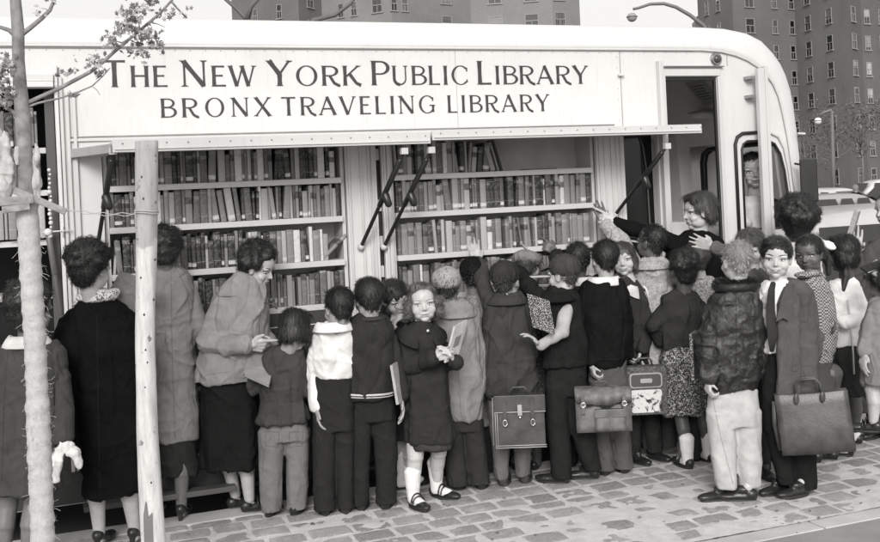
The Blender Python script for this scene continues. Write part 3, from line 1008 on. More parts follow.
while x < 40:
    mb.box((x + .003, -1.925, -.1), (x + 1.49, -1.803, .003)); x += 1.5
o = mb.build('pavement_edging', [mat_concrete(.5, 'edging concrete')], None, None, False, .004); o['kind'] = 'structure'
mb = MB(); x = -15
while x < 60:
    mb.box((x + .003, -.296, -.15), (x + 1.8 - .003, -.105, .006)); x += 1.8
o = mb.build('kerb', [mat_concrete(.46, 'kerb stone')], None, None, False, .012); o['kind'] = 'structure'
sheet('far_pavement', -60, 14.1, 200, 19, .0, mat_concrete(.3))
mb = MB(); mb.box((-60, 13.95, -.16), (200, 14.1, .004)); o = mb.build('far_kerb', [mat_concrete(.4)], None, None); o['kind'] = 'structure'
sheet('parking_lot', -60, 19.0, 220, 62, -.126, mat_concrete(.14, 'lot asphalt'))

# ------------------------------------------------------------------ the library bus
def mat_paint(v=.61, nm='white enamel'):
    t = NT(nm); c = t.coord()
    n = t.noise(c, 2.2, 6, .6); n2 = t.noise(t.coord(scale=(14, 14, 1.5)), 3, 5, .7)
    col = t.ramp(n, [(.3, v * .93), (.7, v * 1.04)])
    col = t.mix(t.ramp(n2, [(.52, 0), (.72, .30)]), col, v * .72)
    t.bump(t.noise(c, 5, 3), .06, .01)
    return t.out(col, t.math('ADD', t.math('MULTIPLY', n2, .25), .28), Specular_IOR_Level=.5)
WHITE = mat_paint()
WHITE2 = mat_paint(.55, 'white trim enamel')
INNER = mat_paint(.74, 'cream interior enamel')
BLACKR = plain('black rubber', .014, .55)
BLACKM = plain('black painted steel', .018, .35)
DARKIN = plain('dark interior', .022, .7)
STEEL = plain('worn steel', .35, .35, .9)
BUSX0, BUSW = -3.6, 2.3
bus = thing('library_bus', (1.8, .9, -.13), 'white traveling library bus with open book bays and black lettering along its side', 'bus')
BO = np.array([1.8, .9, -.13])
def bb(mb, name, mat, parent=bus, smooth=False, bevel=0, **k):
    return mb.build(name, mat if isinstance(mat, list) else [mat], parent, BO, smooth, bevel, **k)

# side panel with its openings, cut as one sheet and given thickness
inner = [(4.256, 2.600), (4.42, 2.590), (4.541, 2.565), (4.64, 2.53), (4.721, 2.485), (4.79, 2.43), (4.845, 2.364), (4.885, 2.28), (4.909, 2.187), (4.93, 2.08), (4.949, 1.974), (4.972, 1.78), (4.995, 1.548), (5.02, 1.30), (5.04, 1.0), (5.05, .5), (5.05, .12)]
outer = [(4.34, 2.790), (4.56, 2.782), (4.748, 2.752), (4.87, 2.70), (4.958, 2.618), (5.02, 2.54), (5.063, 2.452), (5.095, 2.35), (5.113, 2.234), (5.128, 2.08), (5.139, 1.906), (5.155, 1.72), (5.172, 1.56), (5.195, 1.30), (5.215, 1.0), (5.225, .5), (5.225, .12)]
outline = [(BUSX0, .12), (BUSX0, 2.604)] + inner
def rrect(x0, z0, x1, z1, r, n=4):
    out = []
    for cx, cz, a0 in ((x1 - r, z1 - r, 0), (x0 + r, z1 - r, 90), (x0 + r, z0 + r, 180), (x1 - r, z0 + r, 270)):
        for i in range(n + 1):
            a = math.radians(a0 + 90 * i / n); out.append((cx + r * math.cos(a), cz + r * math.sin(a)))
    return out
cabwin = [(4.56, 1.36), (4.56, 1.92), (4.575, 1.955), (4.61, 1.975), (4.78, 1.975), (4.84, 1.95), (4.885, 1.88), (4.915, 1.76), (4.935, 1.6), (4.95, 1.42), (4.95, 1.36)]
holes = [rrect(.33, .98, 1.715, 2.05, .004, 1), rrect(1.905, .98, 1.94, 2.05, .002, 1), rrect(1.995, .98, 3.415, 2.05, .004, 1), rrect(3.625, .42, 3.885, 2.05, .004, 1),
         rrect(3.968, .42, 4.375, 2.425, .004, 1), cabwin, rrect(-2.6, .70, .100, 2.40, .004, 1)]
def inside(p, poly):
    c = False; n = len(poly)
    for i in range(n):
        (x1, y1), (x2, y2) = poly[i], poly[(i + 1) % n]
        if (y1 > p[1]) != (y2 > p[1]) and p[0] < (x2 - x1) * (p[1] - y1) / (y2 - y1) + x1: c = not c
    return c
def cutsheet(outline, holes, y, thick):
    vs, es = [], []
    for lp in [outline] + holes:
        b = len(vs); vs += [Vector(p) for p in lp]; es += [(b + i, b + (i + 1) % len(lp)) for i in range(len(lp))]
    res = geometry.delaunay_2d_cdt(vs, es, [], 0, 1e-6)
    v2, f2 = res[0], res[2]
    keep = []
    for f in f2:
        c = sum((v2[i] for i in f), Vector((0, 0))) / len(f)
        if inside(c, outline) and not any(inside(c, h) for h in holes): keep.append(list(f))
    bm = bmesh.new(); bv = [bm.verts.new((v.x, y, v.y)) for v in v2]
    for f in keep: bm.faces.new([bv[i] for i in f])
    bmesh.ops.delete(bm, geom=[v for v in bm.verts if not v.link_faces], context='VERTS')
    bmesh.ops.recalc_face_normals(bm, faces=bm.faces)
    r_ = bmesh.ops.extrude_face_region(bm, geom=bm.faces[:])
    for e in r_['geom']:
        if isinstance(e, bmesh.types.BMVert): e.co.y += thick
    bmesh.ops.recalc_face_normals(bm, faces=bm.faces)
    me = bpy.data.meshes.new('side'); bm.to_mesh(me); bm.free()
    me.transform(Matrix.Translation(-Vector(BO)))
    return me
link('side_panel', cutsheet(outline, holes, 0, .03), [WHITE], bus)
# roof and front shell: curves from the side panel's edge over to the far side
oi = [(BUSX0, 2.604)] + inner; oo = [(BUSX0, 2.795)] + outer
rows_ = []
for (ix, iz), (ox, oz) in zip(oi, oo):
    line = []
    for k in range(8):
        a = math.pi / 2 * k / 7
        line.append((ix + (ox - ix) * math.sin(a), .17 * (1 - math.cos(a)), iz + (oz - iz) * math.sin(a)))
    crown = .03 if iz > 2.5 else 0
    for k in range(1, 6): line.append((ox, .17 + (BUSW - .34) * k / 6, oz + crown * math.sin(math.pi * k / 6)))
    for k in range(8):
        a = math.pi / 2 * (1 - k / 7)
        line.append((ix + (ox - ix) * math.sin(a), BUSW - .17 * (1 - math.cos(a)), iz + (oz - iz) * math.sin(a)))
    rows_.append(line)
nc = len(rows_[0]); mb = MB(); V = [p for l in rows_ for p in l]; Fc = []
for i in range(len(rows_) - 1):
    zt = rows_[i][0][2]; zb = rows_[i + 1][0][2]
    for k in range(nc - 1):
        ymid = (rows_[i][k][1] + rows_[i][k + 1][1]) / 2
        if i > 4 and 1.3 < (zt + zb) / 2 < 2.02 and .17 < ymid < BUSW - .17 and not (.95 < ymid < 1.2 and False): continue   # windscreen opening
        Fc.append((i * nc + k, i * nc + k + 1, (i + 1) * nc + k + 1, (i + 1) * nc + k))
mb.add(V, Fc)
rf = bb(mb, 'roof_shell', WHITE, smooth=True)
sd = rf.modifiers.new('t', 'SOLIDIFY'); sd.thickness = .02; sd.offset = -1
# drip rail following the edge
mb = MB(); pts = [(BUSX0, -.012, 2.612)] + [(x, -.012, z + .006) for x, z in inner[:13]]
mb.tube(pts, .0075, 6); bb(mb, 'drip_rail', WHITE2, smooth=True)
mb = MB(); mb.bar((BUSX0, -.006, 2.598), (4.2, -.006, 2.598), .004, .004); bb(mb, 'seam', plain('seam grey', .3, .7))  # plain grey joint line
mb = MB()
x = BUSX0 + .1
while x < 4.2: mb.ell((x, -.003, 2.588), (.0042, .003, .0042), seg=7, rings=5); x += .085
for xx in (.21, 3.60): 
    for zz in np.arange(2.14, 2.58, .07): mb.ell((xx, -.002, zz), (.004, .003, .004), seg=7, rings=5)
bb(mb, 'rivets', WHITE2, smooth=True)
for xx in (-1.2, .208, 2.45): mb = MB(); mb.box((xx, -.0012, 2.615 - .50 * (xx > 2) * 0), (xx + .003, -.0002, 2.62)) ; mb.box((xx, -.0012, 2.11), (xx + .0025, -.0002, 2.585)); bb(mb, 'panel_seam', plain('seam grey', .3, .7)) if xx != .208 else None
# far side, rear, floor, partitions
mb = MB(); mb.box((BUSX0, BUSW - .03, .12), (3.3, BUSW, 2.604)); mb.box((3.3, BUSW - .03, .12), (5.0, BUSW, 1.32)); mb.box((3.3, BUSW - .03, 2.02), (4.86, BUSW, 2.55))
mb.box((3.98, BUSW - .035, 1.32), (4.10, BUSW - .001, 2.02))
bb(mb, 'far_side', INNER)
mb = MB(); mb.box((BUSX0, 0.03, .12), (BUSX0 + .03, BUSW - .03, 2.604)); bb(mb, 'rear_panel', WHITE)
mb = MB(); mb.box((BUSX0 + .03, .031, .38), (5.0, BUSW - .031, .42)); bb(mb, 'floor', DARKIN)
mb = MB()
mb.box((.115, .24, .43), (3.60, .262, 2.58)); mb.box((3.60, .031, .43), (3.622, .262, 2.58)); bb(mb, 'bookcase_back', plain('painted board', .52, .6))
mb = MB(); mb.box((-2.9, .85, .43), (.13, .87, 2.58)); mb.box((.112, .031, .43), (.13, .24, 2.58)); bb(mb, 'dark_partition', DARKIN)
# ceiling inside the cab and sloping cove, seen through the doorway
mb = MB()
mb.box((3.64, .04, 2.53), (4.55, BUSW - .04, 2.55))
mb.obox((4.1, 1.95, 2.40), (.46, 0, 0), (0, .26, -.13), (0, .006, .012)); mb.box((3.64, 2.2, 1.95), (4.6, 2.262, 2.26))
mb.obox((4.76, 1.15, 2.275), (.26, 0, -.275), (0, 1.1, 0), (.006, 0, .006))
bb(mb, 'cab_ceiling', INNER)
mb = MB()                                  # curved pillars at the far front corner
for (y0, y1) in ((1.27, 1.60), (1.72, 1.86)):
    ring_ = []
    for z in np.linspace(1.2, 2.1, 9):
        t = (z - 1.2) / .9; off = -.16 * t ** 2.2
        xx = 5.10 - .10 * t
        ring_.append([np.array(q) for q in ((xx - .12 + 0, y0 + off * 0 + .0 + .08 * (1 - t), z), (xx, y0 + .08 * (1 - t), z), (xx, y1, z), (xx - .12, y1, z))])
    mb.loft(ring_)
bb(mb, 'cab_pillar', INNER)
mb = MB(); mb.box((4.62, .32, .43), (5.08, 1.9, 1.30)); mb.box((4.8, .25, 1.30), (5.10, 2.0, 1.345)); bb(mb, 'dashboard', INNER, bevel=.01)
mb = MB(); mb.box((4.55, .95, 1.26), (4.78, 1.45, 1.40)); bb(mb, 'document_box', plain('white box', .7, .6), bevel=.005)
gk = [(5.105, 1.24, 1.2), (5.10, 1.24, 1.60), (5.09, 1.23, 1.86), (5.085, 1.20, 1.93), (5.08, 1.12, 1.965), (5.08, .9, 1.97), (5.08, .5, 1.97), (5.08, .22, 1.955), (5.09, .19, 1.8), (5.11, .18, 1.4)]
mb = MB(); mb.tube(gk, .018, 6); bb(mb, 'windscreen_gasket', BLACKR, smooth=True)
glass = NT('window glass'); gt = glass.N('BsdfTransparent'); gg = glass.N('BsdfGlossy'); gg.inputs['Roughness'].default_value = .03
gm = glass.N('MixShader'); fr = glass.N('Fresnel'); fr.inputs[0].default_value = 1.35
glass.l.new(fr.outputs[0], gm.inputs[0]); glass.l.new(gt.outputs[0], gm.inputs[1]); glass.l.new(gg.outputs[0], gm.inputs[2])
gt.inputs[0].default_value = (.82, .82, .82, 1)
glass.l.new(gm.outputs[0], glass.n['Material Output'].inputs[0]); GLASS = glass.m
mb = MB(); mb.add([(5.12, .2, 1.3), (5.12, 2.1, 1.3), (5.10, 2.1, 2.0), (5.10, .2, 2.0)], [(0, 1, 2, 3)]); bb(mb, 'windscreen', GLASS)
# dome lamp and paper notices in the doorway
def header(px, py, lift=0.0):
    """point on the sloping header over the windscreen seen at (px, py)"""
    d_ = P(px, py, 1.0) - CAM
    nrm = np.array([.55, 0, .52]); t_ = np.dot(np.array([4.5, 0, 2.55]) - CAM, nrm) / np.dot(d_, nrm)
    return CAM + d_ * t_ - nrm / np.linalg.norm(nrm) * lift
lp = header(706, 109, .05)
mb = MB(); mb.ell(lp - (0, 0, .01), (.09, .09, .03), seg=20); dl = bb(mb, 'dome_lamp', plain('opal lamp glass', .75, .2, bs=0), smooth=True)
mb = MB(); mb.ell(lp + UP * .008, (.115, .115, .012), seg=20); bb(mb, 'lamp_rim', STEEL, dl, smooth=True)
hx = np.array([-.52, 0, .55]) / .757; hn = np.array([.55, 0, .52]) / .757; hy_ = np.array([0, 1.0, 0])
pp = header(704, 91, .016)
mb = MB(); mb.obox(pp, hy_ * .11, hx * .11, hn * .002); nt = bb(mb, 'notice', plain('notice paper', .46, .8))
mb = MB()
for k in range(6): mb.obox(pp - hn * .004 + hx * (.07 - .026 * k), hy_ * (.085 - .014 * (k % 3)), hx * .0025, hn * .001)
bb(mb, 'printed_lines', plain('print', .10, .8), nt)
mb = MB(); mb.box((3.626, .10, .42), (3.90, .104, 2.049)); bb(mb, 'dark_opening_sheet', plain('opening dark', .012, .12, bs=0))  # dark sheet added across the opening: the shade inside put into its colour
mb = MB(); mb.tube([(3.80, .095, 2.04), (3.83, .095, 1.96), (3.85, .095, 1.8), (3.858, .095, 1.4), (3.858, .095, .5)], .006, 6); bb(mb, 'opening_arc', plain('opening arc grey', .10, .5), smooth=True)  # lighter curved arc added in front of the dark sheet
# doorway frame, rubber edge, posts with their tilt
def framebar(name, x0, z0, x1, z1, y0, y1, mat, bevel=.004):
    m = MB(); m.box((x0, y0, z0), (x1, y1, z1)); return bb(m, name, mat, bevel=bevel)
framebar('door_frame', 3.955, 2.428, 4.40, 2.475, -.022, .028, WHITE2)
framebar('door_frame', 4.377, .42, 4.405, 2.426, -.020, .028, WHITE2)
framebar('door_frame', 3.955, 2.489, 4.43, 2.497, -.030, -.001, STEEL)
framebar('door_gasket', 4.358, .42, 4.3745, 2.42, .0, .025, BLACKR)
framebar('door_gasket', 3.97, 2.40, 4.357, 2.423, .0, .025, BLACKR)
framebar('front_post', 3.898, .3, 3.928, 2.53, -.045, -.001, WHITE2)
framebar('front_post', 3.932, .3, 3.953, 2.47, -.030, .03, WHITE2)
framebar('rail_post', 4.650, .3, 4.705, 2.47, -.10, -.062, WHITE2)
framebar('rail_post', 4.711, .3, 4.738, 2.49, -.095, -.05, WHITE2)
for zz in (2.40, 2.27, 1.2):
    framebar('post_bracket', 4.60, zz, 4.66, zz + .022, -.066, -.001, STEEL, .002)
framebar('panel_joint', 3.622, 2.055, 3.626, 2.60, -.004, .0, plain('seam grey', .3, .7), 0)
framebar('panel_joint', 4.47, 2.50, 4.474, 2.575, -.004, .0, plain('seam grey', .3, .7), 0)
framebar('sign_rail', .16, 2.085, 3.62, 2.10, -.014, .0, WHITE2, .003)
framebar('sign_rail', .16, 2.108, 3.56, 2.114, -.008, .0, STEEL, .001)
framebar('sign_rail', 3.60, 2.43, 3.64, 2.445, -.03, 0, WHITE2, .004)
for xx in (.125, .155, .19): framebar('corner_post', xx, .3, xx + .018, 2.36 + .08 * (xx < .15), -.02, 0, WHITE2)
framebar('corner_edge', .102, .3, .121, 2.50, -.03, -.001, WHITE)
for xx in (1.725, 1.80, 1.848, 1.872, 1.95, 1.97): framebar('bay_post', xx, .9, xx + .014, 2.05, -.012, -.0005, WHITE2, .003)
for xx in (3.43, 3.47, 3.52, 3.56, 3.59): framebar('bay_post', xx, .9, xx + .016, 2.05, -.014 + .003 * (int(xx * 100) % 3), -.0005, WHITE2, .003)
# windows of the cab
mb = MB(); ins = [(4.505, 1.20), (4.505, 1.955), (4.525, 2.005), (4.57, 2.03), (4.70, 2.035), (4.80, 2.03), (4.87, 2.0), (4.915, 1.92), (4.945, 1.78), (4.965, 1.6), (4.985, 1.36)]
mb.tube([(x, -.006, z) for x, z in ins[:5]] , .013, 6); bb(mb, 'cab_gasket', BLACKR, smooth=True)
mb = MB(); mb.tube([(x, -.008, z) for x, z in ins[4:]], .011, 6); bb(mb, 'cab_drip_rail', WHITE2, smooth=True)
mb = MB(); mb.tube([(x, -.001, z) for x, z in cabwin + cabwin[:1]], .009, 6); bb(mb, 'window_gasket', BLACKR, smooth=True)
mb = MB(); mb.prism([(4.735, 1.36), (4.735, 1.974)] + cabwin[4:], .013, .016, 1); bb(mb, 'cab_glass', GLASS)
mb = MB(); mb.bar((4.865, .04, 1.90), (4.925, .04, 1.36), .02, .022); bb(mb, 'quarter_window_bar', WHITE2)
mb = MB(); mb.bar((5.04, -.01, 2.02), (5.09, -.02, 2.015), .02, .012); bb(mb, 'drip_end', WHITE2)
# marker lamp over the door
mb = MB(); mp = np.array([4.383, 0, 2.545])
for (r0, y_) in ((.048, -.006), (.040, -.016)):
    mb.loft([[mp + np.array([r0 * math.cos(a), 0, r0 * math.sin(a)]) for a in np.linspace(0, 2 * math.pi, 21)[:-1]], [mp + np.array([r0 * .95 * math.cos(a), y_, r0 * .95 * math.sin(a)]) for a in np.linspace(0, 2 * math.pi, 21)[:-1]]])
ml = bb(mb, 'marker_lamp', STEEL)
mb = MB(); mb.ell(mp + (0, -.018, 0), (.028, .016, .028)); bb(mb, 'lens', plain('lamp lens', .06, .15), ml, smooth=True)
# wing mirror
mp = PY(809, 180, -.12)
mb = MB(); mb.obox(mp, RT * .062 * 1.0, UP * .155, FW * .012); mi = bb(mb, 'wing_mirror', BLACKM, bevel=.012)
mb = MB(); mb.tube([mp + UP * -.15, mp + UP * -.30 - RT * .03, mp + UP * -.45 - RT * .08], .014, 8); mb.tube([mp + UP * .1 + FW * .01, mp + UP * .12 - RT * .09 + FW * .02], .008); bb(mb, 'mirror_arm', BLACKM, mi, smooth=True)
mb = MB(); mb.obox(mp - UP * .16, RT * .03, UP * .010, FW * .014); bb(mb, 'mirror_clip', STEEL, mi)
# awning flaps with rivets and their gas struts
def awning(x0, x1, zt, zb, depth_):
    m = MB(); m.box((x0, -depth_, zb + .018), (x1, -.004, zt))
    a = bb(m, 'awning', WHITE, bevel=.004)
    m = MB(); m.box((x0, -depth_ - .012, zb), (x1, -depth_ - .001, zt + .004)); m.box((x0 + .01, -depth_ - .020, zb + .012), (x1 - .01, -depth_ - .0125, zb + .020)); bb(m, 'awning_edge', WHITE2, a, bevel=.002)
    m = MB(); x = x0 + .05
    while x < x1: m.ell((x, -depth_ - .013, (zt + zb) / 2 + .012), (.005, .004, .005), seg=8, rings=5); x += .11
    bb(m, 'rivets', plain('rivet', .25, .5), a)
    return a
AD = .45
xa = PY(112, 142, -AD)[0]; xb = PY(430, 142, -AD)[0]; xc = PY(701, 135, -AD)[0]
awning(xa, xb, 2.062, 1.998, AD); awning(xb + .012, xc, 2.068, 2.016, AD)
q0, q1 = PY(80, 140, -.06), PY(113, 142, -AD)
mb = MB(); mb.prism([(.17, -.02), (xa - .004, -AD), (xa - .004, -.02)], 1.997, 2.045, 2); bb(mb, 'awning_bracket', plain('grey bracket', .35, .5), bevel=.003)
def strut(px0, px1, knob=True):
    a, b = PY(*px0, -.02), PY(*px1, -AD + .03)
    m = MB(); m.cap(a, b, .013, .010, 10); mid = a * .42 + b * .58
    m.cap(a * .55 + b * .45, b * .9 + a * .1, .017, .017, 10); s_ = bb(m, 'strut', BLACKM, smooth=True)
    m = MB(); m.cap(mid + (0, 0, -.02), mid + (.012, -.01, -.065), .026, .022, 10); bb(m, 'strut_knob', BLACKM, s_, smooth=True)
    m = MB(); m.ell(a, .022); bb(m, 'strut_joint', plain('white joint', .5, .5), s_, smooth=True)
    m = MB(); m.obox(b, (.02, 0, 0), (0, .015, 0), (0, 0, .018)); bb(m, 'strut_joint', plain('white joint', .5, .5), s_)
strut((361, 247), (404, 151)); strut((384, 247), (431, 150)); strut((615, 215), (667, 146)); strut((97, 250), (113, 151))
# rear bay awning edge and lever
framebar('rear_bay_frame', -2.7, 2.41, .10, 2.45, -.05, -.001, WHITE2)
framebar('rear_bay_frame', -2.7, 2.375, .098, 2.405, -.09, -.001, WHITE)
framebar('rear_bay_post', .048, .7, .097, 2.37, .0305, .12, plain('grey post', .07, .6))
a_, b_ = PY(48, 232, -.03), PY(61, 313, -.03)
mb = MB(); mb.cap(a_, b_, .012, .010); mb.cap(a_, a_ * .5 + b_ * .5, .017, .017); st = bb(mb, 'rear_strut', plain('bare strut', .12, .4), smooth=True)
mb = MB(); mb.tube([a_ - (.03, 0, 0), a_ + (.12, -.01, .003)], .004); mb.ell(a_ + (0, -.02, 0), (.02, .012, .02)); mb.tube([a_ + (.075, -.01, -.03), a_ + (.075, -.01, .03)], .003); bb(mb, 'latch', plain('bright latch', .6, .4), st, smooth=True)
mb = MB(); r = np.random.RandomState(9)
for k in range(16): mb.ell(PY(50 + r.uniform(-1, 1), 170 + k * 4.4, -.04), r.uniform(.006, .014), seg=8, rings=6)
bb(mb, 'chain', plain('bright latch', .6, .4), smooth=True)
# skirt, running board, wheels, number of mouldings
framebar('running_board', .2, .10, 3.5, .125, -.10, .0, BLACKM)
framebar('skirt_panel', BUSX0, .125, 5.0, .62, -.006, -.0005, plain('dark skirt', .035, .45), .0)
framebar('fold_step', .15, .30, .95, .33, -.10, -.0, plain('step', .07, .6)); framebar('fold_step', .15, .12, .95, .15, -.20, -.105, plain('step', .07, .6))
framebar('moulding', BUSX0, .66, 5.0, .69, -.016, -.0065, WHITE2)
framebar('lower_panel', .33, .625, 3.41, .975, -.0055, -.0005, plain('dark lower panel', .05, .4), 0)
for xx in (-2.4, 3.45 + .9):
    for yy in (.12, BUSW - .36):
        m = MB(); ringw = lambda rr, y_: [np.array((xx + rr * math.cos(a), y_, .29 + rr * math.sin(a))) for a in np.linspace(0, 2 * math.pi, 33)[:-1]]
        m.loft([ringw(.36, yy), ringw(.42, yy + .03), ringw(.42, yy + .21), ringw(.36, yy + .24)]); w_ = bb(m, 'wheel', BLACKR, smooth=False)
        m = MB(); m.loft([ringw(.24, yy - .004), ringw(.24, yy + .1)]); bb(m, 'rim', STEEL, w_)
framebar('step', 3.66, .12, 4.36, .15, .05, .35, BLACKM)
# bookcases: shelves, uprights
SHT = (1.835, 1.605, 1.345, 1.09)
def bookcase(x0, x1, cab):
    m = MB(); m.box((x0 + .001, .034, .45), (x0 + .022, .238, 2.2)); c_ = bb(m, 'bookcase_upright', WHITE2)
    m = MB(); m.box((x1 - .022, .034, .45), (x1 - .001, .238, 2.2)); bb(m, 'bookcase_upright', WHITE2)
    for z in SHT:
        m = MB(); m.box((x0 + .023, .006, z - .034), (x1 - .023, .238, z)); bb(m, 'shelf', WHITE2, bevel=.003)
    m = MB(); m.box((x0 + .003, .004, .46), (x1 - .003, .234, 1.054)); bb(m, 'cupboard', plain('dark cupboard', .045, .5))
bookcase(.335, 1.712, 1); bookcase(1.998, 3.412, 1)
framebar('dark_gap_strip', 1.908, .98, 1.937, 2.05, .05, .06, plain('gap dark', .04, .7), 0)  # near-black strip behind the gap: the gap's shade put into its colour
for zz in (1.93, 1.62, 1.40, 1.22): framebar('divider_block', 1.908, zz, 1.937, zz + .07, .03, .049, WHITE2, .002)
m = MB()
for z in (2.07 - .01, 1.83, 1.56, 1.27): m.box((-1.0, .05, z - .03), (.046, .30, z))
bb(m, 'rear_shelves', WHITE2)

# lettering: drawn strokes with thick and thin limbs and small wedge serifs
TK, TN = .135, .062
def arc(cx, cy, rx, ry, a0, a1, n=14):
    return [(cx + rx * math.cos(math.radians(a0 + (a1 - a0) * i / n)), cy + ry * math.sin(math.radians(a0 + (a1 - a0) * i / n))) for i in range(n + 1)]
GL = {
 'T': (.74, [([(.37, 0), (.37, 1)], TK), ([(.02, .965), (.72, .965)], TN)], [(.37, 0)]),
 'H': (.78, [([(.12, 0), (.12, 1)], TK), ([(.66, 0), (.66, 1)], TK), ([(.12, .52), (.66, .52)], TN)], [(.12, 0), (.12, 1), (.66, 0), (.66, 1)]),
 'E': (.62, [([(.12, 0), (.12, 1)], TK), ([(.12, .965), (.56, .965)], TN), ([(.12, .52), (.48, .52)], TN), ([(.12, .035), (.60, .035)], TN)], [(.12, 0), (.12, 1)]),
 'N': (.86, [([(.12, 0), (.12, 1)], TN), ([(.10, .98), (.74, .02)], TK), ([(.75, 0), (.75, 1)], TN)], [(.12, 0), (.08, 1), (.75, 1)]),
 'W': (1.12, [([(.06, 1), (.32, .0)], TK), ([(.32, .0), (.57, .92)], TN), ([(.55, 1), (.80, .0)], TK), ([(.80, 0), (1.05, 1)], TN)], [(.06, 1), (.55, 1), (1.05, 1)]),
 'Y': (.78, [([(.06, 1), (.39, .46)], TK), ([(.72, 1), (.39, .46)], TN), ([(.39, .48), (.39, 0)], TK)], [(.06, 1), (.72, 1), (.39, 0)]),
 'O': (.98, 'O', []),
 'R': (.78, [([(.12, 0), (.12, 1)], TK), (('bow', .12, .965, .50, .58), TK), ([(.36, .50), (.55, .12), (.74, .0), (.80, .02)], TK * .9)], [(.12, 0), (.12, 1)]),
 'K': (.80, [([(.12, 0), (.12, 1)], TK), ([(.70, 1), (.16, .44)], TN), ([(.32, .58), (.60, .12), (.80, .0)], TK * .9)], [(.12, 0), (.12, 1), (.70, 1)]),
 'P': (.66, [([(.12, 0), (.12, 1)], TK), (('bow', .12, .965, .46, .56), TK)], [(.12, 0), (.12, 1)]),
 'U': (.80, [([(.12, 1), (.12, .34)] + arc(.38, .33, .26, .30, 180, 270, 8), TK), (arc(.38, .33, .28, .30, 270, 360, 8) + [(.66, 1)], TN)], [(.12, 1), (.66, 1)]),
 'B': (.70, [([(.12, 0), (.12, 1)], TK), (('bow', .12, .965, .54, .52), TK * .85), (('bow', .12, .52, .035, .60), TK)], [(.12, 0), (.12, 1)]),
 'L': (.58, [([(.12, 0), (.12, 1)], TK), ([(.12, .035), (.56, .035)], TN)], [(.12, 0), (.12, 1)]),
 'I': (.28, [([(.14, 0), (.14, 1)], TK)], [(.14, 0), (.14, 1)]),
 'C': (.84, 'C', []), 'G': (.92, 'G', [(.78, .42)]),
 'A': (.84, [([(.04, 0), (.40, 1.0)], TN), ([(.38, 1.0), (.78, 0)], TK), ([(.16, .34), (.64, .34)], TN)], [(.05, 0), (.77, 0)]),
 'V': (.80, [([(.05, 1), (.40, .0)], TK), ([(.40, 0), (.74, 1)], TN)], [(.05, 1), (.74, 1)]),
 'X': (.80, [([(.06, 1), (.72, 0)], TK), ([(.70, 1), (.06, 0)], TN)], [(.06, 1), (.72, 0), (.70, 1), (.06, 0)]),
}
ly = [0]
def letter_mesh(ch, x, z, w, h):
    wid, strokes, ser = GL[ch]
    sx = w / wid; m = MB()
    def fl(): ly[0] += 1; return -.0022 - (ly[0] % 9) * .00012
    def ribbon(L, R):
        y_ = fl(); n = len(L)
        v = [(x + p[0] * sx, y_, z + p[1] * h) for p in L] + [(x + p[0] * sx, y_, z + p[1] * h) for p in R]
        m.add(v, [(i, i + 1, n + i + 1, n + i) for i in range(n - 1)])
    asp = h / sx
    def stroke(pts, t):
        L, R = [], []
        for i, p in enumerate(pts):
            a, b = pts[max(i - 1, 0)], pts[min(i + 1, len(pts) - 1)]
            dx, dz_ = (b[0] - a[0]), (b[1] - a[1]) * asp
            l = math.hypot(dx, dz_) or 1
            flare = 1 + .22 * abs(2 * i / max(len(pts) - 1, 1) - 1) ** 3 if len(pts) < 4 else 1
            L.append((p[0] - dz_ / l * t / 2 * flare, p[1] + dx / l * t / 2 * flare / asp)); R.append((p[0] + dz_ / l * t / 2 * flare, p[1] - dx / l * t / 2 * flare / asp))
        if len(pts) == 2:   # waist
            mL = [(L[0][k] + L[1][k]) / 2 for k in (0, 1)]; mR = [(R[0][k] + R[1][k]) / 2 for k in (0, 1)]
            c = [(mL[k] + mR[k]) / 2 for k in (0, 1)]
            L.insert(1, tuple(c[k] + (mL[k] - c[k]) * .84 for k in (0, 1))); R.insert(1, tuple(c[k] + (mR[k] - c[k]) * .84 for k in (0, 1)))
        ribbon(L, R)
    def rnd(a0, a1, cx=.49, rx=.45, n=28):
        o_, i_ = [], []
        for k in range(n + 1):
            a = math.radians(a0 + (a1 - a0) * k / n)
            o_.append((cx + rx * math.cos(a), .5 + .515 * math.sin(a)))
            i_.append((cx + (rx - TK * 1.0) * math.cos(a), .5 + (.515 - TN * .8) * math.sin(a)))
        ribbon(o_, i_)
    if strokes == 'O': rnd(0, 360)
    elif strokes == 'C': rnd(42, 318); stroke([(.80, .70), (.80, .90)], TN); stroke([(.80, .12), (.80, .27)], TN)
    elif strokes == 'G': rnd(42, 325); stroke([(.80, .70), (.80, .90)], TN); stroke([(.81, .06), (.81, .44)], TK * .8); stroke([(.62, .44), (.92, .44)], TN * .8)
    else:
        for pts, t in strokes:
            if pts[0] == 'bow':
                _, bx, zt_, zb_, wd = pts
                o_, i_ = [(bx, zt_ + TN / 2)], [(bx, zt_ - TN / 2)]
                cz, rz = (zt_ + zb_) / 2, (zt_ - zb_) / 2
                for k in range(15):
                    a = math.radians(90 - 180 * k / 14)
                    o_.append((bx + wd * .45 + wd * .62 * math.cos(a), cz + (rz + TN / 2) * math.sin(a))); i_.append((bx + wd * .45 + (wd * .62 - t) * math.cos(a), cz + (rz - TN / 2) * math.sin(a)))
                o_.append((bx, zb_ - TN / 2)); i_.append((bx, zb_ + TN / 2)); ribbon(o_, i_)
            else: stroke(pts, t)
    for (a, b) in ser:
        s_ = 1 if b < .5 else -1
        y_ = fl(); bb_ = b
        v = [(a - .13, bb_), (a + .13, bb_), (a + .045, bb_ + s_ * .06), (a - .045, bb_ + s_ * .06)]
        m.add([(x + p[0] * sx, y_, z + p[1] * h) for p in v], [(0, 1, 2, 3)])
    return m
INK = plain('sign ink', .035, .5, var=.25, nscale=20)
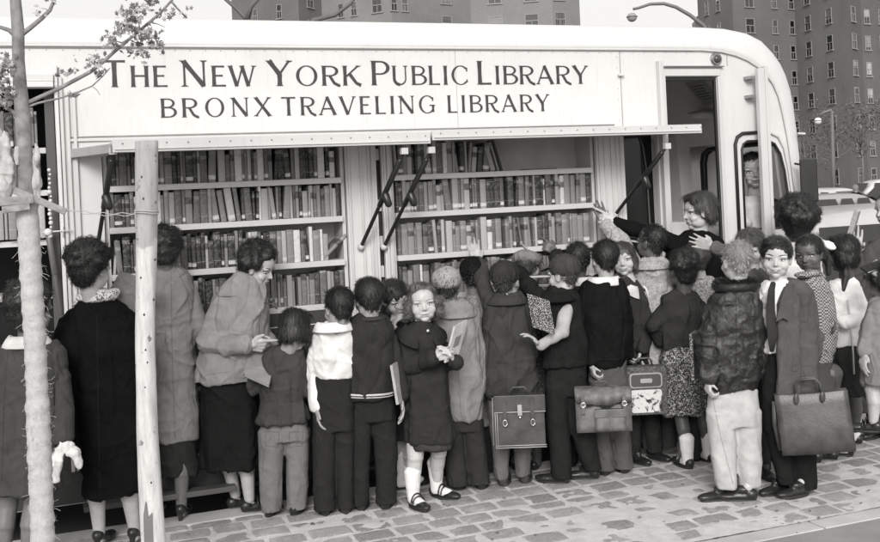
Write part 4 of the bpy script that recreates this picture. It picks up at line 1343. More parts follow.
def word(txt, px0, px1, zb, hbig, hsm, first=True, gap=.12):
    x0, x1 = PY(px0, 85, 0)[0], PY(px1, 85, 0)[0]
    hs = [hbig if (i == 0 and first) else hsm for i in range(len(txt))]
    tot = sum(GL[c][0] * h_ for c, h_ in zip(txt, hs)) + gap * sum(hs[:-1])
    k = (x1 - x0) / tot; x = x0
    for c, h_ in zip(txt, hs):
        w = GL[c][0] * h_ * k
        m = letter_mesh(c, x, zb, w, h_)
        bb(m, 'letter', INK, fixn=False)
        x += w + gap * h_ * k
Z1, Z2 = 2.382, 2.208
word('THE', 103, 168, Z1, .148, .118); word('NEW', 181, 256, Z1, .148, .118); word('YORK', 268, 361, Z1, .148, .118)
word('PUBLIC', 371, 468, Z1, .148, .118); word('LIBRARY', 477, 588, Z1, .148, .118)
word('BRONX', 159, 270, Z2, .108, .108, False, .28); word('TRAVELING', 280, 434, Z2, .108, .108, False, .2); word('LIBRARY', 446, 548, Z2, .108, .108, False, .2)

# ------------------------------------------------------------------ books, each one its own
def mat_book(mode):
    t = NT('book cloth'); c = t.coord('Object')
    r1 = t.N('ObjectInfo').outputs['Random'] if mode == 'obj' else t.N('NewGeometry').outputs['Random Per Island']
    base = t.ramp(r1, [(0, .025), (.14, .12), (.27, .21), (.40, .05), (.50, .30), (.60, .15), (.71, .40), (.80, .24), (.92, .62)], 'CONSTANT')
    r2 = t.math('FRACT', t.math('MULTIPLY', r1, 37.7)); r3 = t.math('FRACT', t.math('MULTIPLY', r1, 91.3)); r4 = t.math('FRACT', t.math('MULTIPLY', r1, 17.1))
    sep = t.N('SeparateXYZ'); gz = t.N('TexCoord')
    t.l.new(gz.outputs['Generated'] if mode == 'obj' else gz.outputs['Object'], sep.inputs[0])
    z = sep.outputs['Z'] if mode == 'obj' else t.math('FRACT', t.math('MULTIPLY', sep.outputs['Z'], 4.2))
    def band(pos, wd):
        return t.math('LESS_THAN', t.math('ABSOLUTE', t.math('SUBTRACT', z, pos)), wd)
    light = t.math('MULTIPLY', band(t.math('ADD', .76, t.math('MULTIPLY', r2, .1)), .05), t.math('GREATER_THAN', r3, .45))
    nz = t.noise(t.coord(scale=(300, 300, 160)), 1.0, 1)
    txt = t.math('MULTIPLY', light, t.math('GREATER_THAN', nz, .5))
    lines = t.math('MULTIPLY', t.math('MAXIMUM', band(.9, .008), band(.2, .008)), t.math('GREATER_THAN', r2, .4))
    tag_ = t.math('MULTIPLY', band(.13, .055), t.math('GREATER_THAN', r4, .72))
    blk = t.math('MULTIPLY', band(.68, .10), t.math('LESS_THAN', r4, .30))
    col = t.mix(t.math('MULTIPLY', blk, .8), base, .03)
    col = t.mix(t.math('MULTIPLY', txt, .7), col, .45)
    col = t.mix(t.math('MULTIPLY', lines, .6), col, .42)
    col = t.mix(tag_, col, .6)
    col = t.mix(t.ramp(t.noise(c, 60, 4), [(.45, 0), (.7, .4)]), col, .3)
    t.bump(t.noise(c, 500, 2), .2, .001)
    return t.out(col, .6, Specular_IOR_Level=.35)
BOOKM = mat_book('obj'); BOOKI = mat_book('isl'); PAGES = plain('page edges', .55, .85, nscale=40)
def book_mesh(w, h, d):
    """spine towards -Y, rounded; w along X"""
    m = MB(); n = 6; sec = [(w / 2, d)]
    for i in range(n + 1):
        a = math.pi * i / n; sec.append((w / 2 * math.cos(a), -.004 - .005 * math.sin(a) + .004))
    sec.append((-w / 2, d))
    m.prism([(p[0], p[1]) for p in sec], 0, h, 2)
    return m
_bk = {}
def book_variant(r):
    k = r.randint(0, 26)
    if k not in _bk:
        rr = np.random.RandomState(100 + k)
        w, h, d = rr.choice([.015, .018, .021, .024, .027, .031, .040]), rr.choice([rr.uniform(.150, .205), rr.uniform(.18, .205)]), rr.uniform(.12, .155)
        _bk[k] = (book_mesh(w, h, d).mesh('book'), w, h, d)
        _bk[k][0].materials.append(BOOKM)
    return _bk[k]
books = []
stuffed = MB()
def shelf_row(x0, x1, z, label, group, seed, hmax=.205, gaps=(), single=True, lean_at=()):
    r = np.random.RandomState(seed); x = x0
    while x < x1 - .02:
        for a, b in gaps:
            if a <= x < b: x = b
        if x > x1 - .03: break
        me, w, h, d = book_variant(r)
        lean = 0
        for a, b, an in lean_at:
            if a <= x < b: lean = an
        if r.rand() < .09 and lean == 0: lean = r.choice([-.11, -.06, .05, .10])
        ww = w + abs(math.sin(lean)) * h * (.35 if lean else 0)
        if x + ww > x1: break
        if h > hmax: h_s = hmax / h
        else: h_s = 1
        pos = (x + ww / 2 - math.sin(lean) * h * .0, .016 + r.uniform(0, .02), z + .001 + abs(math.sin(lean)) * w / 2)
        if single:
            o = bpy.data.objects.new('book', me); scene.collection.objects.link(o)
            o.location = pos; o.scale = (1, 1, h_s); o.rotation_euler = (0, lean, r.uniform(-.02, .02))
            tag(o, label, 'book', group); books.append(o)
        else:
            for q in [book_mesh(w, h * h_s, d)]:
                stuffed.add(np.vstack(q.v) + np.array(pos), q.f)
        x += ww + r.uniform(.0003, .0022) + (r.uniform(.01, .03) if r.rand() < .03 else 0)
shelf_row(.362, 1.688, SHT[0], 'upright cloth-bound book in the top row of the wide bay beside the coated women', 'books in the top row of the near bay', 1)
shelf_row(.362, 1.688, SHT[1], 'upright cloth-bound book in the second row of the wide bay beside the coated women', 'books in the second row of the near bay', 2, lean_at=((.9, 1.02, -.12),))
shelf_row(.362, 1.60, SHT[2], 'upright cloth-bound book in the third row of the wide bay beside the coated women', 'books in the third row of the near bay', 3)
shelf_row(2.03, 2.80, SHT[0], 'upright cloth-bound book in the half-empty top row of the bay above the capped boys', 'books in the half-empty top row', 5, lean_at=((2.5, 2.62, .12), (2.62, 2.78, -.26)))
shelf_row(2.03, 3.385, SHT[1], 'upright cloth-bound book in the second row of the bay above the capped boys', 'books in the second row of the far bay', 6)
shelf_row(2.03, 3.385, SHT[2], 'upright cloth-bound book in the third row the children reach for', 'books in the third row of the far bay', 7)
shelf_row(.362, 1.688, SHT[3], '', '', 4, single=False, lean_at=((1.1, 1.2, -.12),))
shelf_row(2.03, 3.385, SHT[3], '', '', 8, single=False)
for z, s_ in ((2.07, 21), (1.84, 22), (1.57, 23)):
    shelf_row(-.9, .03, z, '', '', s_, single=False)
o = stuffed.build('shelved_books', [BOOKI], None, (1.8, .1, 1.1), False); tag(o, 'rows of old books low on the shelves and in the dark rear bay', 'books', None, 'stuff')
# one fallen book and one flat magazine
me, w, h, d = book_variant(np.random.RandomState(4))
o = bpy.data.objects.new('book', me); scene.collection.objects.link(o); o.location = (1.56, .03, SHT[2] + .012); o.rotation_euler = (0, math.radians(48), 0)
tag(o, 'single book leaning far over at the end of the third row beside the white post', 'book')
m = MB(); m.box((2.95, .05, SHT[0] + .001), (3.15, .19, SHT[0] + .007)); o = m.build('magazine', [plain('magazine', .12, .6)], None, (3.05, .1, SHT[0] + .001)); tag(o, 'thin dark pamphlet lying alone on the empty end of the top shelf', 'pamphlet')
print('books', len(books))

# dry leaves and scraps blown over the setts
r = np.random.RandomState(17); V, Fc = [], []
for k in range(150):
    x, y = r.uniform(-.6, 6.5), r.uniform(-1.95, -.32); q = r.uniform(.006, .018); a = r.uniform(0, 6.28); c = np.array((x, y, .009)); i = len(V)
    for j in range(6):
        rr = q * r.uniform(.5, 1.1); V.append(c + np.array((math.cos(a + j * 1.047) * rr, math.sin(a + j * 1.047) * rr * .6, r.uniform(-.002, .006))))
    Fc.append(tuple(range(i, i + 6)))
mb = MB(); mb.add(np.array(V), Fc)
tl = NT('litter'); tl.out(tl.ramp(tl.N('NewGeometry').outputs['Random Per Island'], [(0, .05), (.7, .18), (1, .5)]), .9)
o = mb.build('leaf_litter', [tl.m], None, (2, -1, 0), fixn=False); tag(o, 'scattered dry leaves and scraps on the cobbled pavement', 'litter', None, 'stuff')

# ------------------------------------------------------------------ far buildings
def mat_brick(v):
    t = NT('brick'); c = t.coord()
    n = t.noise(c, .25, 6, .65); n2 = t.noise(c, 6, 4, .8)
    col = t.ramp(n, [(.3, v * .85), (.7, v * 1.15)])
    col = t.mix(t.ramp(n2, [(.4, 0), (.65, .35)]), col, v * 1.5)
    return t.out(col, .9, Specular_IOR_Level=.15)
WINF = plain('window frame', .27, .6, bs=0)
def mat_pane():
    t = NT('window pane'); r = t.N('ObjectInfo').outputs['Random']
    sep = t.N('SeparateXYZ'); tc = t.N('TexCoord'); t.l.new(tc.outputs['Generated'], sep.inputs[0])
    up = t.math('GREATER_THAN', sep.outputs['Z'], t.math('FRACT', t.math('MULTIPLY', r, 7.7)))
    blind = t.ramp(r, [(0, .12), (.3, .3), (.55, .5), (.8, .2)], 'CONSTANT')
    col = t.mix(up, .05, blind)
    return t.out(col, .2)
PANE = mat_pane()
def facade_window(w, h):
    m = MB(); fr = .07
    m.box((-w / 2, -.06, 0), (-w / 2 + fr, .06, h)); m.box((w / 2 - fr, -.06, 0), (w / 2, .06, h))
    m.box((-w / 2 + fr, -.05, h - fr), (w / 2 - fr, .06, h)); m.box((-w / 2 + fr, -.05, h * .5 - .04), (w / 2 - fr, .05, h * .5 + .04))
    m.box((-w / 2 - .1, -.14, -.12), (w / 2 + .1, .06, -.004)); m.box((-.03, -.03, .0), (.03, .03, h * .49))
    p = MB(); p.box((-w / 2 + fr * .8, .0, .02), (w / 2 - fr * .8, .02, h - .03))
    return m.mesh('window'), p.mesh('pane')
WM = {}
for nm, (w, h) in dict(w=(1.25, 1.55), n=(.75, 1.5), d=(1.5, 1.5)).items():
    a, b = facade_window(w, h); a.materials.append(WINF); b.materials.append(PANE); WM[nm] = (a, b)
def building(label, plan, ztop, wins, vs, z0=-.15):
    """plan: list of (px, Z) corners left to right; wins: list of (panel, t along panel, kind, z list)"""
    pts = []
    for px, Z in plan:
        p = P(px, 190, Z); pts.append(np.array([p[0], p[1]]))
    back = tuple(P(px, 190, Z + 16)[:2] for px, Z in ((plan[-1][0] - 2, plan[-1][1]), (plan[0][0] + 2, plan[0][1])))
    base = np.array([(pts[0][0] + pts[-1][0]) / 2, (pts[0][1] + pts[-1][1]) / 2 + 6, z0])
    b = thing('apartment_building', base, label, 'building')
    poly = pts + list(back)
    for i in range(len(poly)):
        p, q = poly[i], poly[(i + 1) % len(poly)]
        m = MB(); m.add([(p[0], p[1], z0), (q[0], q[1], z0), (q[0], q[1], ztop), (p[0], p[1], ztop)], [(0, 1, 2, 3)])
        m.build('wall', [vs[i] if i < len(vs) else vs[0]], b, base, fixn=False)
    m = MB(); m.prism([tuple(p) for p in poly], ztop - .3, ztop + .5, 2); m.build('roof', [plain('flat roof', .2, .9)], b, base)
    for pn, t, kind, zs in wins:
        p, q = pts[pn], pts[pn + 1]
        d = (q - p) / np.linalg.norm(q - p); ang = math.atan2(d[1], d[0])
        c = p + (q - p) * t
        for z in zs:
            w = bpy.data.objects.new('window', WM[kind][0]); scene.collection.objects.link(w)
            w.location = (c[0] - base[0], c[1] - base[1], z - base[2]); w.rotation_euler = (0, 0, ang); w.parent = b
            pn_ = bpy.data.objects.new('pane', WM[kind][1]); scene.collection.objects.link(pn_); pn_.parent = w
    return b
BRICK_LIT_SHADED = [mat_brick(.18), mat_brick(.14), mat_brick(.20), mat_brick(.11)]  # one brick in several tones: lit and shaded walls put into the colour
def zrow(py, px, Z): return P(px, py, Z)[2]
step = 27 * 108 / FOC
z0 = zrow(100, 838, 104)
zz = [z0 + step * k for k in range(-5, 5)]
building('tall dark brick apartment tower rising behind the front of the bus', [(706, 119), (741, 112), (803, 116), (851, 106), (869, 110), (905, 112)], 62,
         [(0, .27, 'n', zz), (0, .60, 'n', zz), (1, .26, 'w', zz), (1, .66, 'n', zz), (1, .94, 'n', zz), (2, .28, 'w', zz), (2, .72, 'w', zz), (3, .55, 'w', zz), (4, .15, 'n', zz), (4, .6, 'w', zz)],
         [BRICK_LIT_SHADED[0], BRICK_LIT_SHADED[1], BRICK_LIT_SHADED[2], BRICK_LIT_SHADED[3], BRICK_LIT_SHADED[3]])
zb = zrow(27, 500, 115); zz2 = [zb + step * 1.05 * k for k in range(-3, 4)]; zz3 = [zb + step * 1.05 * (k + .5) + .4 for k in range(-3, 4)]
building('wide brick apartment block seen over the roof of the bus behind the sign', [(240, 118), (307, 112), (330, 116), (400, 112), (479, 117), (561, 116), (588, 117)], 46,
         [(0, .36, 'n', zz3), (0, .72, 'n', zz3), (1, .5, 'w', zz2), (2, .28, 'n', zz3), (2, .47, 'n', zz3), (2, .80, 'w', zz3), (3, .03, 'n', zz3), (3, .16, 'n', zz3), (3, .68, 'w', zz2),
          (4, .3, 'd', zz2), (4, .74, 'd', zz2), (5, .25, 'w', zz2)],
         [BRICK_LIT_SHADED[1], BRICK_LIT_SHADED[1], BRICK_LIT_SHADED[2], BRICK_LIT_SHADED[0], BRICK_LIT_SHADED[2], BRICK_LIT_SHADED[0]])

# ------------------------------------------------------------------ trees
BARK = plain('bark', .16, .85, nscale=30, var=.35, bs=.6)
def mat_leaf(v):
    t = NT('leaves'); ge = t.N('NewGeometry')
    col = t.ramp(ge.outputs['Random Per Island'], [(0, v * .5), (.5, v), (1, v * 1.8)])
    t.p.inputs['Transmission Weight'].default_value = 0
    return t.out(col, .6)
LEAF = mat_leaf(.085)
def limb(mb, pts, rad, seg=8): mb.tube(pts, rad, seg)
def far_tree(px, Z, ytop, ybase, spread, label, leaves=500, seed=1, group=None, bare=False, z0=-.13):
    r = np.random.RandomState(seed)
    b = P(px, 200, Z); b[2] = z0; top = P(px, ytop, Z); hgt = top[2] - z0
    t = thing('street_tree', b, label, 'tree', group)
    mb = MB(); tr = .012 * hgt
    limb(mb, [b, b + UP * hgt * .35 + RT * .1, b + UP * hgt * .7], [tr, tr * .8, tr * .45]); tips = []
    for k in range(13):
        a = r.uniform(0, 6.28); s = b + UP * hgt * r.uniform(.38, .68)
        d = np.array([math.cos(a), math.sin(a), r.uniform(.3, 1.2)]); e1 = s + d * spread * r.uniform(.35, .5); e2 = e1 + d * spread * .3 + r.normal(size=3) * .1 * spread + UP * .1 * spread
        limb(mb, [s, e1, e2], [tr * .38, tr * .22, tr * .08], 5)
        for j in range(3):
            f = s + (e2 - s) * r.uniform(.4, .95); h_ = f + r.normal(size=3) * spread * .2 + UP * .12 * spread
            limb(mb, [f, (f + h_) / 2 + r.normal(size=3) * .02, h_], [tr * .12, tr * .09, tr * .03], 4); tips.append(h_)
        tips.append(e2)
    mb.build('trunk', [BARK], t, b, True)
    if leaves:
        V, Fc = [], []
        for k in range(leaves):
            c = tips[r.randint(len(tips))] + r.normal(size=3) * spread * .13
            n = r.normal(size=3); n /= np.linalg.norm(n); u = np.cross(n, r.normal(size=3)); u /= np.linalg.norm(u); w = np.cross(n, u); q = r.uniform(.05, .12) * hgt / 8
            i = len(V); V += [c - u * q, c + w * q * .7, c + u * q, c - w * q * .7]; Fc.append((i, i + 1, i + 2, i + 3))
        m = MB(); m.add(np.array(V), Fc); m.build('crown', [LEAF], t, b, fixn=False)
    return t
far_tree(863, 70, 100, 212, 2.6, 'small leafy street tree before the tower to the right of the lamp post', 1500, 4)
far_tree(806, 72, 118, 212, 2.2, 'sparse street tree before the tower just beyond the bus mirror', 700, 6)
far_tree(835, 95, 122, 205, 3.0, 'faint sparse tree at the foot of the tower behind the lamp post', 500, 8)

# bare tree whose twigs show above the bus roof
t = thing('bare_tree', P(330, 300, 16) * (1, 1, 0) + (0, 0, -.13), 'bare tree behind the bus with thin twigs showing over the roof', 'tree')
b = np.array(t.location); tr = MB(); Z = 16
limb(tr, [b, P(318, 120, Z), P(300, 60, Z)], [.14, .11, .09])
br = [[P(300, 60, Z), P(270, 40, Z), P(247, 19, Z), P(236, 8, Z), P(222, -4, Z)], [P(247, 19, Z), P(251, 6, Z), P(262, -6, Z)], [P(300, 60, Z), P(312, 30, Z), P(313, 20, Z), P(335, 15, Z), P(350, 4, Z), P(358, -6, Z)]]
for q in br: limb(tr, q, [.05 - .006 * i for i in range(len(q))], 6)
tr.build('trunk', [plain('pale bark', .12, .8)], t, b, True)

# ------------------------------------------------------------------ street lamps
def lamp_post(base, pts, head, label, lens_v=.7, r=.05):
    t = thing('street_lamp', base, label, 'street lamp')
    m = MB(); m.tube(pts, [r * (1 - .5 * i / len(pts)) for i in range(len(pts))], 8); m.build('pole', [plain('lamp pole', .14, .6)], t, base, True)
    m = MB(); k = head[1]
    c = head[0]; m.loft([[c + RT * (k * w * math.cos(a)) + FW * (k * w * math.sin(a)) + UP * k * z for a in np.linspace(0, 6.283, 17)[:-1]] for w, z in ((.1, .95), (.12, .6), (.45, .45), (1.0, .3), (1.05, .18))])
    m.build('lamp_head', [plain('lamp head', .12, .5)], t, base, True)
    m = MB(); m.ell(c + UP * k * .15, (k * .9, k * .9, k * .85)); m.build('lamp_glass', [plain('lamp bowl', lens_v, .2, bs=0)], t, base, True)
    return t
Z = 19
b = P(710, 300, Z); b[2] = -.13
pp = [b, P(712, 90, Z), P(708, 32, Z)] + [P(x, y, Z) for x, y in ((703, 25), (690, 15), (676, 7), (664, 3.5), (650, 4), (638, 8), (633, 9))]
lamp_post(b, pp, (P(632, 18, Z), .10), 'curved-arm street lamp arching over the bus roof before the white sky', .3, .045)
Z = 62; b = P(835, 222, Z); b[2] = -.13
lamp_post(b, [b, P(833, 160, Z), P(832, 112, Z), P(831, 110, Z), P(825, 112, Z), P(819, 115, Z)], (P(818, 121.5, Z), .24), 'distant lamp post with one lit-looking bowl before the brick tower', .8, .12)
# slim finial far behind the lamp
Z = 150; b = P(703, 200, Z); b[2] = -.15
t = thing('tower', b, 'slender far tower top showing between the lamp arm and the brick tower', 'tower')
m = MB()
for w, y0, y1 in ((.8, 200, 22), (1.1, 24, 20), (.7, 20, 17), (.9, 17, 16), (.35, 16, 12)):
    lo, hi = P(703, y0, Z), P(703, y1, Z); m.obox((lo + hi) / 2, RT * w, FW * w, UP * (hi[2] - lo[2]) / 2 * 1.0)
m.build('shaft', [plain('pale stone', .45, .8)], t, b)  # one even pale grey over the whole shaft

# ------------------------------------------------------------------ cars
def car(label, loc, ang, paint, group=None, L=5.1, W=1.86, Hh=1.55, wagon=False, scale=1.0, cat='car'):
    loc = np.array(loc, float)
    t = thing('parked_car', loc, label, cat, group); t.rotation_euler = (0, 0, ang); t.scale = (scale,) * 3
    pm = plain('car paint', paint, .22, bs=0, var=.04); chrome = plain('chrome', .6, .15, .9, bs=0); dark = plain('car glass', .03, .08, bs=0)
    o = (0, 0, 0)
    # lower body: sections along x (front at +x)
    prof = [(-.5, .55, .86, .80), (-.485, .42, .93, .90), (-.40, .30, .99, .97), (-.28, .28, 1.0, 1.0), (0, .28, .98, 1.0), (.2, .28, .98, 1.0), (.30, .28, 1.0, .99), (.42, .30, .98, .97), (.485, .38, .90, .88), (.5, .5, .80, .74)]
    rings = []
    for x, zl, zh_, w in prof:
        zt = zh_ * .93; hw = W / 2 * w
        sec = [(hw * .80, zl), (hw * .97, zl + .12), (hw, zl + .3), (hw * .97, zt - .12), (hw * .86, zt - .02), (hw * .55, zt + .035), (0, zt + .05), (-hw * .55, zt + .035), (-hw * .86, zt - .02), (-hw * .97, zt - .12), (-hw, zl + .3), (-hw * .97, zl + .12), (-hw * .80, zl)]
        rings.append([np.array((x * L, y, z)) for y, z in sec])
    m = MB(); m.loft(rings); bd = m.build('body', [pm], t, o, True)
    bd.modifiers.new('sub', 'SUBSURF').levels = 1
    x0, x1 = (-.46, .18) if wagon else (-.33, .17)
    cab = [(x0, .93, .80), (x0 + .07 if not wagon else x0 + .02, Hh - .10, .70), (x0 + .14 if not wagon else x0 + .06, Hh - .01, .66), (-.02, Hh, .68), (.06, Hh - .03, .68), (.10, Hh - .10, .70), (x1 + .03, .95, .80)]
    rings = []
    for x, z, w in cab:
        hw = W / 2 * w; zl = .90
        rings.append([np.array((x * L, y, zz_)) for y, zz_ in ((W / 2 * .84, zl), (hw * 1.02, z - (z - zl) * .15), (hw * .85, z + .0), (0, z + .025), (-hw * .85, z), (-hw * 1.02, z - (z - zl) * .15), (-W / 2 * .84, zl))])
    m = MB(); m.loft(rings); cb = m.build('cabin', [pm], t, o, True); cb.modifiers.new('sub', 'SUBSURF').levels = 1
    for sy in (-1, 1):     # side windows
        edges = [(x0 + .10, -.075), (-.065, .015), (.025, .105)] if not wagon else [(x0 + .03, -.27), (-.26, -.12), (-.11, 0.01), (.02, .105)]
        for a, b_ in edges:
            m = MB(); yb, yt = W / 2 * .835, W / 2 * .735
            m.add([(a * L, sy * (yb + .012), .99), (b_ * L, sy * (yb + .012), .99), (b_ * L - .06, sy * (yt + .02), Hh - .13), (a * L + .04, sy * (yt + .02), Hh - .13)], [(0, 1, 2, 3)])
            m.build('side_window', [dark], t, o, fixn=False)
    m = MB(); m.add([(.205 * L, -.66, 1.0), (.205 * L, .66, 1.0), (.125 * L, .56, Hh - .12), (.125 * L, -.56, Hh - .12)], [(0, 1, 2, 3)]); m.build('windscreen', [dark], t, o, fixn=False)
    for sy in (-1, 1):
        m = MB(); m.ell((.487 * L, sy * .66, .72), (.05, .12, .12), seg=14); m.build('headlight', [plain('headlamp', .7, .1, bs=0)], t, o, True)
        m = MB(); m.ell((-.495 * L, sy * .68, .72), (.04, .08, .11), seg=12); m.build('tail_light', [plain('tail lamp', .08, .2, bs=0)], t, o, True)
    for sx in (1, -1):
        m = MB(); m.tube([(sx * (.49 * L - .12), -W / 2 * 1.0, .46), (sx * (.515 * L), -W / 2 * .85, .46), (sx * (.53 * L), 0, .46), (sx * (.515 * L), W / 2 * .85, .46), (sx * (.49 * L - .12), W / 2 * 1.0, .46)], .075, 8); m.build('bumper', [chrome], t, o, True)
    m = MB()
    for k in range(4): m.box((.485 * L, -.5, .52 + .06 * k), (.51 * L, .5, .545 + .06 * k))
    m.build('grille', [chrome], t, o)
    m = MB(); m.box((-.46 * L, -W / 2 - .004, .66), (.44 * L, -W / 2 * .985, .685)); m.build('chrome_strip', [chrome], t, o)
    for sx in (.31, -.31):
        for sy in (-1, 1):
            y = sy * (W / 2 - .11)
            rg = lambda rr, yy: [np.array((sx * L + rr * math.cos(a), yy, .345 + rr * math.sin(a))) for a in np.linspace(0, 2 * math.pi, 25)[:-1]]
            m = MB(); m.loft([rg(.30, y + sy * .125), rg(.345, y + sy * .10), rg(.345, y - .1), rg(.30, y - .12)]); w_ = m.build('wheel', [BLACKR], t, o)
            m = MB(); m.loft([rg(.19, y + sy * .126), rg(.15, y + sy * .150)]); m.build('hubcap', [chrome], w_, o)
    return t
w = P(868, 200, 41); yaw0 = math.atan2(RT[1], RT[0])
car('pale sedan parked side-on in the far lot behind the man in the dark jacket', (w[0] + .6, w[1], -.12), yaw0 + math.pi, .55, 'cars parked in the far lot')
w = P(832, 200, 35)
car('light two-door car nosing forward at the left end of the far lot', (w[0], w[1], -.12), math.atan2(-FW[1], -FW[0]) + .5, .50, 'cars parked in the far lot', Hh=1.38)
w = P(905, 200, 33)
car('pale rounded car at the picture edge of the far lot nearer than the sedan', (w[0], w[1], -.12), yaw0 + math.pi, .6, 'cars parked in the far lot')
car('light estate car with a pale roof parked at the kerb ahead of the bus', (7.80, 1.35, -.13), 0, .46, None, 4.9, 1.9, 1.56, True)
w = P(842, 212, 27)
car('low white car roof and windscreen just beyond the kerbside estate car', (w[0], w[1], -.12), yaw0, .30, None, 4.6, 1.8, 1.34)

# ------------------------------------------------------------------ young tree in the foreground
ty = -1.45
def TP(px, py, dy=0): return PY(px, py, ty + dy)
base = TP(62, 640); base[2] = 0
t = thing('young_tree', base, 'slim young street tree with its lower trunk wrapped in pale burlap', 'tree')
mb = MB()
tp = [(64, 650), (50, 600), (43, 542), (39, 440), (35, 340), (30, 258), (27, 202), (25, 160), (23, 120), (20, 85), (18.5, 60), (18, 30), (15.5, 0), (13, -40), (12, -90)]
limb(mb, [TP(x, y) for x, y in tp], [.055, .042, .040, .038, .036, .034, .032, .031, .032, .027, .024, .025, .022, .018, .01], 14)
for q, r0, r1 in (([(25, 104), (40, 97), (60, 88), (75, 80), (90, 72), (103, 62), (115, 51), (128, 40), (140, 30), (152, 20), (162, 11), (172, 0), (182, -14)], .0095, .005),
                  ([(25, 108), (38, 103), (60, 98), (78, 92), (92, 86), (102, 77), (110, 68)], .0055, .002),
                  ([(22, 34), (30, 28), (42, 18), (50, 10), (54, 0), (56, -20)], .011, .006), ([(18, 38), (9, 30), (0, 27), (-18, 24)], .011, .006),
                  ([(24, 118), (14, 113), (5, 106), (-4, 96), (-20, 84)], .010, .006), ([(171, 1), (178, 9), (187, 18)], .005, .003), ([(124, 43), (112, 40), (104, 36)], .003, .0015),
                  ([(140, 30), (138, 18), (132, 6)], .003, .001), ([(103, 62), (96, 56), (88, 54)], .003, .001), ([(150, 22), (158, 24), (165, 27)], .003, .001), ([(92, 86), (97, 90), (100, 95)], .002, .001)):
    n = len(q); limb(mb, [TP(x, y, -.004 * i * (1 if i % 2 else -1)) for i, (x, y) in enumerate(q)], [r0 + (r1 - r0) * i / (n - 1) for i in range(n)], 8)
me = mb.build('trunk', [mat_bark()] if False else [plain('smooth bark', .21, .8, nscale=22, var=.4, bs=.5)], t, base, True)
# burlap winding: overlapping turns
mb = MB(); rings = []; zlo, zhi = 650, 200; r = np.random.RandomState(2); k = 0; yv = 655
xs_ = [q[0] for q in tp][::-1]; ys_ = [q[1] for q in tp][::-1]
while yv > 199:
    x = np.interp(yv, ys_, xs_); c = TP(x, yv); ph = (k % 4) / 4
    rad = .041 + .0042 * (1 - ph) ** 2 + (.004 if yv > 400 else 0) + r.uniform(-.0008, .0008)
    rings.append([c + np.array([math.cos(a), math.sin(a), 0]) * (rad + .0012 * math.sin(3 * a + k) + r.uniform(-.0010, .0010)) + UP * .010 * math.cos(a - .6) for a in np.linspace(0, 2 * math.pi, 25)[:-1]])
    yv -= 4.2 + r.uniform(-.5, .5); k += 1
mb.loft(rings)
tb = NT('burlap'); c_ = tb.coord(); n_ = tb.noise(c_, 40, 5, .7); wv = tb.noise(tb.coord(scale=(420, 420, 420)), 1, 2)
tb.bump(tb.math('ADD', n_, wv), .8, .004)
BUR = tb.out(tb.mix(tb.ramp(wv, [(.35, .5), (.6, 0)]), tb.ramp(n_, [(.3, .42), (.6, .58)]), .34), .95, Specular_IOR_Level=.1)
mb.build('burlap_wrap', [BUR], t, base, True)
mb = MB(); r = np.random.RandomState(12)      # loose threads and folded cloth at the top of the wrap
for k in range(150):
    yv = r.uniform(200, 542); x = np.interp(yv, ys_, xs_); a = r.uniform(math.pi, 2.3 * math.pi); c = TP(x, yv) + np.array([math.cos(a), math.sin(a), 0]) * .045
    d = np.array([math.cos(a), math.sin(a), r.uniform(-1, .3)]) * r.uniform(.008, .03)
    mb.tube([c, c + d * .6 + r.normal(size=3) * .003, c + d + r.normal(size=3) * .006], .0007, 4)
tag(mb.build('frayed_threads', [BUR], t, base), kind='stuff')
def cloth_lump(name, pts, rad, parent, org, mat, amp=.012, seed=0, vs=.008):
    m = MB()
    for (p, q_) in zip(pts, rad): m.ell(p, q_)
    me = voxel(m, vs, 3); co, no = getco(me), getno(me)
    setco(me, co + no * ((1 - np.abs(noise3(co * 28 + seed))) ** 2 * amp)[:, None] - org)
    return link(name, me, [mat], parent, None, True)
r = np.random.RandomState(31)
def tatters(pts, n, sc=1.0): 
    out = []
    for x, y, w_, h_ in pts:
        for _ in range(n): out.append((TP(x + r.uniform(-w_, w_), y + r.uniform(-h_, h_), r.uniform(-.02, .02)), (r.uniform(.006, .012) * sc, r.uniform(.006, .012) * sc, r.uniform(.025, .05) * sc)))
    return [a for a, _ in out], [b for _, b in out]
_a, _b = tatters([(36, 160, 2, 8), (37, 178, 3, 8), (36, 192, 3, 5), (18, 152, 2, 6)], 7)
cloth_lump('burlap_fold', _a, _b, t, base, BUR, seed=2, vs=.005, amp=.006)
mb = MB(); V, Fc = [], []; r = np.random.RandomState(21)
def leaf_at(c, s):
    n = r.normal(size=3) + np.array([0, -1.2, .3]); n /= np.linalg.norm(n); u = np.cross(n, r.normal(size=3)); u /= np.linalg.norm(u); w_ = np.cross(n, u); i = len(V)
    lob = [(0, -1), (.25, -.35), (.85, -.45), (.5, .05), (.75, .55), (.28, .45), (0, 1.1), (-.28, .45), (-.75, .55), (-.5, .05), (-.85, -.45), (-.25, -.35)]
    V.append(c + n * s * .12)
    for a, b_ in lob: V.append(c + u * a * s + w_ * b_ * s + n * s * .1 * r.normal())
    for j in range(12): Fc.append((i, i + 1 + j, i + 1 + (j + 1) % 12))
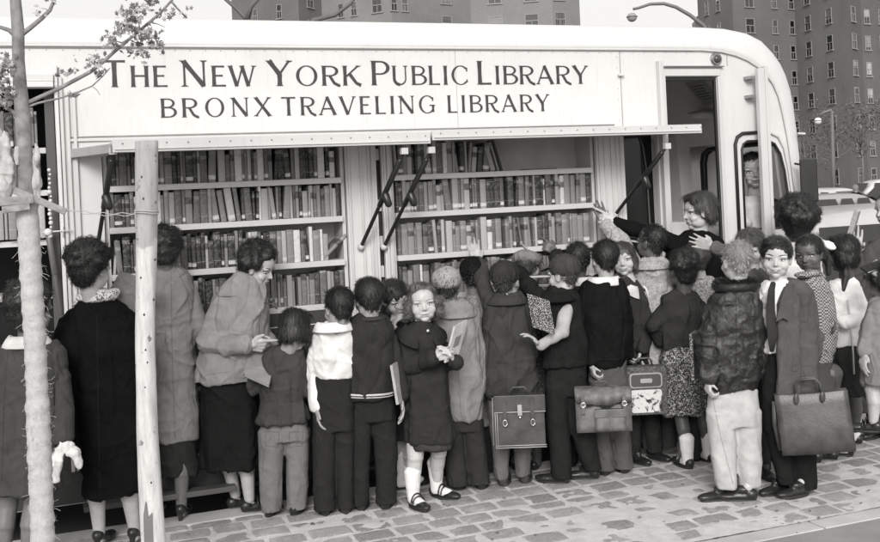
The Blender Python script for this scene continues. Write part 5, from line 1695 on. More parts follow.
for cx, cy, sx, sy, n in ((132, 14, 12, 9, 60), (125, 28, 12, 8, 55), (146, 36, 12, 9, 60), (156, 44, 8, 7, 26), (110, 38, 8, 7, 14), (90, 62, 8, 6, 14), (99, 58, 6, 5, 10), (100, 72, 6, 5, 12), (72, 70, 8, 6, 9), (75, 95, 6, 4, 10),
                          (40, 13, 8, 5, 8), (52, 3, 4, 4, 3), (165, 15, 7, 7, 10), (183, 8, 8, 6, 5), (6, 62, 12, 10, 46), (2, 78, 12, 10, 40), (10, 92, 9, 7, 24), (4, 104, 10, 6, 20), (132, 50, 8, 6, 14), (150, 3, 10, 6, 22), (60, 75, 6, 5, 6), (118, 44, 9, 6, 14), (146, 55, 10, 5, 10)):
    for _ in range(n): leaf_at(TP(cx + r.normal() * sx * .6, cy + r.normal() * sy * .6, r.normal() * .05), r.uniform(.009, .019))
mb.add(np.array(V), Fc); mb.build('crown', [mat_leaf(.24)], t, base, fixn=False)

# log stake, brace and wire
base = TP(156, 640); base[2] = 0
t = thing('log_stake', base, 'peeled round log stake standing upright between the black and grey coats', 'stake')
mb = MB(); sp = [(160, 650), (153.5, 542), (147, 430), (145.2, 340), (146.3, 250), (146.5, 190), (147, 141)]
rings = []; r = np.random.RandomState(5)
for i, yv in enumerate(np.linspace(650, 141, 60)):
    x = np.interp(yv, [q[1] for q in sp][::-1], [q[0] for q in sp][::-1]); c = TP(x, yv); rad = np.interp(yv, [141, 300, 650], [.046, .041, .052])
    rings.append([c + np.array([math.cos(a), math.sin(a), 0]) * (rad + .002 * math.sin(2 * a + i * .15) + .0012 * math.sin(5 * a + i * .3) + r.uniform(-.0005, .0005)) for a in np.linspace(0, 2 * math.pi, 33)[:-1]])
mb.loft(rings)
tw = NT('peeled log'); c_ = tw.coord(scale=(1, 1, .16)); n_ = tw.noise(c_, 55, 6, .7); kn = tw.noise(tw.coord(), 22, 3, .5); big = tw.noise(tw.coord(), 4, 4)
top_dark = tw.N('SeparateXYZ'); tcc = tw.N('TexCoord'); tw.l.new(tcc.outputs['Object'], top_dark.inputs[0])
col = tw.ramp(n_, [(.3, .40), (.6, .60)])
col = tw.mix(tw.ramp(top_dark.outputs['Z'], [(0, 0), (1, 1)]), col, col) if False else col
barkz = tw.ramp(tw.math('ADD', tw.math('MULTIPLY', tw.math('SUBTRACT', top_dark.outputs['Z'], 1.55), 8), tw.math('MULTIPLY', big, 2)), [(.9, 0), (1.0, 1)])
col = tw.mix(tw.math('MULTIPLY', barkz, .6), col, .22)
col = tw.mix(tw.ramp(kn, [(.66, 0), (.72, .8)]), col, .10)
tw.bump(n_, .5, .004)
mb.build('log', [tw.out(col, .75, Specular_IOR_Level=.25)], t, base, True)
mb = MB(); r = np.random.RandomState(8)
for k in range(14):
    yv = r.uniform(150, 530); x = np.interp(yv, [q[1] for q in sp][::-1], [q[0] for q in sp][::-1]); a = r.uniform(-2.6, -.6); mb.ell(TP(x, yv) + np.array([math.cos(a), math.sin(a), 0]) * .043, (.0045, .0045, .006), seg=7, rings=5)
mb.build('knots', [plain('knot', .06, .8)], t, base)
mb = MB(); c = TP(148.5, 530, -.046); mb.prism([(c[0] - .020, c[2] - .10), (c[0] - .018, c[2] + .06), (c[0] - .006, c[2] + .12), (c[0] + .0, c[2] + .05), (c[0] + .018, c[2] + .07), (c[0] + .016, c[2] - .1)], c[1] - .006, c[1] + .004, 1); mb.build('bark_patch', [plain('bark patch', .16, .9)], t, base)
wb = TP(40, 205)
t2 = thing('tree_brace', wb, 'rough split wooden brace bars wired across the young tree below its burlap top', 'brace')
for a, b_, w_, h_ in (((-12, 203), (34, 199), .02, .035), ((14, 190), (66, 212), .022, .028), ((2, 210), (30, 206), .018, .03)):
    m = MB(); p, q = TP(*a, -.06), TP(*b_, -.07); m.bar(p, q, w_, h_); m.build('bar', [plain('weathered wood', .26, .85, nscale=30, var=.35, bs=.6)], t2, wb, bevel=.004)
_a, _b = tatters([(0, 146, 8, 6), (3, 160, 10, 8), (4, 176, 10, 8), (2, 188, 8, 5)], 16, 1.2)
cloth_lump('burlap_pad', _a, _b, t2, wb, BUR, seed=7, vs=.006, amp=.008)
m = MB()
w0, w1 = TP(57, 207, -.07), TP(136, 213, -.04)
for o_ in (0, .007):
    m.tube([w0 + (w1 - w0) * s_ - UP * (.012 * math.sin(s_ * 3.1) + o_ * (1 if s_ > .1 else 0)) + UP * .004 * math.sin(s_ * 25 + o_ * 300) for s_ in np.linspace(0, 1, 18)], .0018, 5)
sc_ = TP(146.4, 213); m.tube([sc_ + np.array([math.cos(a), math.sin(a), 0]) * .052 + UP * .004 * math.sin(a * 2) for a in np.linspace(math.pi, 2.2 * math.pi, 16)], .0022, 5)
m.tube([sc_ + np.array([math.cos(a), math.sin(a), 0]) * .051 + UP * (.009 + .003 * math.sin(a * 2)) for a in np.linspace(math.pi, 2.2 * math.pi, 16)], .0022, 5)
m.build('wire', [plain('tie wire', .4, .5)], t2, wb, True)

# ------------------------------------------------------------------ things people hold
def frame_of(c, wx, up):
    return np.asarray(c, float), np.asarray(wx, float), np.asarray(up, float)
def mat_marble():
    t = NT('marbled board'); v = t.N('TexVoronoi'); v.inputs['Scale'].default_value = 190; t.l.new(t.coord(), v.inputs['Vector'])
    return t.out(t.ramp(v.outputs['Distance'], [(.0, .55), (.28, .5), (.36, .02)], 'CONSTANT'), .5)
MARBLE = mat_marble()
def held_book(label, c, wx, up, th=.02, v=.2, mat=None, pages=.6, name='book', label_v=None):
    """a closed book: wx and up are half-extent vectors of the cover"""
    c, wx, up = frame_of(c, wx, up); n = np.cross(wx, up); n /= np.linalg.norm(n)
    t = thing(name, c, label, 'book')
    m = MB()
    for s_ in (-1, 1): m.obox(c + n * s_ * (th / 2 - .0015), wx, up, n * .0015)
    m.obox(c - wx * .985, wx * .015, up, n * (th / 2 - .0032)); m.build('cover', [mat or fabric(v, .6, .2)], t, c)
    m = MB(); m.obox(c + wx * .0, wx * .94, up * .95, n * (th / 2 - .004)); m.build('pages', [plain('page edges', pages, .85, nscale=40)], t, c)
    if label_v is not None:
        m = MB(); m.obox(c - n * (th / 2 + .0008), wx * .45, up * .3, n * .0006); m.obox(c + n * (th / 2 + .0008), wx * .45, up * .3, n * .0006); m.build('label', [plain('cover label', label_v, .7)], t, c)
    return t
LEATHER = plain('bag leather', .055, .38, nscale=14, var=.35, bs=.4)
TAN = plain('worn leather', .115, .5, nscale=20, var=.35, bs=.5)
BRASS = plain('buckle metal', .7, .25, .8, bs=0)
def ogrid(c, X, Zv, N):
    return lambda x, z, d=0: np.asarray(c) + X * x + Zv * z + N * d
def soft_box(mb, q, w, h, d, nx=8, nz=6, bulge=.25, sag=.0, top=.6):
    """bag body: thickness narrows to the top, faces bulge a little"""
    for s_ in (0,):
        rings = []
        for j in range(nz + 1):
            z = -h / 2 + h * j / nz; tt = j / nz
            th = d * (1 - (1 - top) * tt ** 2) / 2
            ring_ = []
            for i in range(nx + 1):
                x = -w / 2 + w * i / nx; b = (1 - (2 * i / nx - 1) ** 4) * bulge * math.sin(math.pi * min(tt + .1, 1))
                ring_.append(q(x, z - sag * (1 - (2 * i / nx - 1) ** 2) * tt, -th * (1 + b)))
            for i in range(nx, -1, -1):
                x = -w / 2 + w * i / nx; b = (1 - (2 * i / nx - 1) ** 4) * bulge * math.sin(math.pi * min(tt + .1, 1))
                ring_.append(q(x, z - sag * (1 - (2 * i / nx - 1) ** 2) * tt, th * (1 + b)))
            rings.append(ring_)
        mb.loft(rings)
def handle(mb, q, x0, x1, z, hgt, r=.006, d=0):
    mb.tube([q(x0, z, d), q(x0 + .006, z + hgt * .7, d), q(x0 + (x1 - x0) * .2, z + hgt, d), q(x0 + (x1 - x0) * .8, z + hgt, d), q(x1 - .006, z + hgt * .7, d), q(x1, z, d)], r, 8)

def mat_pattern(a, b, sc=60, thr=.5, nm='patterned cloth'):
    t = NT(nm); n = t.noise(t.coord(), sc, 3, .6, 1.5)
    t.bump(t.noise(t.coord(), 60, 4), .3, .003)
    return t.out(t.ramp(n, [(thr - .04, a), (thr + .04, b)]), .8, Specular_IOR_Level=.2)
def lump(c, name, items, mat, vs=.007, amp=.006, sm=2):
    """soft cloth: items = (px, py, dz, (rx, ry, rz))"""
    m = MB()
    for x, y, dz_, r_ in items: m.ell(P(x, y, c['Z0'] + dz_), r_, M=np.stack([RT, FW, UP], 1))
    me = voxel(m, vs, sm); co, no = getco(me), getno(me)
    setco(me, co + no * ((1 - np.abs(noise3(co * 32))) ** 2 * amp)[:, None] - c['org'])
    return link(name, me, [mat], c['body'], None, True)
SCARF = mat_pattern(.10, .60, 55, .46, 'printed scarf')
def scarf(c):
    lump(c, 'scarf', [(86, 297, 0, (.05, .06, .026)), (97, 293, .0, (.06, .075, .026)), (108, 296, .0, (.045, .06, .028)), (80, 304, .0, (.03, .05, .02)), (114, 292, .04, (.03, .04, .02)), (97, 299, -.02, (.05, .07, .02))], SCARF)
# ------------------------------------------------------------------ the crowd
KS = (.047, .043, .036)
SK_D, SK_M, SK_L = .085, .16, .46
DK = .035
# far left, half hidden by the young tree
person('short woman in a dark grey coat and white collar behind the wrapped tree', foot=(18, 572), top=(36, 286), hh=.225, hy=35, hp=8, by=8, tone=SK_M, hair='curly', hv=.012, adult=True,
       sh=((2, 350), (57, 350)), hip=(22, 440), feet=((5, 572), (28, 572)), al=((-10, 395, .02), (-4, 430, -.02)), ar=((62, 400, -.02), (63, 438, -.06)), hands=('relax', 'grip'),
       seams=[((8, 350), (4, 400), (2, 480)), ((56, 350), (58, 380))],
       garments=[dict(name='coat', v=.075, rows=[(338, 15, 45), (346, -2, 58), (370, -8, 63), (410, -10, 64), (450, -14, 66), (488, -18, 68)], slr=(.055, .052, .046), cuff=.0, collar=dict(v=.55, w=.04, kind='shirt'), folds=7, fa=.04)],
       shoes='heel', legtone=.2)
# black coat, curly hair
person('woman in a long black coat with patterned scarf and curly black hair, back turned', foot=(112, 547), top=(96, 247), hh=.225, hy=28, hp=12, by=6, tone=.40, hair='curly', hv=.012, adult=True,
       sh=((68, 322), (130, 320)), hip=(104, 410), feet=((100, 547), (135, 544)), al=((52, 370, .02), (58, 410, .10)), ar=((140, 365, .02), (136, 328, .16)), hands=('none', 'relax'),
       seams=[((97, 315), (98, 400), (100, 488))],
       garments=[dict(name='coat', v=.010, rows=[(299, 84, 110), (310, 68, 128), (325, 58, 138), (350, 53, 142), (400, 55, 142), (440, 70, 146), (470, 84, 146), (492, 84, 142)], slr=(.062, .06, .05), dmax=.2, folds=6, fa=.03),
                 dict(name='dress_hem', v=.012, rows=[(470, 86, 141), (494, 85, 139)], sleeves=[], shoulder=False, vs=.01)],
       shoes='heel', extra=lambda c: scarf(c))
# grey coat
person('woman in a plain grey coat and dark skirt just behind the log stake', foot=(172, 517), top=(163, 232), hh=.22, hy=-18, hp=18, by=0, tone=.12, hair='wavycrop', hv=.014, adult=True,
       sh=((143, 290), (189, 288)), hip=(170, 390), feet=((163, 512), (182, 520)), al=((136, 330, .0), (140, 350, .12)), ar=((199, 330, .02), (192, 350, .14)), hands=('none', 'none'),
       seams=[((171, 272), (172, 350), (175, 438)), ((176, 268), (185, 285), (190, 310))],
       garments=[dict(name='coat', v=.20, rows=[(263, 155, 176), (274, 147, 188), (292, 140, 196), (320, 140, 197), (360, 143, 196), (400, 147, 197), (428, 150, 199), (440, 152, 198)], slr=(.056, .054, .046), dmax=.17, collar=dict(v=.20, w=.035)),
                 dict(name='skirt', v=.04, rows=[(400, 152, 190), (440, 154, 194), (474, 156, 197)], sleeves=[], shoulder=False)],
       shoes='heel', zh=.02)
# looking down, swing coat
def reader(c):
    bk = P(258, 352, c['Z0'] + .02)
    m = MB(); m.ell(P(272, 262 + 38, c['Z0'] - .11), (.012, .006, .012)); m.tube([P(264, 303, c['Z0'] - .115), P(272, 304, c['Z0'] - .125), P(277, 309, c['Z0'] - .125)], .004)
    m.build('coat_button', [plain('dark button', .05, .4)], c['body'], c['org'], True)
person('woman in a light grey swing jacket looking down and pointing into a book', foot=(243, 511), top=(266, 249), hh=.222, hy=106, hp=22, by=75, tone=.42, hair='curly', hv=.018, adult=True, face=True, look=(0, -1.2),
       sh=((222, 298, .05), (253, 292, -.03)), hip=(228, 400), feet=((236, 508), (250, 512)), toes=(60, 70), al=((207, 343, -.09), (247, 345, -.19)), ar=((262, 335, .04), (272, 350, -.02)), hands=('point', 'none'), hdir=((1, -.12, .25), None),
       seams=[((228, 372), (200, 376))],
       garments=[dict(name='swing_jacket', v=.26, rows=[(272, 236, 254), (280, 227, 262), (292, 218, 266), (315, 208, 269), (340, 201, 270), (365, 195, 268), (380, 193, 262)], dmax=.19, slr=(.055, .058, .050), amp=1.0, collar=dict(v=.26, w=.045, r=.062)),
                 dict(name='skirt', v=.018, rows=[(370, 202, 252), (400, 202, 256), (440, 202, 261), (466, 202, 263)], sleeves=[], shoulder=False, folds=9, fa=.05)],
       shoes='strap', extra=reader)
person_hand = None
# small child in jacket and jeans
person('small child in a gathered dark jacket and faded jeans', foot=(281, 515), top=(298, 312), hh=.205, hy=25, hp=25, hr=6, by=8, tone=.35, hair='bobshort', hv=.022,
       sh=((266, 358), (298, 358)), hip=(283, 424), feet=((268, 515), (294, 514)), al=((254, 385, .0), (262, 372, .16)), ar=((308, 388, .02), (304, 370, .15)), hands=('none', 'none'),
       seams=[((262, 401), (284, 402), (304, 401)), ((284, 424), (284, 446)), ((265, 432), (279, 432), (278, 447), (266, 446), (265, 432)), ((289, 432), (303, 432), (302, 446), (290, 447), (289, 432)), ((272, 356), (267, 372)), ((298, 356), (302, 372))],
       garments=[dict(name='jacket', v=.07, rows=[(345, 276, 296), (352, 264, 304), (370, 258, 307), (390, 260, 305), (400, 262, 303), (410, 259, 307), (421, 257, 309)], slr=(.05, .048, .04), amp=1.3),
                 dict(name='jeans', v=.17, rows=[(410, 262, 306), (440, 259, 309)], legs=[[(430, 259, 285), (460, 259, 284), (485, 260, 283), (511, 261, 282)], [(430, 284, 310), (460, 285, 309), (485, 285, 308), (510, 286, 306)]], style='trousers', sleeves=[], shoulder=False)],
       shoes='oxford')
# white shirt boy
person('boy in a bright white shirt and dark trousers turned to the shelves', foot=(334, 514), top=(336, 288), hh=.215, hy=-32, hp=8, by=-8, tone=.30, hair='short', hv=.014,
       sh=((320, 334), (347, 334)), hip=(333, 405), feet=((326, 514), (346, 511)), al=((314, 372, .02), (317, 408, -.03)), ar=((350, 362, .03), (344, 372, .16)), hands=('relax', 'none'),
       garments=[dict(name='shirt', v=.66, rows=[(322, 327, 345), (330, 318, 351), (345, 314, 353), (370, 314, 353), (378, 317, 352)], slr=(.050, .047, .036), amp=.9, collar=dict(v=.72, w=.035)),
                 dict(name='trousers', v=DK, rows=[(374, 315, 352), (400, 313, 354), (430, 313, 355)], legs=[[(420, 313, 336), (470, 313, 336), (511, 314, 336)], [(420, 334, 355), (470, 335, 355), (508, 336, 354)]], style='trousers', sleeves=[], shoulder=False)],
       shoes='oxford')
# dark sweater boy with white hem stripe
def stripe(c):
    m = MB(); Z = c['Z0']; cc = P(369.5, 391.5, Z); w = 24 * Z / FOC
    for dz_, h_, of in ((0, .006, .006), (-.014, .003, .006)):
        pts = [cc + RT * ((w + of) * math.copysign(abs(math.cos(a)) ** .85, math.cos(a))) + FW * ((.105 + of) * math.copysign(abs(math.sin(a)) ** .85, math.sin(a))) + UP * (dz_ - .004 * math.cos(a)) for a in np.linspace(0, 2 * math.pi, 33)]
        m.tube(pts, h_, 6, closed=False)
    m.build('hem_stripe', [fabric(.5, .9)], c['body'], c['org'], True)
person('boy in a charcoal sweater with a pale stripe round its hem, seen from behind', foot=(374, 509), top=(367, 279), hh=.215, hy=-22, hp=5, by=2, tone=.36, hair='neat', hv=.022,
       sh=((353, 325), (386, 326)), hip=(371, 400), feet=((362, 509), (386, 507)), al=((348, 362, .04), (352, 380, .15)), ar=((395, 362, .0), (401, 398, -.04)), hands=('none', 'relax'),
       seams=[((353, 318), (350, 335), (351, 350)), ((389, 320), (391, 336), (389, 352)), ((349, 387), (392, 387)), ((372, 398), (372, 412))],
       garments=[dict(name='sweater', v=.045, rows=[(312, 359, 378), (318, 349, 388), (330, 345, 394), (360, 346, 396), (385, 347, 394), (396, 348, 393)], slr=(.05, .046, .038), cuff=.0, collar=dict(v=.06, w=.012, kind='stand')),
                 dict(name='trousers', v=.032, rows=[(390, 349, 393), (420, 349, 396)], legs=[[(410, 349, 372), (460, 350, 371), (505, 352, 370)], [(410, 371, 396), (460, 374, 397), (505, 375, 396)]], style='trousers', sleeves=[], shoulder=False)],
       shoes='oxford', extra=stripe)
# girl peeking
person('dark-haired girl peeking out behind the girl with bobbed hair', foot=(398, 492), top=(394, 283), hh=.21, hy=150, hp=15, hr=-12, by=60, tone=.40, hair='long', hv=.02, face=True,
       sh=((384, 332), (406, 332)), hip=(396, 400), feet=((398, 490), (408, 488)), al=((382, 360, .03), (392, 330, -.08)), ar=((410, 365, .04), (412, 395, .02)), hands=('relax', 'none'),
       garments=[dict(name='dress', v=.05, rows=[(322, 388, 404), (330, 380, 410), (360, 380, 412), (400, 380, 414), (440, 378, 416)], slr=(.042, .038, .032), vs=.01)],
       socks=dict(h=(.12, .12)), shoes='strap')
# girl facing us
def girl_book(c):
    Z = c['Z0'] - .16
    held_book('slim pale picture booklet held open-side up by the girl with bobbed hair', P(456, 341, Z), RT * .036 + FW * .045 + UP * .012, UP * .095 + RT * .030, .012, .5, label_v=.2)
    m = MB(); m.ell(P(428, 331, c['Z0'] - .12), (.009, .005, .009)); m.build('coat_button', [BRASS], c['body'], c['org'], True)
person('girl with bobbed wavy hair in a dark coat facing the camera, holding a booklet', foot=(425, 503), top=(421, 284), hh=.212, hy=174, hp=-1, hr=-3, by=165, tone=.46, hair='curlbob', hv=.12, face=True, look=(.2, 0), brow=.12,
       sh=((405, 334), (437, 332)), hip=(427, 410), feet=((414, 506), (437, 497)), toes=(150, 128), al=((409, 366, -.06), (434, 358, -.18)), ar=((450, 362, .0), (456, 362, -.17)), hands=('relax', 'relax'), hdir=((.9, .35, -.25), (-.45, .75, -.35)),
       seams=[((428, 336), (430, 370), (432, 438)), ((440, 400), (450, 401), (450, 405))],
       garments=[dict(name='coat', v=.045, rows=[(322, 414, 430), (330, 403, 440), (345, 401, 446), (370, 403, 447), (400, 404, 450), (425, 404, 454), (440, 405, 457)], slr=(.047, .046, .040), folds=9, fa=.045, dmax=.16, collar=dict(v=.045, w=.06)),
                 dict(name='dress_hem', v=.06, rows=[(430, 408, 450), (446, 408, 453)], sleeves=[], shoulder=False, folds=10, fa=.05)],
       socks=dict(h=(.10, .11)), shoes='strap', extra=girl_book)
# light cap boy
person('boy in a pale flat cap and light grey overcoat seen from behind', foot=(472, 489), top=(446, 268), hh=.215, hy=5, hp=2, by=4, tone=.2, hair='crew', hv=.018, cap=dict(v=.30, kind='ball', brim=False),
       sh=((437, 318), (473, 316)), hip=(460, 400), feet=((460, 489), (486, 487)), al=((430, 355, .02), (430, 385, .04)), ar=((479, 350, .01), (480, 388, .0)), hands=('none', 'none'),
       seams=[((456, 312), (458, 360), (461, 417)), ((434, 322), (434, 345)), ((477, 318), (479, 340))],
       garments=[dict(name='overcoat', v=.24, rows=[(300, 437, 462), (308, 430, 474), (325, 427, 480), (360, 430, 481), (395, 437, 481), (419, 441, 482)], slr=(.05, .048, .042), dmax=.16, collar=dict(v=.24, w=.05)),
                 dict(name='trousers', v=.05, rows=[(410, 442, 480), (430, 442, 484)], legs=[[(420, 442, 463), (455, 444, 466), (486, 447, 470)], [(420, 460, 484), (455, 464, 487), (486, 468, 490)]], style='trousers', sleeves=[], shoulder=False)],
       shoes='oxford', zh=.01)
# dark hat child beyond
person('child in a round black knitted hat squeezed between the pale cap and the dark cap', foot=(478, 475), top=(473, 258), hh=.205, hy=10, hp=0, by=0, tone=.2, hair='crew', hv=.01, cap=dict(v=.012, kind='ball', brim=False),
       sh=((464, 305), (494, 305)), hip=(480, 390), al=None, ar=None,
       garments=[dict(name='tweed_coat', v=.22, rows=[(292, 470, 490), (302, 462, 497), (330, 461, 498), (400, 464, 498), (425, 465, 498)], slr=(.05, .045, .04), vs=.01, mat=mat_pattern(.12, .30, 130, .5, 'tweed')),
                 dict(name='trousers', v=.04, legs=[[(420, 467, 482), (472, 468, 481)], [(420, 482, 496), (472, 483, 496)]], style='trousers', sleeves=[], shoulder=False, vs=.01)])
# dark cap, arm raised
person('boy in a dark cap and long slate coat raising one arm, briefcase in hand', foot=(516, 484), top=(505, 262), hh=.215, hy=24, hp=-4, by=10, tone=.36, hair='crew', hv=.03, cap=dict(v=.05, kind='ball', brim=False),
       sh=((490, 303), (524, 305)), hip=(508, 395), feet=((505, 485), (529, 479)), al=((483, 283, .10), (477, 263, .22)), ar=((531, 345, .0), (525, 378, -.05)), hands=('spread', 'grip'), hdir=((-.15, 1, .3), (0, -1, 0)),
       seams=[((508, 304), (507, 350), (506, 396)), ((489, 308), (486, 335)), ((528, 308), (531, 335)), ((521, 372), (533, 374))],
       garments=[dict(name='overcoat', v=.062, rows=[(293, 496, 520), (301, 486, 527), (315, 483, 532), (345, 481, 535), (375, 479, 536), (392, 482, 536), (402, 492, 535)], slr=(.05, .048, .042), dmax=.17, collar=dict(v=.062, w=.045)),
                 dict(name='trousers', v=.13, rows=[(390, 487, 533), (415, 488, 532)], legs=[[(410, 488, 511), (450, 492, 511), (478, 495, 510)], [(410, 510, 532), (450, 513, 531), (475, 514, 530)]], style='trousers', sleeves=[], shoulder=False)],
       shoes='oxford', shoe_v=.05)
# grey cap beyond and dark head beyond
person('child in a light grey cap bent at the shelf behind the two-tone jacket boy', foot=(522, 470), top=(528, 254), hh=.205, hy=20, hp=20, by=0, tone=.3, hair='crew', hv=.03, cap=dict(v=.22, kind='news', brim=False),
       sh=((512, 298), (540, 298)), hip=(525, 385), al=((512, 290, .1), (520, 275, .2)), ar=((543, 280, .12), (537, 258, .25)), hands=('none', 'spread'), hdir=(None, (-.8, .7, .3)),
       garments=[dict(name='checked_jacket', v=.08, rows=[(288, 516, 536), (297, 509, 544), (330, 508, 546), (400, 510, 546)], slr=(.045, .04, .035), vs=.01, mat=mat_pattern(.05, .16, 70, .55, 'checked cloth')),
                 dict(name='trousers', v=.10, legs=[[(395, 512, 528), (466, 514, 527)], [(395, 527, 543), (466, 529, 542)]], style='trousers', sleeves=[], shoulder=False, vs=.01)], shoes='oxford')
person('boy with close-cropped black hair beyond the dark sweater boy, one arm at the books', foot=(578, 466), top=(576, 243), hh=.21, hy=-5, hp=5, by=0, tone=.10, hair='crew', hv=.010,
       sh=((562, 288), (592, 288)), hip=(578, 375), al=((556, 268, .14), (556, 252, .24)), ar=((597, 330, 0), (598, 365, 0)), hands=('point', 'none'), hdir=((-.75, .55, .3), None),
       garments=[dict(name='jacket', v=.035, rows=[(276, 568, 590), (284, 558, 597), (320, 556, 600), (372, 558, 600)], slr=(.046, .042, .036), vs=.01, collar=dict(v=.65, w=.03)),
                 dict(name='trousers', v=.03, legs=[[(365, 559, 580), (462, 566, 579)], [(365, 579, 600), (462, 582, 596)]], style='trousers', sleeves=[], shoulder=False, vs=.01)], shoes='oxford')
# two-tone jacket boy
person('boy in a peaked cap and two-tone jacket with a notebook under his arm', foot=(573, 482), top=(560, 256), hh=.215, hy=-58, hp=2, by=-28, tone=.40, hair='crew', hv=.045, cap=dict(v=.065, kind='ball', brim=True), face=True,
       sh=((543, 300), (568, 302, -.05)), hip=(565, 385), feet=((560, 485), (590, 476)), toes=(-62, -75), al=((528, 285, .06), (519, 272, .20)), ar=((562, 332, -.14), (540, 346, -.18)), hands=('none', 'relax'), hdir=(None, (-.62, .75, -.2)),
       seams=[((546, 362), (586, 362)), ((566, 392), (572, 440), (578, 472))],
       garments=[dict(name='jacket', v=.022, sleeves=[0], rows=[(286, 551, 572), (296, 543, 581), (315, 541, 585), (345, 543, 587), (365, 545, 587)], slr=(.048, .046, .040), collar=dict(v=.02, w=.045)),
                 dict(name='pale_sleeve', v=.36, sleeves=[1], slr=(.048, .042, .028), shoulder=False, amp=.7),
                 dict(name='jeans', v=.028, rows=[(360, 546, 586), (395, 545, 586)], legs=[[(385, 545, 568), (430, 547, 571), (478, 553, 573)], [(385, 564, 587), (430, 569, 593), (470, 582, 602)]], style='trousers', sleeves=[], shoulder=False)],
       shoes='oxford')
# dark sweater, satchel
person('boy in a near-black sweater with a white collar, back turned, holding a buckled satchel', foot=(612, 474), top=(603, 241), hh=.213, hy=-12, hp=4, by=2, tone=.40, hair='short', hv=.016,
       sh=((588, 288), (620, 288)), hip=(609, 370), feet=((600, 475), (624, 471)), al=((582, 325, .0), (591, 364, -.07)), ar=((626, 322, .03), (627, 355, .06)), hands=('grip', 'none'),
       seams=[((585, 284), (583, 305)), ((622, 284), (625, 305)), ((584, 360), (625, 359))],
       garments=[dict(name='sweater', v=.014, rows=[(276, 594, 613), (282, 583, 622), (300, 577, 629), (330, 577, 631), (355, 583, 628), (366, 587, 624)], slr=(.048, .046, .038), collar=dict(v=.68, w=.03)),
                 dict(name='trousers', v=.12, rows=[(355, 588, 626), (385, 588, 628)], legs=[[(378, 588, 609), (430, 592, 612), (471, 597, 616)], [(378, 606, 628), (430, 610, 630), (470, 614, 633)]], style='trousers', sleeves=[], shoulder=False)],
       shoes='oxford')
# grinning small boy
person('small boy grinning at the camera in a dark jacket, carrying a lunch bag', foot=(640, 461), top=(620, 243), hh=.205, hy=192, hp=0, hr=-6, by=150, tone=.46, hair='bobshort', hv=.06, face=True, smile=.8, brow=.1,
       sh=((622, 288), (646, 292)), hip=(640, 365), feet=((632, 463), (652, 456)), al=((618, 320, .04), (618, 350, .06)), ar=((648, 325, -.03), (641, 350, -.08)), hands=('none', 'grip'),
       garments=[dict(name='jacket', v=.055, rows=[(278, 616, 630), (286, 615, 642), (300, 616, 648), (330, 618, 650), (358, 620, 650)], slr=(.046, .044, .038), amp=1.2, collar=dict(v=.6, w=.03)),
                 dict(name='trousers', v=.035, rows=[(350, 622, 650), (380, 622, 654)], legs=[[(372, 622, 640), (455, 626, 643)], [(372, 637, 658), (452, 645, 662)]], style='trousers', sleeves=[], shoulder=False)],
       shoes='oxford')
# tweed boy reaching
person('boy in a pale tweed coat stretching an arm up towards the books', foot=(655, 452), top=(651, 225), hh=.215, hy=-48, hp=-8, by=-20, tone=.09, hair='crew', hv=.010, face=True,
       sh=((638, 268), (664, 270)), hip=(652, 350), al=((622, 240, .06), (606, 224, .14)), ar=((668, 305, 0), (672, 335, 0)), hands=('spread', 'none'), hdir=((-.35, .9, .2), None), Z=6.55,
       feet=((645, 450), (665, 450)),
       seams=[((648, 268), (644, 300))],
       garments=[dict(name='tweed_coat', v=.3, rows=[(258, 643, 662), (266, 635, 671), (285, 632, 676), (310, 633, 678), (350, 636, 680), (385, 638, 680)], slr=(.052, .048, .044), mat=mat_pattern(.22, .42, 120, .5, 'pale tweed'), amp=1.3, collar=dict(v=.3, w=.045, mat=mat_pattern(.22, .42, 120, .5, 'pale tweed'))),
                 dict(name='trousers', v=.04, legs=[[(378, 640, 658), (452, 641, 657)], [(378, 658, 678), (452, 660, 676)]], style='trousers', sleeves=[], shoulder=False, vs=.01)])
# librarian
def beads(c):
    m = MB()
    for k in range(13): m.ell(P(706 - .1 * k, 250 + k * 2.7, c['Z0'] - .13), .0045, seg=7, rings=5)
    m.build('bead_trim', [plain('beads', .55, .3, bs=0)], c['body'], c['org'], True)
person('smiling woman librarian in black stretching her arm to point at a book', foot=(693, 470), top=(695, 193), hh=.232, hy=-98, hp=4, by=-70, tone=.45, hair='wave', hv=.05, adult=True, face=True, smile=.5, Z=6.62,
       sh=((674, 240, -.02), (716, 241, .06)), hip=(697, 350), feet=((684, 478), (702, 478)), al=((646, 233, .02), (617, 224, .05)), ar=((726, 285, .03), (716, 315, -.05)), hands=('point', 'none'), hdir=((-.9, .45, .1), None),
       garments=[dict(name='dress', v=.010, rows=[(230, 685, 703), (240, 671, 717), (262, 664, 726), (290, 664, 728), (320, 668, 722), (360, 662, 728), (400, 660, 730)], slr=(.060, .052, .042), dmax=.16)],
       shoes='heel', extra=beads)
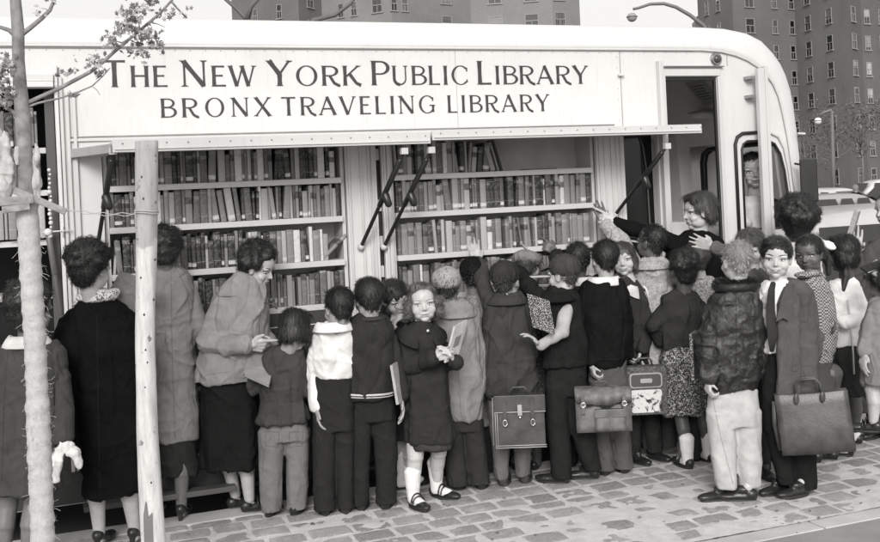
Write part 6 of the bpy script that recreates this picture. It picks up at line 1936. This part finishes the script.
# child between
person('child in a speckled jacket half hidden between the librarian and the skirted girl', foot=(702, 462), top=(694, 243), hh=.20, hy=-20, hp=0, by=-10, tone=.44, hair='short', hv=.05, Z=6.45,
       sh=((688, 285), (716, 286)), hip=(702, 360), feet=((696, 462), (712, 462)), al=((683, 325, 0), (686, 350, 0)), ar=((720, 320, 0), (720, 350, 0)), hands=('none', 'none'),
       garments=[dict(name='speckled_jacket', v=.2, rows=[(276, 692, 708), (284, 683, 718), (310, 681, 722), (360, 684, 722), (380, 686, 720)], slr=(.044, .04, .035), vs=.01, mat=mat_pattern(.14, .48, 90, .5, 'speckled cloth')),
                 dict(name='trousers', v=.04, legs=[[(375, 686, 702), (460, 688, 701)], [(375, 702, 718), (460, 704, 717)]], style='trousers', sleeves=[], shoulder=False, vs=.01)], shoes='oxford')
# patterned skirt girl
SKIRT = mat_pattern(.03, .55, 95, .56, 'printed skirt cloth')
person('girl in a dark cardigan, speckled skirt and white ankle socks seen from behind', foot=(697, 464), top=(679, 253), hh=.205, hy=-25, hp=4, by=0, tone=.085, hair='wavycrop', hv=.012,
       sh=((667, 303), (701, 303)), hip=(684, 360), feet=((688, 468), (709, 462)), toes=(-20, -28), al=((655, 325, -.02), (661, 342, .04)), ar=((709, 330, .0), (706, 350, .02)), hands=('none', 'none'),
       garments=[dict(name='cardigan', v=.05, rows=[(291, 671, 689), (298, 663, 700), (312, 660, 708), (335, 661, 708), (348, 664, 706)], slr=(.050, .052, .040), amp=1.2, collar=dict(v=.05, w=.012)),
                 dict(name='skirt', v=.1, rows=[(342, 665, 704), (360, 662, 706), (385, 661, 708), (412, 659, 709)], sleeves=[], shoulder=False, folds=10, fa=.035, mat=SKIRT)],
       socks=dict(h=(.09, .09)), shoes='strap')
# leather jacket boy
def fur(c):
    r = np.random.RandomState(3); m = MB(); V, Fc = [], []
    C = P(736, 285, c['Z0'])
    for k in range(4500):
        a = r.uniform(0, 2 * math.pi); b_ = r.uniform(-.6, 2.2)
        p = C + RT * ((.085 + .03 * math.cos(b_)) * math.cos(a)) + FW * ((.065 + .028 * math.cos(b_)) * math.sin(a)) + UP * (.026 * math.sin(b_) - .02 * math.cos(a) * 0)
        n = RT * math.cos(a) + FW * math.sin(a) + UP * math.sin(b_); n = n + r.normal(size=3) * .5; n /= np.linalg.norm(n); s_ = np.cross(n, r.normal(size=3)); s_ /= np.linalg.norm(s_)
        i = len(V); V += [p - s_ * .0016, p + s_ * .0016, p + n * .022]; Fc.append((i, i + 1, i + 2))
    m.add(np.array(V), Fc)
    m.tube([C + RT * .095 * math.cos(a) + FW * .075 * math.sin(a) - UP * .006 for a in np.linspace(0, 2 * math.pi, 25)], .030, 10, closed=False)
    m.build('fur_collar', [hairmat(.02)], c['body'], c['org'], True, fixn=False)
LJ = None
t = NT('horsehide'); n_ = t.noise(t.coord(), 28, 6, .65, .8); t.bump(n_, .9, .012)
LJ = t.out(t.ramp(n_, [(.35, .012), (.6, .022), (.75, .055)]), t.math('ADD', t.math('MULTIPLY', n_, .3), .22), Specular_IOR_Level=.6)
person('blond crew-cut boy in a creased dark leather jacket and pale trousers', foot=(735, 500), top=(735, 241), hh=.215, hy=-14, hp=0, by=-4, tone=.46, hair='crew', hv=.26,
       sh=((718, 302), (751, 302)), hip=(734, 385), feet=((723, 497), (747, 503)), toes=(-105, -78), al=((708, 340, -.04), (708, 378, -.07)), ar=((757, 335, .03), (756, 372, .06)), hands=('grip', 'none'),
       seams=[((714, 377), (735, 379), (754, 376)), ((712, 394), (719, 430), (733, 484)), ((722, 296), (716, 320), (716, 345)), ((736, 296), (736, 372)), ((742, 384), (752, 384), (752, 398))],
       garments=[dict(name='leather_jacket', v=.03, rows=[(288, 725, 748), (296, 713, 757), (320, 704, 760), (350, 703, 760), (372, 706, 757), (388, 713, 754)], slr=(.056, .056, .046), mat=LJ, style='leather', amp=1.5, dmax=.15),
                 dict(name='trousers', v=.42, rows=[(376, 713, 754), (400, 708, 758), (425, 708, 760)], legs=[[(410, 707, 735), (440, 709, 737), (470, 714, 738), (488, 717, 739)], [(410, 731, 761), (440, 733, 761), (470, 736, 761), (486, 737, 760)]], style='trousers', sleeves=[], shoulder=False)],
       shoes='oxford', extra=fur)
# smiling boy with tie
def tie(c):
    Z = c['Z0']
    m = MB(); rows__ = [(284, 770, 776), (290, 768, 775), (310, 766, 775), (335, 767, 778), (352, 770, 774)]
    rows_loft(m, [(y, a, b_, -.105 - .01 * i, .004) for i, (y, a, b_) in enumerate(rows__)], Z, .006, .003, 1, 12); m.build('tie', [fabric(.05, .6)], c['body'], c['org'], True)
    m = MB(); m.ell(P(773, 284, Z - .10), (.016, .012, .014)); m.build('tie_knot', [fabric(.05, .6)], c['body'], c['org'], True)
    m = MB()      # left lapel / coat front hanging open
    rows_loft(m, [(286, 783, 797, -.05, .02), (300, 778, 800, -.09, .02), (325, 777, 800, -.11, .02), (360, 778, 800, -.12, .02), (400, 776, 800, -.12, .02), (434, 775, 800, -.11, .02)], Z, .02, .01, .6, 16)
    me = voxel(m, .008, 2); wrinkle(me, c['org'], .6, 'cloth', .4, 1.1); setco(me, getco(me) - c['org']); link('coat_front', me, [fabric(.115)], c['body'], None, True)
    m = MB()
    pl = [(787, 283), (781, 300), (776, 322), (783, 318), (789, 321), (794, 300), (796, 289)]
    pts = [P(x, y, Z - .135 - .02 * (i in (2, 3, 4))) for i, (x, y) in enumerate(pl)]
    m.add(pts + [p + FW * .008 for p in pts], [tuple(range(7)), tuple(range(13, 6, -1))] + [(i, i + 7, (i + 1) % 7 + 7, (i + 1) % 7) for i in range(7)]); m.build('lapel', [fabric(.10)], c['body'], c['org'])
    m = MB(); m.ell(P(770, 353, Z - .15), (.006, .004, .006)); m.build('shirt_button', [plain('button', .5, .4)], c['body'], c['org'], True)
person('smiling dark-haired boy in shirt, tie and open overcoat with a large briefcase', foot=(786, 495), top=(777, 238), hh=.217, hy=-160, hp=2, hr=4, by=-155, tone=.47, hair='neat', hv=.014, face=True, smile=.9, look=(.4, 0),
       sh=((766, 297, -.04), (800, 297, .04)), hip=(785, 390), feet=((774, 489), (798, 497)), toes=(-120, -112), al=((758, 335, .05), (757, 365, .08)), ar=((812, 338, .03), (806, 374, -.03)), hands=('none', 'grip'),
       seams=[((792, 366), (804, 364), (804, 370), (792, 372), (792, 366)), ((809, 292), (808, 320)), ((803, 366), (812, 366))],
       garments=[dict(name='shirt', v=.74, rows=[(282, 767, 787), (290, 758, 790), (310, 757, 792), (335, 757, 794), (350, 758, 796)], sleeves=[], shoulder=False, slr=(.045, .04, .03), dmax=.11, collar=dict(v=.76, w=.028)),
                 dict(name='overcoat', v=.115, rows=[(279, 786, 795, .02, .07), (284, 782, 803, .02, .10), (291, 781, 809, .02, .12), (305, 784, 813, .03, .11), (340, 783, 815, .03, .12), (380, 780, 816, .03, .13), (415, 778, 817, .02, .13), (435, 776, 816, .02, .13)], sleeves=[1], slr=(.054, .052, .048), shoulder=False, amp=.8),
                 dict(name='trousers', v=.022, rows=[(346, 760, 806), (400, 761, 808), (430, 763, 810)], legs=[[(420, 764, 787), (460, 772, 793), (484, 778, 796)], [(420, 783, 812), (460, 790, 816), (492, 793, 817)]], style='trousers', sleeves=[], shoulder=False)],
       shoes='oxford', extra=tie)
# heads behind
person('child with reddish-brown hair just behind the leather jacket boy', foot=(754, 475), top=(748, 232), hh=.205, hy=-150, hp=18, hr=0, by=180, tone=.38, hair='bobshort', hv=.05,
       sh=((738, 280), (766, 280)), hip=(754, 370), al=((732, 262, -.1), (714, 247, -.16)), ar=((768, 320, 0), (768, 350, 0)), hands=('spread', 'none'), hdir=((-1, .35, -.2), None),
       garments=[dict(name='jacket', v=.12, rows=[(270, 742, 760), (278, 734, 770), (320, 733, 772), (380, 735, 772)], slr=(.044, .042, .038), vs=.01),
                 dict(name='trousers', v=.06, legs=[[(375, 736, 754), (470, 740, 753)], [(375, 753, 771), (470, 757, 770)]], style='trousers', sleeves=[], shoulder=False, vs=.01)], shoes='oxford')
person('woman with a big mass of curly black hair and a white blouse turned away', foot=(800, 438), top=(796, 203), hh=.225, hy=15, hp=0, by=0, tone=.14, hair='bigcurly', hv=.008, adult=True,
       sh=((780, 262), (814, 262)), hip=(798, 350), al=((772, 300, 0), (778, 330, .1)), ar=((820, 300, 0), (816, 330, .1)), hands=('none', 'none'),
       garments=[dict(name='blouse', v=.72, rows=[(240, 788, 806), (250, 776, 818), (270, 773, 822), (320, 775, 820), (350, 776, 820)], slr=(.055, .05, .045)),
                 dict(name='skirt', v=.05, rows=[(345, 776, 820), (400, 772, 824), (430, 770, 826)], sleeves=[], shoulder=False, vs=.01)], shoes='heel')
# houndstooth girl
def mat_hound():
    t = NT('houndstooth'); c = t.coord(scale=(1, 1, 1)); k = t.N('TexChecker'); k.inputs['Scale'].default_value = 105; t.l.new(c, k.inputs[0])
    n = t.noise(c, 30, 3); t.bump(n, .4, .005)
    return t.out(t.mix(k.outputs['Fac'], .06, .38), .9, Specular_IOR_Level=.1)
HOUND = mat_hound()
def bow(c):
    m = MB(); H = c['H']; B_ = np.stack([RT, FW, UP], 1)
    C = P(823, 242, c['Z0'] + .02)
    th = math.radians(-30); R1 = RT * math.cos(th) + UP * math.sin(th); U1 = UP * math.cos(th) - RT * math.sin(th)
    for s_ in (-1, 1): m.ell(C + R1 * s_ * .042, (.045, .014, .024), M=np.stack([R1, FW, U1], 1))
    m.ell(C, (.014, .014, .014)); me = voxel(m, .006, 1); co, no = getco(me), getno(me); setco(me, co + no * (noise3(co * 60) * .003)[:, None] - c['org'])
    link('hair_bow', me, [fabric(.78, .8, .05)], c['body'], None, True)
    m = MB(); m.chain([(c['H'].w((-.25, -.4, .35)), .02), (c['H'].w((-.3, -.48, .1)), .022), (c['H'].w((-.28, -.46, -.15)), .016)]); me = voxel(m, .006, 1)
    setco(me, getco(me) - c['org']); link('braid', me, [hairmat(.012)], c['body'], None, True)
    lump(c, 'scarf_collar', [(803, 275, -.06, (.05, .05, .018)), (812, 273, -.02, (.045, .06, .022)), (820, 276, .02, (.03, .05, .02))], HOUND, amp=.003)
person('girl with a white hair bow and a houndstooth coat glancing back at the camera', foot=(822, 468), top=(806, 236), hh=.215, hy=-140, hp=6, hr=-4, by=-60, tone=.10, hair='parted', hv=.010, face=True, look=(.3, .1),
       sh=((804, 290), (826, 290)), hip=(820, 370), feet=((814, 462), (830, 460)), al=((800, 320, 0), (802, 345, 0)), ar=((830, 325, 0), (828, 350, 0)), hands=('none', 'none'),
       garments=[dict(name='coat', v=.2, rows=[(276, 799, 822), (285, 797, 828), (310, 800, 830), (340, 804, 831), (362, 807, 831)], slr=(.044, .042, .036), mat=HOUND, amp=.7),
                 dict(name='skirt', v=.10, rows=[(355, 808, 830), (380, 807, 832), (396, 806, 834)], sleeves=[], shoulder=False, folds=8, fa=.04)],
       shoes='oxford', extra=bow)
# white sweater girl
def tail(c):
    m = MB(); m.chain([(P(843, 262, c['Z0'] - .05), .03), (P(846, 276, c['Z0'] - .06), .026), (P(843, 290, c['Z0'] - .07), .014)]); me = voxel(m, .006, 1); setco(me, getco(me) - c['org']); link('braid', me, [hairmat(.012)], c['body'], None, True)
    m = MB(); m.tube([P(848, 300, c['Z0'] - .1), P(851, 330, c['Z0'] - .13), P(853, 352, c['Z0'] - .13), P(854, 374, c['Z0'] - .12)], .006, 6); m.build('hanging_ribbon', [fabric(.5)], c['body'], c['org'], True)
person('girl in a white sweater and dark flared skirt looking away', foot=(848, 459), top=(837, 236), hh=.212, hy=-55, hp=8, by=-35, tone=.08, hair='bobshort', hv=.010,
       sh=((834, 288), (856, 287)), hip=(848, 345), feet=((846, 456, 0), (855, 444, 0)), toes=(-70, -60), al=((824, 315, -.05), (830, 322, -.14)), ar=((864, 315, -.02), (845, 322, -.14)), hands=('relax', 'none'),
       garments=[dict(name='sweater', v=.72, rows=[(278, 838, 852), (284, 829, 858), (300, 826, 863), (320, 826, 865), (345, 829, 864)], slr=(.050, .052, .042), amp=.8),
                 dict(name='skirt', v=.05, rows=[(340, 832, 862), (360, 830, 864), (380, 828, 868), (393, 826, 872)], sleeves=[], shoulder=False, folds=8, fa=.06)],
       socks=dict(h=(.09, .09)), shoes='strap', extra=tail)
# right edge: tall person holding a book up, and a small girl
def uphand(c):
    held_book('grey hardback held up high by the person at the right edge', P(852, 229, c['Z0'] - .13), RT * .028 + FW * .055, UP * .115 + RT * .040, .03, .30, label_v=None)
    m = MB()
    for y in (247, 275, 300): m.ell(P(863 + (y - 247) * .1, y, c['Z0'] - .17), (.013, .006, .013))
    m.build('coat_button', [plain('dark button', .03, .3)], c['body'], c['org'], True)
person('tall person cut off by the right edge in a grey buttoned coat lifting a book', foot=(884, 436), top=(886, 192), hh=.225, hy=-110, hp=5, by=-130, tone=.40, hair='short', hv=.05, adult=True, face=True,
       sh=((870, 252, -.02), (900, 250, .03)), hip=(885, 350), feet=((876, 436), (896, 436)), al=((860, 300, -.06), (855, 256, -.12)), ar=((905, 300, 0), (880, 275, -.16)), hands=('spread', 'relax'), hdir=((.1, 1, 0), None),
       garments=[dict(name='coat', v=.10, rows=[(240, 874, 898), (250, 866, 905), (280, 862, 908), (330, 860, 910), (385, 858, 912), (410, 857, 914)], slr=(.054, .052, .046), dmax=.18, collar=dict(v=.10, w=.06)),
                 dict(name='trousers', v=.04, legs=[[(400, 866, 886), (434, 868, 886)], [(400, 886, 908), (434, 888, 908)]], style='trousers', sleeves=[], shoulder=False, vs=.01)],
       shoes='oxford', extra=uphand)
person('small girl in a pale grey coat cut off by the right edge of the picture', foot=(882, 432), top=(890, 258), hh=.20, hy=-20, hp=0, by=-20, tone=.42, hair='bobshort', hv=.04,
       sh=((876, 305), (902, 305)), hip=(888, 350), feet=((874, 434), (888, 430)), toes=(-60, -60), al=((866, 335, 0), (864, 352, -.03)), ar=((908, 335, 0), (908, 360, 0)), hands=('relax', 'none'), Z=5.75,
       garments=[dict(name='coat', v=.22, rows=[(295, 880, 898), (302, 872, 904), (330, 868, 908), (360, 865, 911), (384, 864, 914)], slr=(.048, .045, .040), folds=7, fa=.03)],
       shoes='strap')
# driver
def ears(c):
    m = MB(); m.tube([P(760, 208, c['Z0'] - .25) + RT * .0 + (FW * .19 * math.cos(a) + UP * .19 * math.sin(a)) * 1.0 for a in np.linspace(0, 2 * math.pi, 25)], .011, 8, closed=False)
person('woman in glasses sitting in the cab and looking out through the side window', foot=(752, 300), top=(752, 153), hh=.25, hy=-168, hp=4, hr=-4, by=-150, tone=.42, hair='short', hv=.016, adult=True, face=True, Z=7.5, glasses=True, smile=.1,
       sh=((736, 205), (776, 207, .05)), hip=(757, 265), feet=((748, 300), (766, 300)), al=((734, 235, -.03), (745, 222, -.12)), ar=((784, 235, .02), (778, 250, -.05)), hands=('none', 'none'),
       garments=[dict(name='blouse', v=.42, rows=[(196, 742, 762), (203, 735, 772), (220, 733, 776), (262, 734, 778)], sleeves=[0, 1], slr=(.055, .05, .045), collar=dict(v=.5, w=.035)),
                 dict(name='dark_jacket', v=.015, rows=[(200, 762, 776, .05, .06), (210, 760, 786, .04, .13), (262, 757, 790, .03, .14)], sleeves=[1], slr=(.064, .06, .05), shoulder=False)])
# far man
person('man in a dark jacket standing in the far lot with his back turned', foot=(856, 243), top=(855, 185), hh=.22, hy=10, hp=10, by=0, tone=.4, hair='crew', hv=.3, adult=True, Z=29, vox=.012,
       sh=((848, 196), (862, 196)), hip=(856, 214), feet=((852, 246), (859, 246)), al=((846.5, 204, 0), (848, 211, -.1)), ar=((864, 204, 0), (862, 211, -.1)), hands=('none', 'none'),
       garments=[dict(name='jacket', v=.012, rows=[(192, 853, 858), (195, 848, 862), (203, 847, 864), (214, 848, 863)], vs=.02, slr=(.065, .06, .05)),
                 dict(name='trousers', v=.03, legs=[[(212, 849, 856), (244, 850, 855)], [(212, 855, 862), (244, 857, 861)]], style='trousers', sleeves=[], shoulder=False, vs=.02)])

# ------------------------------------------------------------------ bags and loose books
def Zat(px, py): return depth(PG(px, py))
# piped briefcase
C = P(520, 420, 5.93); X = RT * math.cos(.03) - UP * .0 - FW * .05; Zv = UP; N = np.cross(Zv, X)
q = ogrid(C, X, Zv, N)
t = thing('briefcase', C - UP * .15, 'dark briefcase with pale piped edges held by the boy with the raised arm', 'briefcase'); o_ = C - UP * .15
m = MB(); soft_box(m, q, .275, .29, .10, bulge=.08, top=.8); m.build('body', [LEATHER], t, o_, False, .004)
m = MB(); m.loft([[q(x, z, d) for x, z, d in ((-.14, .15, .045), (.14, .15, .045), (.14, .153, -.05), (-.14, .153, -.05))], [q(x, z, d) for x, z, d in ((-.143, .145, -.052), (.143, .145, -.052), (.143, .06, -.063), (-.143, .06, -.063))]]) if False else m.obox(q(0, .105, -.058), X * .143, Zv * .045, N * .003)
fl = m.build('flap', [LEATHER], t, o_, False, .002)
m = MB()
for zz_ in (-.13, -.142): m.tube([q(-.142, zz_, -.057), q(.142, zz_, -.057)], .0022, 5)
m.tube([q(-.139, .14, -.058), q(-.139, -.142, -.059)], .0022, 5); m.tube([q(-.128, .14, -.058), q(-.128, -.142, -.059)], .0022, 5); m.tube([q(-.143, .058, -.063), q(.143, .058, -.063)], .0025, 5); m.tube([q(-.15, .13, .0), q(-.155, -.14, 0)], .0022, 5)
m.build('piping', [plain('pale piping', .42, .5)], t, o_, True)
for xx in (-.085, .07):
    m = MB(); m.obox(q(xx, .055, -.066), X * .011, Zv * .075, N * .0025); s_ = m.build('strap', [LEATHER], t, o_)
    m = MB(); m.tube([q(xx + .012 * math.cos(a), .0 + .018 * math.sin(a), -.070) for a in np.linspace(0, 2 * math.pi, 9)], .0025, 5); m.build('buckle', [BRASS], s_, o_, True)
m = MB(); m.obox(q(.0, .07, -.069), X * .012, Zv * .03, N * .004); m.ell(q(0, .03, -.070), .007, seg=8, rings=6); m.build('clasp', [BRASS], t, o_)
m = MB(); handle(m, q, -.05, .05, .14, .045); m.build('handle', [LEATHER], t, o_, True)
# satchel
C = P(603, 409, 5.98); th = .07; X = RT * math.cos(th) + UP * math.sin(th) * .2 - FW * .08; Zv = UP; N = np.cross(Zv, X); N /= np.linalg.norm(N)
q = ogrid(C, X, Zv, N); o_ = C - UP * .12
t = thing('satchel', o_, 'worn tan leather satchel with curved flap and front pocket', 'satchel')
m = MB(); soft_box(m, q, .31, .235, .12, bulge=.12, top=.55, sag=.006); m.build('body', [TAN], t, o_, True)
m = MB(); rings = []
for (z, hw, d) in ((.118, .155, .03), (.124, .158, -.02), (.105, .160, -.062), (.060, .158, -.080)):
    rings.append([q(-hw + 2 * hw * i / 12, z - (.035 * (1 - abs(2 * i / 12 - 1) ** 1.5) if z < .07 else 0) + .012 * math.cos(i * 1.4), d) for i in range(13)] + [q(hw - 2 * hw * i / 12, z - (.035 * (1 - abs(2 * i / 12 - 1) ** 1.5) if z < .07 else 0) + .005, d + .006) for i in range(13)])
m.loft(rings); m.build('flap', [TAN], t, o_, True)
m = MB(); soft_box(m, ogrid(C + N * -.078 - Zv * .045 + X * .035, X, Zv, N), .17, .12, .04, bulge=.3, top=.7); pk = m.build('pocket', [TAN], t, o_, True)
m = MB(); m.obox(q(.035, -.005, -.103), X * .088, Zv * .022, N * .003); m.build('pocket_flap', [TAN], pk, o_, False, .002)
m = MB(); m.obox(q(.035, -.045, -.106), X * .007, Zv * .03, N * .002); m.build('pocket_strap', [TAN], pk, o_)
for xx in (-.115, .115):
    m = MB(); m.obox(q(xx, .045, -.086), X * .010, Zv * .05, N * .0025); s_ = m.build('strap', [TAN], t, o_)
    m = MB(); m.tube([q(xx + .014 * math.cos(a), .045 + .013 * math.sin(a), -.090) for a in np.linspace(0, 2 * math.pi, 9)], .003, 5); m.build('buckle', [BRASS], s_, o_, True)
m = MB(); handle(m, q, -.055, .03, .12, .04, .006, -.01); m.build('handle', [LEATHER], t, o_, True)
# lunch bag with a printed panel
C = P(645, 390, 6.28); X = RT; Zv = UP; N = np.cross(Zv, X); q = ogrid(C, X, Zv, N); o_ = C - UP * .14
t = thing('lunch_bag', o_, 'plaid lunch bag with rounded corners and a pale printed front panel', 'bag')
m = MB(); m.prism([(x, z) for x, z in rrect(-.125, -.14, .125, .145, .02)], -.045, .045, 1); v_ = m.v[0].copy(); m.v[0] = np.array([q(a[0], a[2], a[1]) for a in v_]); m.build('body', [mat_pattern(.06, .13, 70, .5, 'plaid cloth')], t, o_, False, .004)
def panel(x0, z0, x1, z1, r_, y0, y1, nm, mat, par=None):
    m = MB(); m.prism([(x, z) for x, z in rrect(x0, z0, x1, z1, r_)], y0, y1, 1); v_ = m.v[0].copy(); m.v[0] = np.array([q(a[0], a[2], a[1]) for a in v_]); return m.build(nm, [mat], par or t, o_)
panel(-.092, -.125, .09, .01, .012, -.050, -.0452, 'front_panel', mat_pattern(.62, .03, 16, .55, 'printed picture'))
pn = panel(-.098, .022, .095, .11, .02, -.052, -.0452, 'top_pocket', plain('pale rim', .32, .5)); panel(-.09, .03, .087, .102, .016, -.054, -.0523, 'pocket_face', plain('dark pocket', .06, .6), pn)
panel(-.035, .052, .035, .078, .008, -.0575, -.0543, 'catch', BRASS)
m = MB(); handle(m, q, -.05, .05, .14, .05, .006); m.build('handle', [LEATHER], t, o_, True)
# big briefcase
C = P(814, 421, 5.50); th = math.radians(5); X = (RT * math.cos(th) + UP * math.sin(th)); X = X - FW * .25; X /= np.linalg.norm(X); Zv = UP * math.cos(th) - RT * math.sin(th); N = np.cross(Zv, X); N /= np.linalg.norm(N)
q = ogrid(C, X, Zv, N); o_ = C - UP * .18
t = thing('briefcase', o_, 'large plain dark leather briefcase with two looped handles carried by the boy in the tie', 'briefcase')
m = MB(); soft_box(m, q, .355, .315, .11, 10, 8, bulge=.10, top=.25, sag=.010); me = m.mesh()
bdy = m.build('body', [LEATHER], t, o_, True)
for d in (-.062, .062):
    m = MB(); rings = []
    for j in range(7):
        z = .155 - .31 * j / 6
        rings.append([q(-.182 + .364 * i / 12, z - .01 * (1 - (2 * i / 12 - 1) ** 2) * (1 - j / 6) + .003 * math.sin(i * 2.1 + j), d * (.45 + .55 * min(1, j / 4)) * (1 + .14 * math.sin(math.pi * i / 12))) for i in range(13)] + [q(.182 - .364 * i / 12, z, d * (.40 + .50 * min(1, j / 4))) for i in range(13)])
    m.loft(rings); m.build('leather_side', [LEATHER], t, o_, True)
for s_ in (-1, 1):
    m = MB(); handle(m, q, -.075, .055, .15, .075, .0065, .022 * s_); m.build('handle', [LEATHER], t, o_, True)
for xx in (-.075, .055):
    m = MB(); m.ell(q(xx, .135, -.055), (.016, .010, .03), seg=10); m.build('handle_tab', [LEATHER], t, o_, True)
m = MB(); m.tube([q(-.185, .12, 0), q(-.196, 0, 0), q(-.185, -.14, 0)], .014, 8); m.build('gusset', [LEATHER], t, o_, True)

held_book('open grey hardback in front of the woman in black, tilted against the shelves', P(127, 292, 5.42), RT * .075 - UP * .03 + FW * .02, UP * .08 + RT * .05, .025, .20)
held_book('large light book lying open before the woman who points', P(260, 366, 5.66), RT * .07 - UP * .03 - FW * .02, UP * .065 + FW * .08 + RT * .01, .02, .24, pages=.7)
held_book('thin pale book tucked at the hip of the boy with the striped hem', P(397, 383, 5.66), FW * .06 + RT * .012, UP * .105 - RT * .012, .014, .4, pages=.7)
held_book('marbled notebook in the hand of the boy with the peaked cap', P(541, 314, 5.86), RT * .062 - UP * .024, UP * .095 - RT * .012, .014, .05, MARBLE)
held_book('marbled composition book held at the side of the leather jacket boy', P(695, 355, 5.72), RT * .034 + FW * .07, UP * .125, .016, .05, MARBLE)
held_book('dark thin book held flat by the tall person at the right edge', P(876, 266, 5.9), RT * .07 + UP * .022, FW * .05 + UP * .01, .014, .05)
def drape(mb, a, b, c_, d_, folds=4, amp=.010, n=26, rows=12, th=.003):
    """a hanging piece of cloth: top edge a-b, bottom edge c_-d_"""
    F_, K = [], []
    for j in range(rows + 1):
        t_ = j / rows
        l, r_ = a * (1 - t_) + c_ * t_, b * (1 - t_) + d_ * t_
        F_.append([l * (1 - i / n) + r_ * (i / n) - FW * (amp * (.4 + .6 * t_) * math.sin(i / n * folds * 6.283 + 1.2 * t_ + j * .15)) + UP * .003 * math.sin(i * 1.3 + j) for i in range(n + 1)])
    v = [p for row in F_ for p in row]; m_ = len(v); w = n + 1
    v += [p + FW * th for p in v]; f = []
    for j in range(rows):
        for i in range(n):
            q_ = j * w + i; f += [(q_, q_ + 1, q_ + 1 + w, q_ + w), (m_ + q_, m_ + q_ + w, m_ + q_ + 1 + w, m_ + q_ + 1)]
    for i in range(n): f += [(i, m_ + i, m_ + i + 1, i + 1), (rows * w + i, rows * w + i + 1, m_ + rows * w + i + 1, m_ + rows * w + i)]
    for j in range(rows): f += [(j * w, (j + 1) * w, m_ + (j + 1) * w, m_ + j * w), (j * w + n, m_ + j * w + n, m_ + (j + 1) * w + n, (j + 1) * w + n)]
    mb.add(v, f)
c = P(63, 458, 4.88)
m = MB()
for a_, b_, r0_, r1_ in (((61, 448), (57, 462), .018, .034), ((57, 462), (56, 478), .034, .020), ((66, 447), (73, 453), .016, .030), ((73, 453), (80, 466), .028, .012), ((62, 446), (70, 446), .018, .018)):
    m.cap(P(*a_, 4.87), P(*b_, 4.87), r0_, r1_)
me = voxel(m, .005, 2); co, no = getco(me), getno(me)
setco(me, co + no * ((1 - np.abs(noise3(co * np.array([34, 34, 14])))) ** 3 * .014 - .006)[:, None] - c)
tag(link('cloth_bundle', me, [fabric(.62, .8, .1)], None, c, True), 'crumpled white cloth hanging from the hand of the woman behind the wrapped tree', 'cloth')
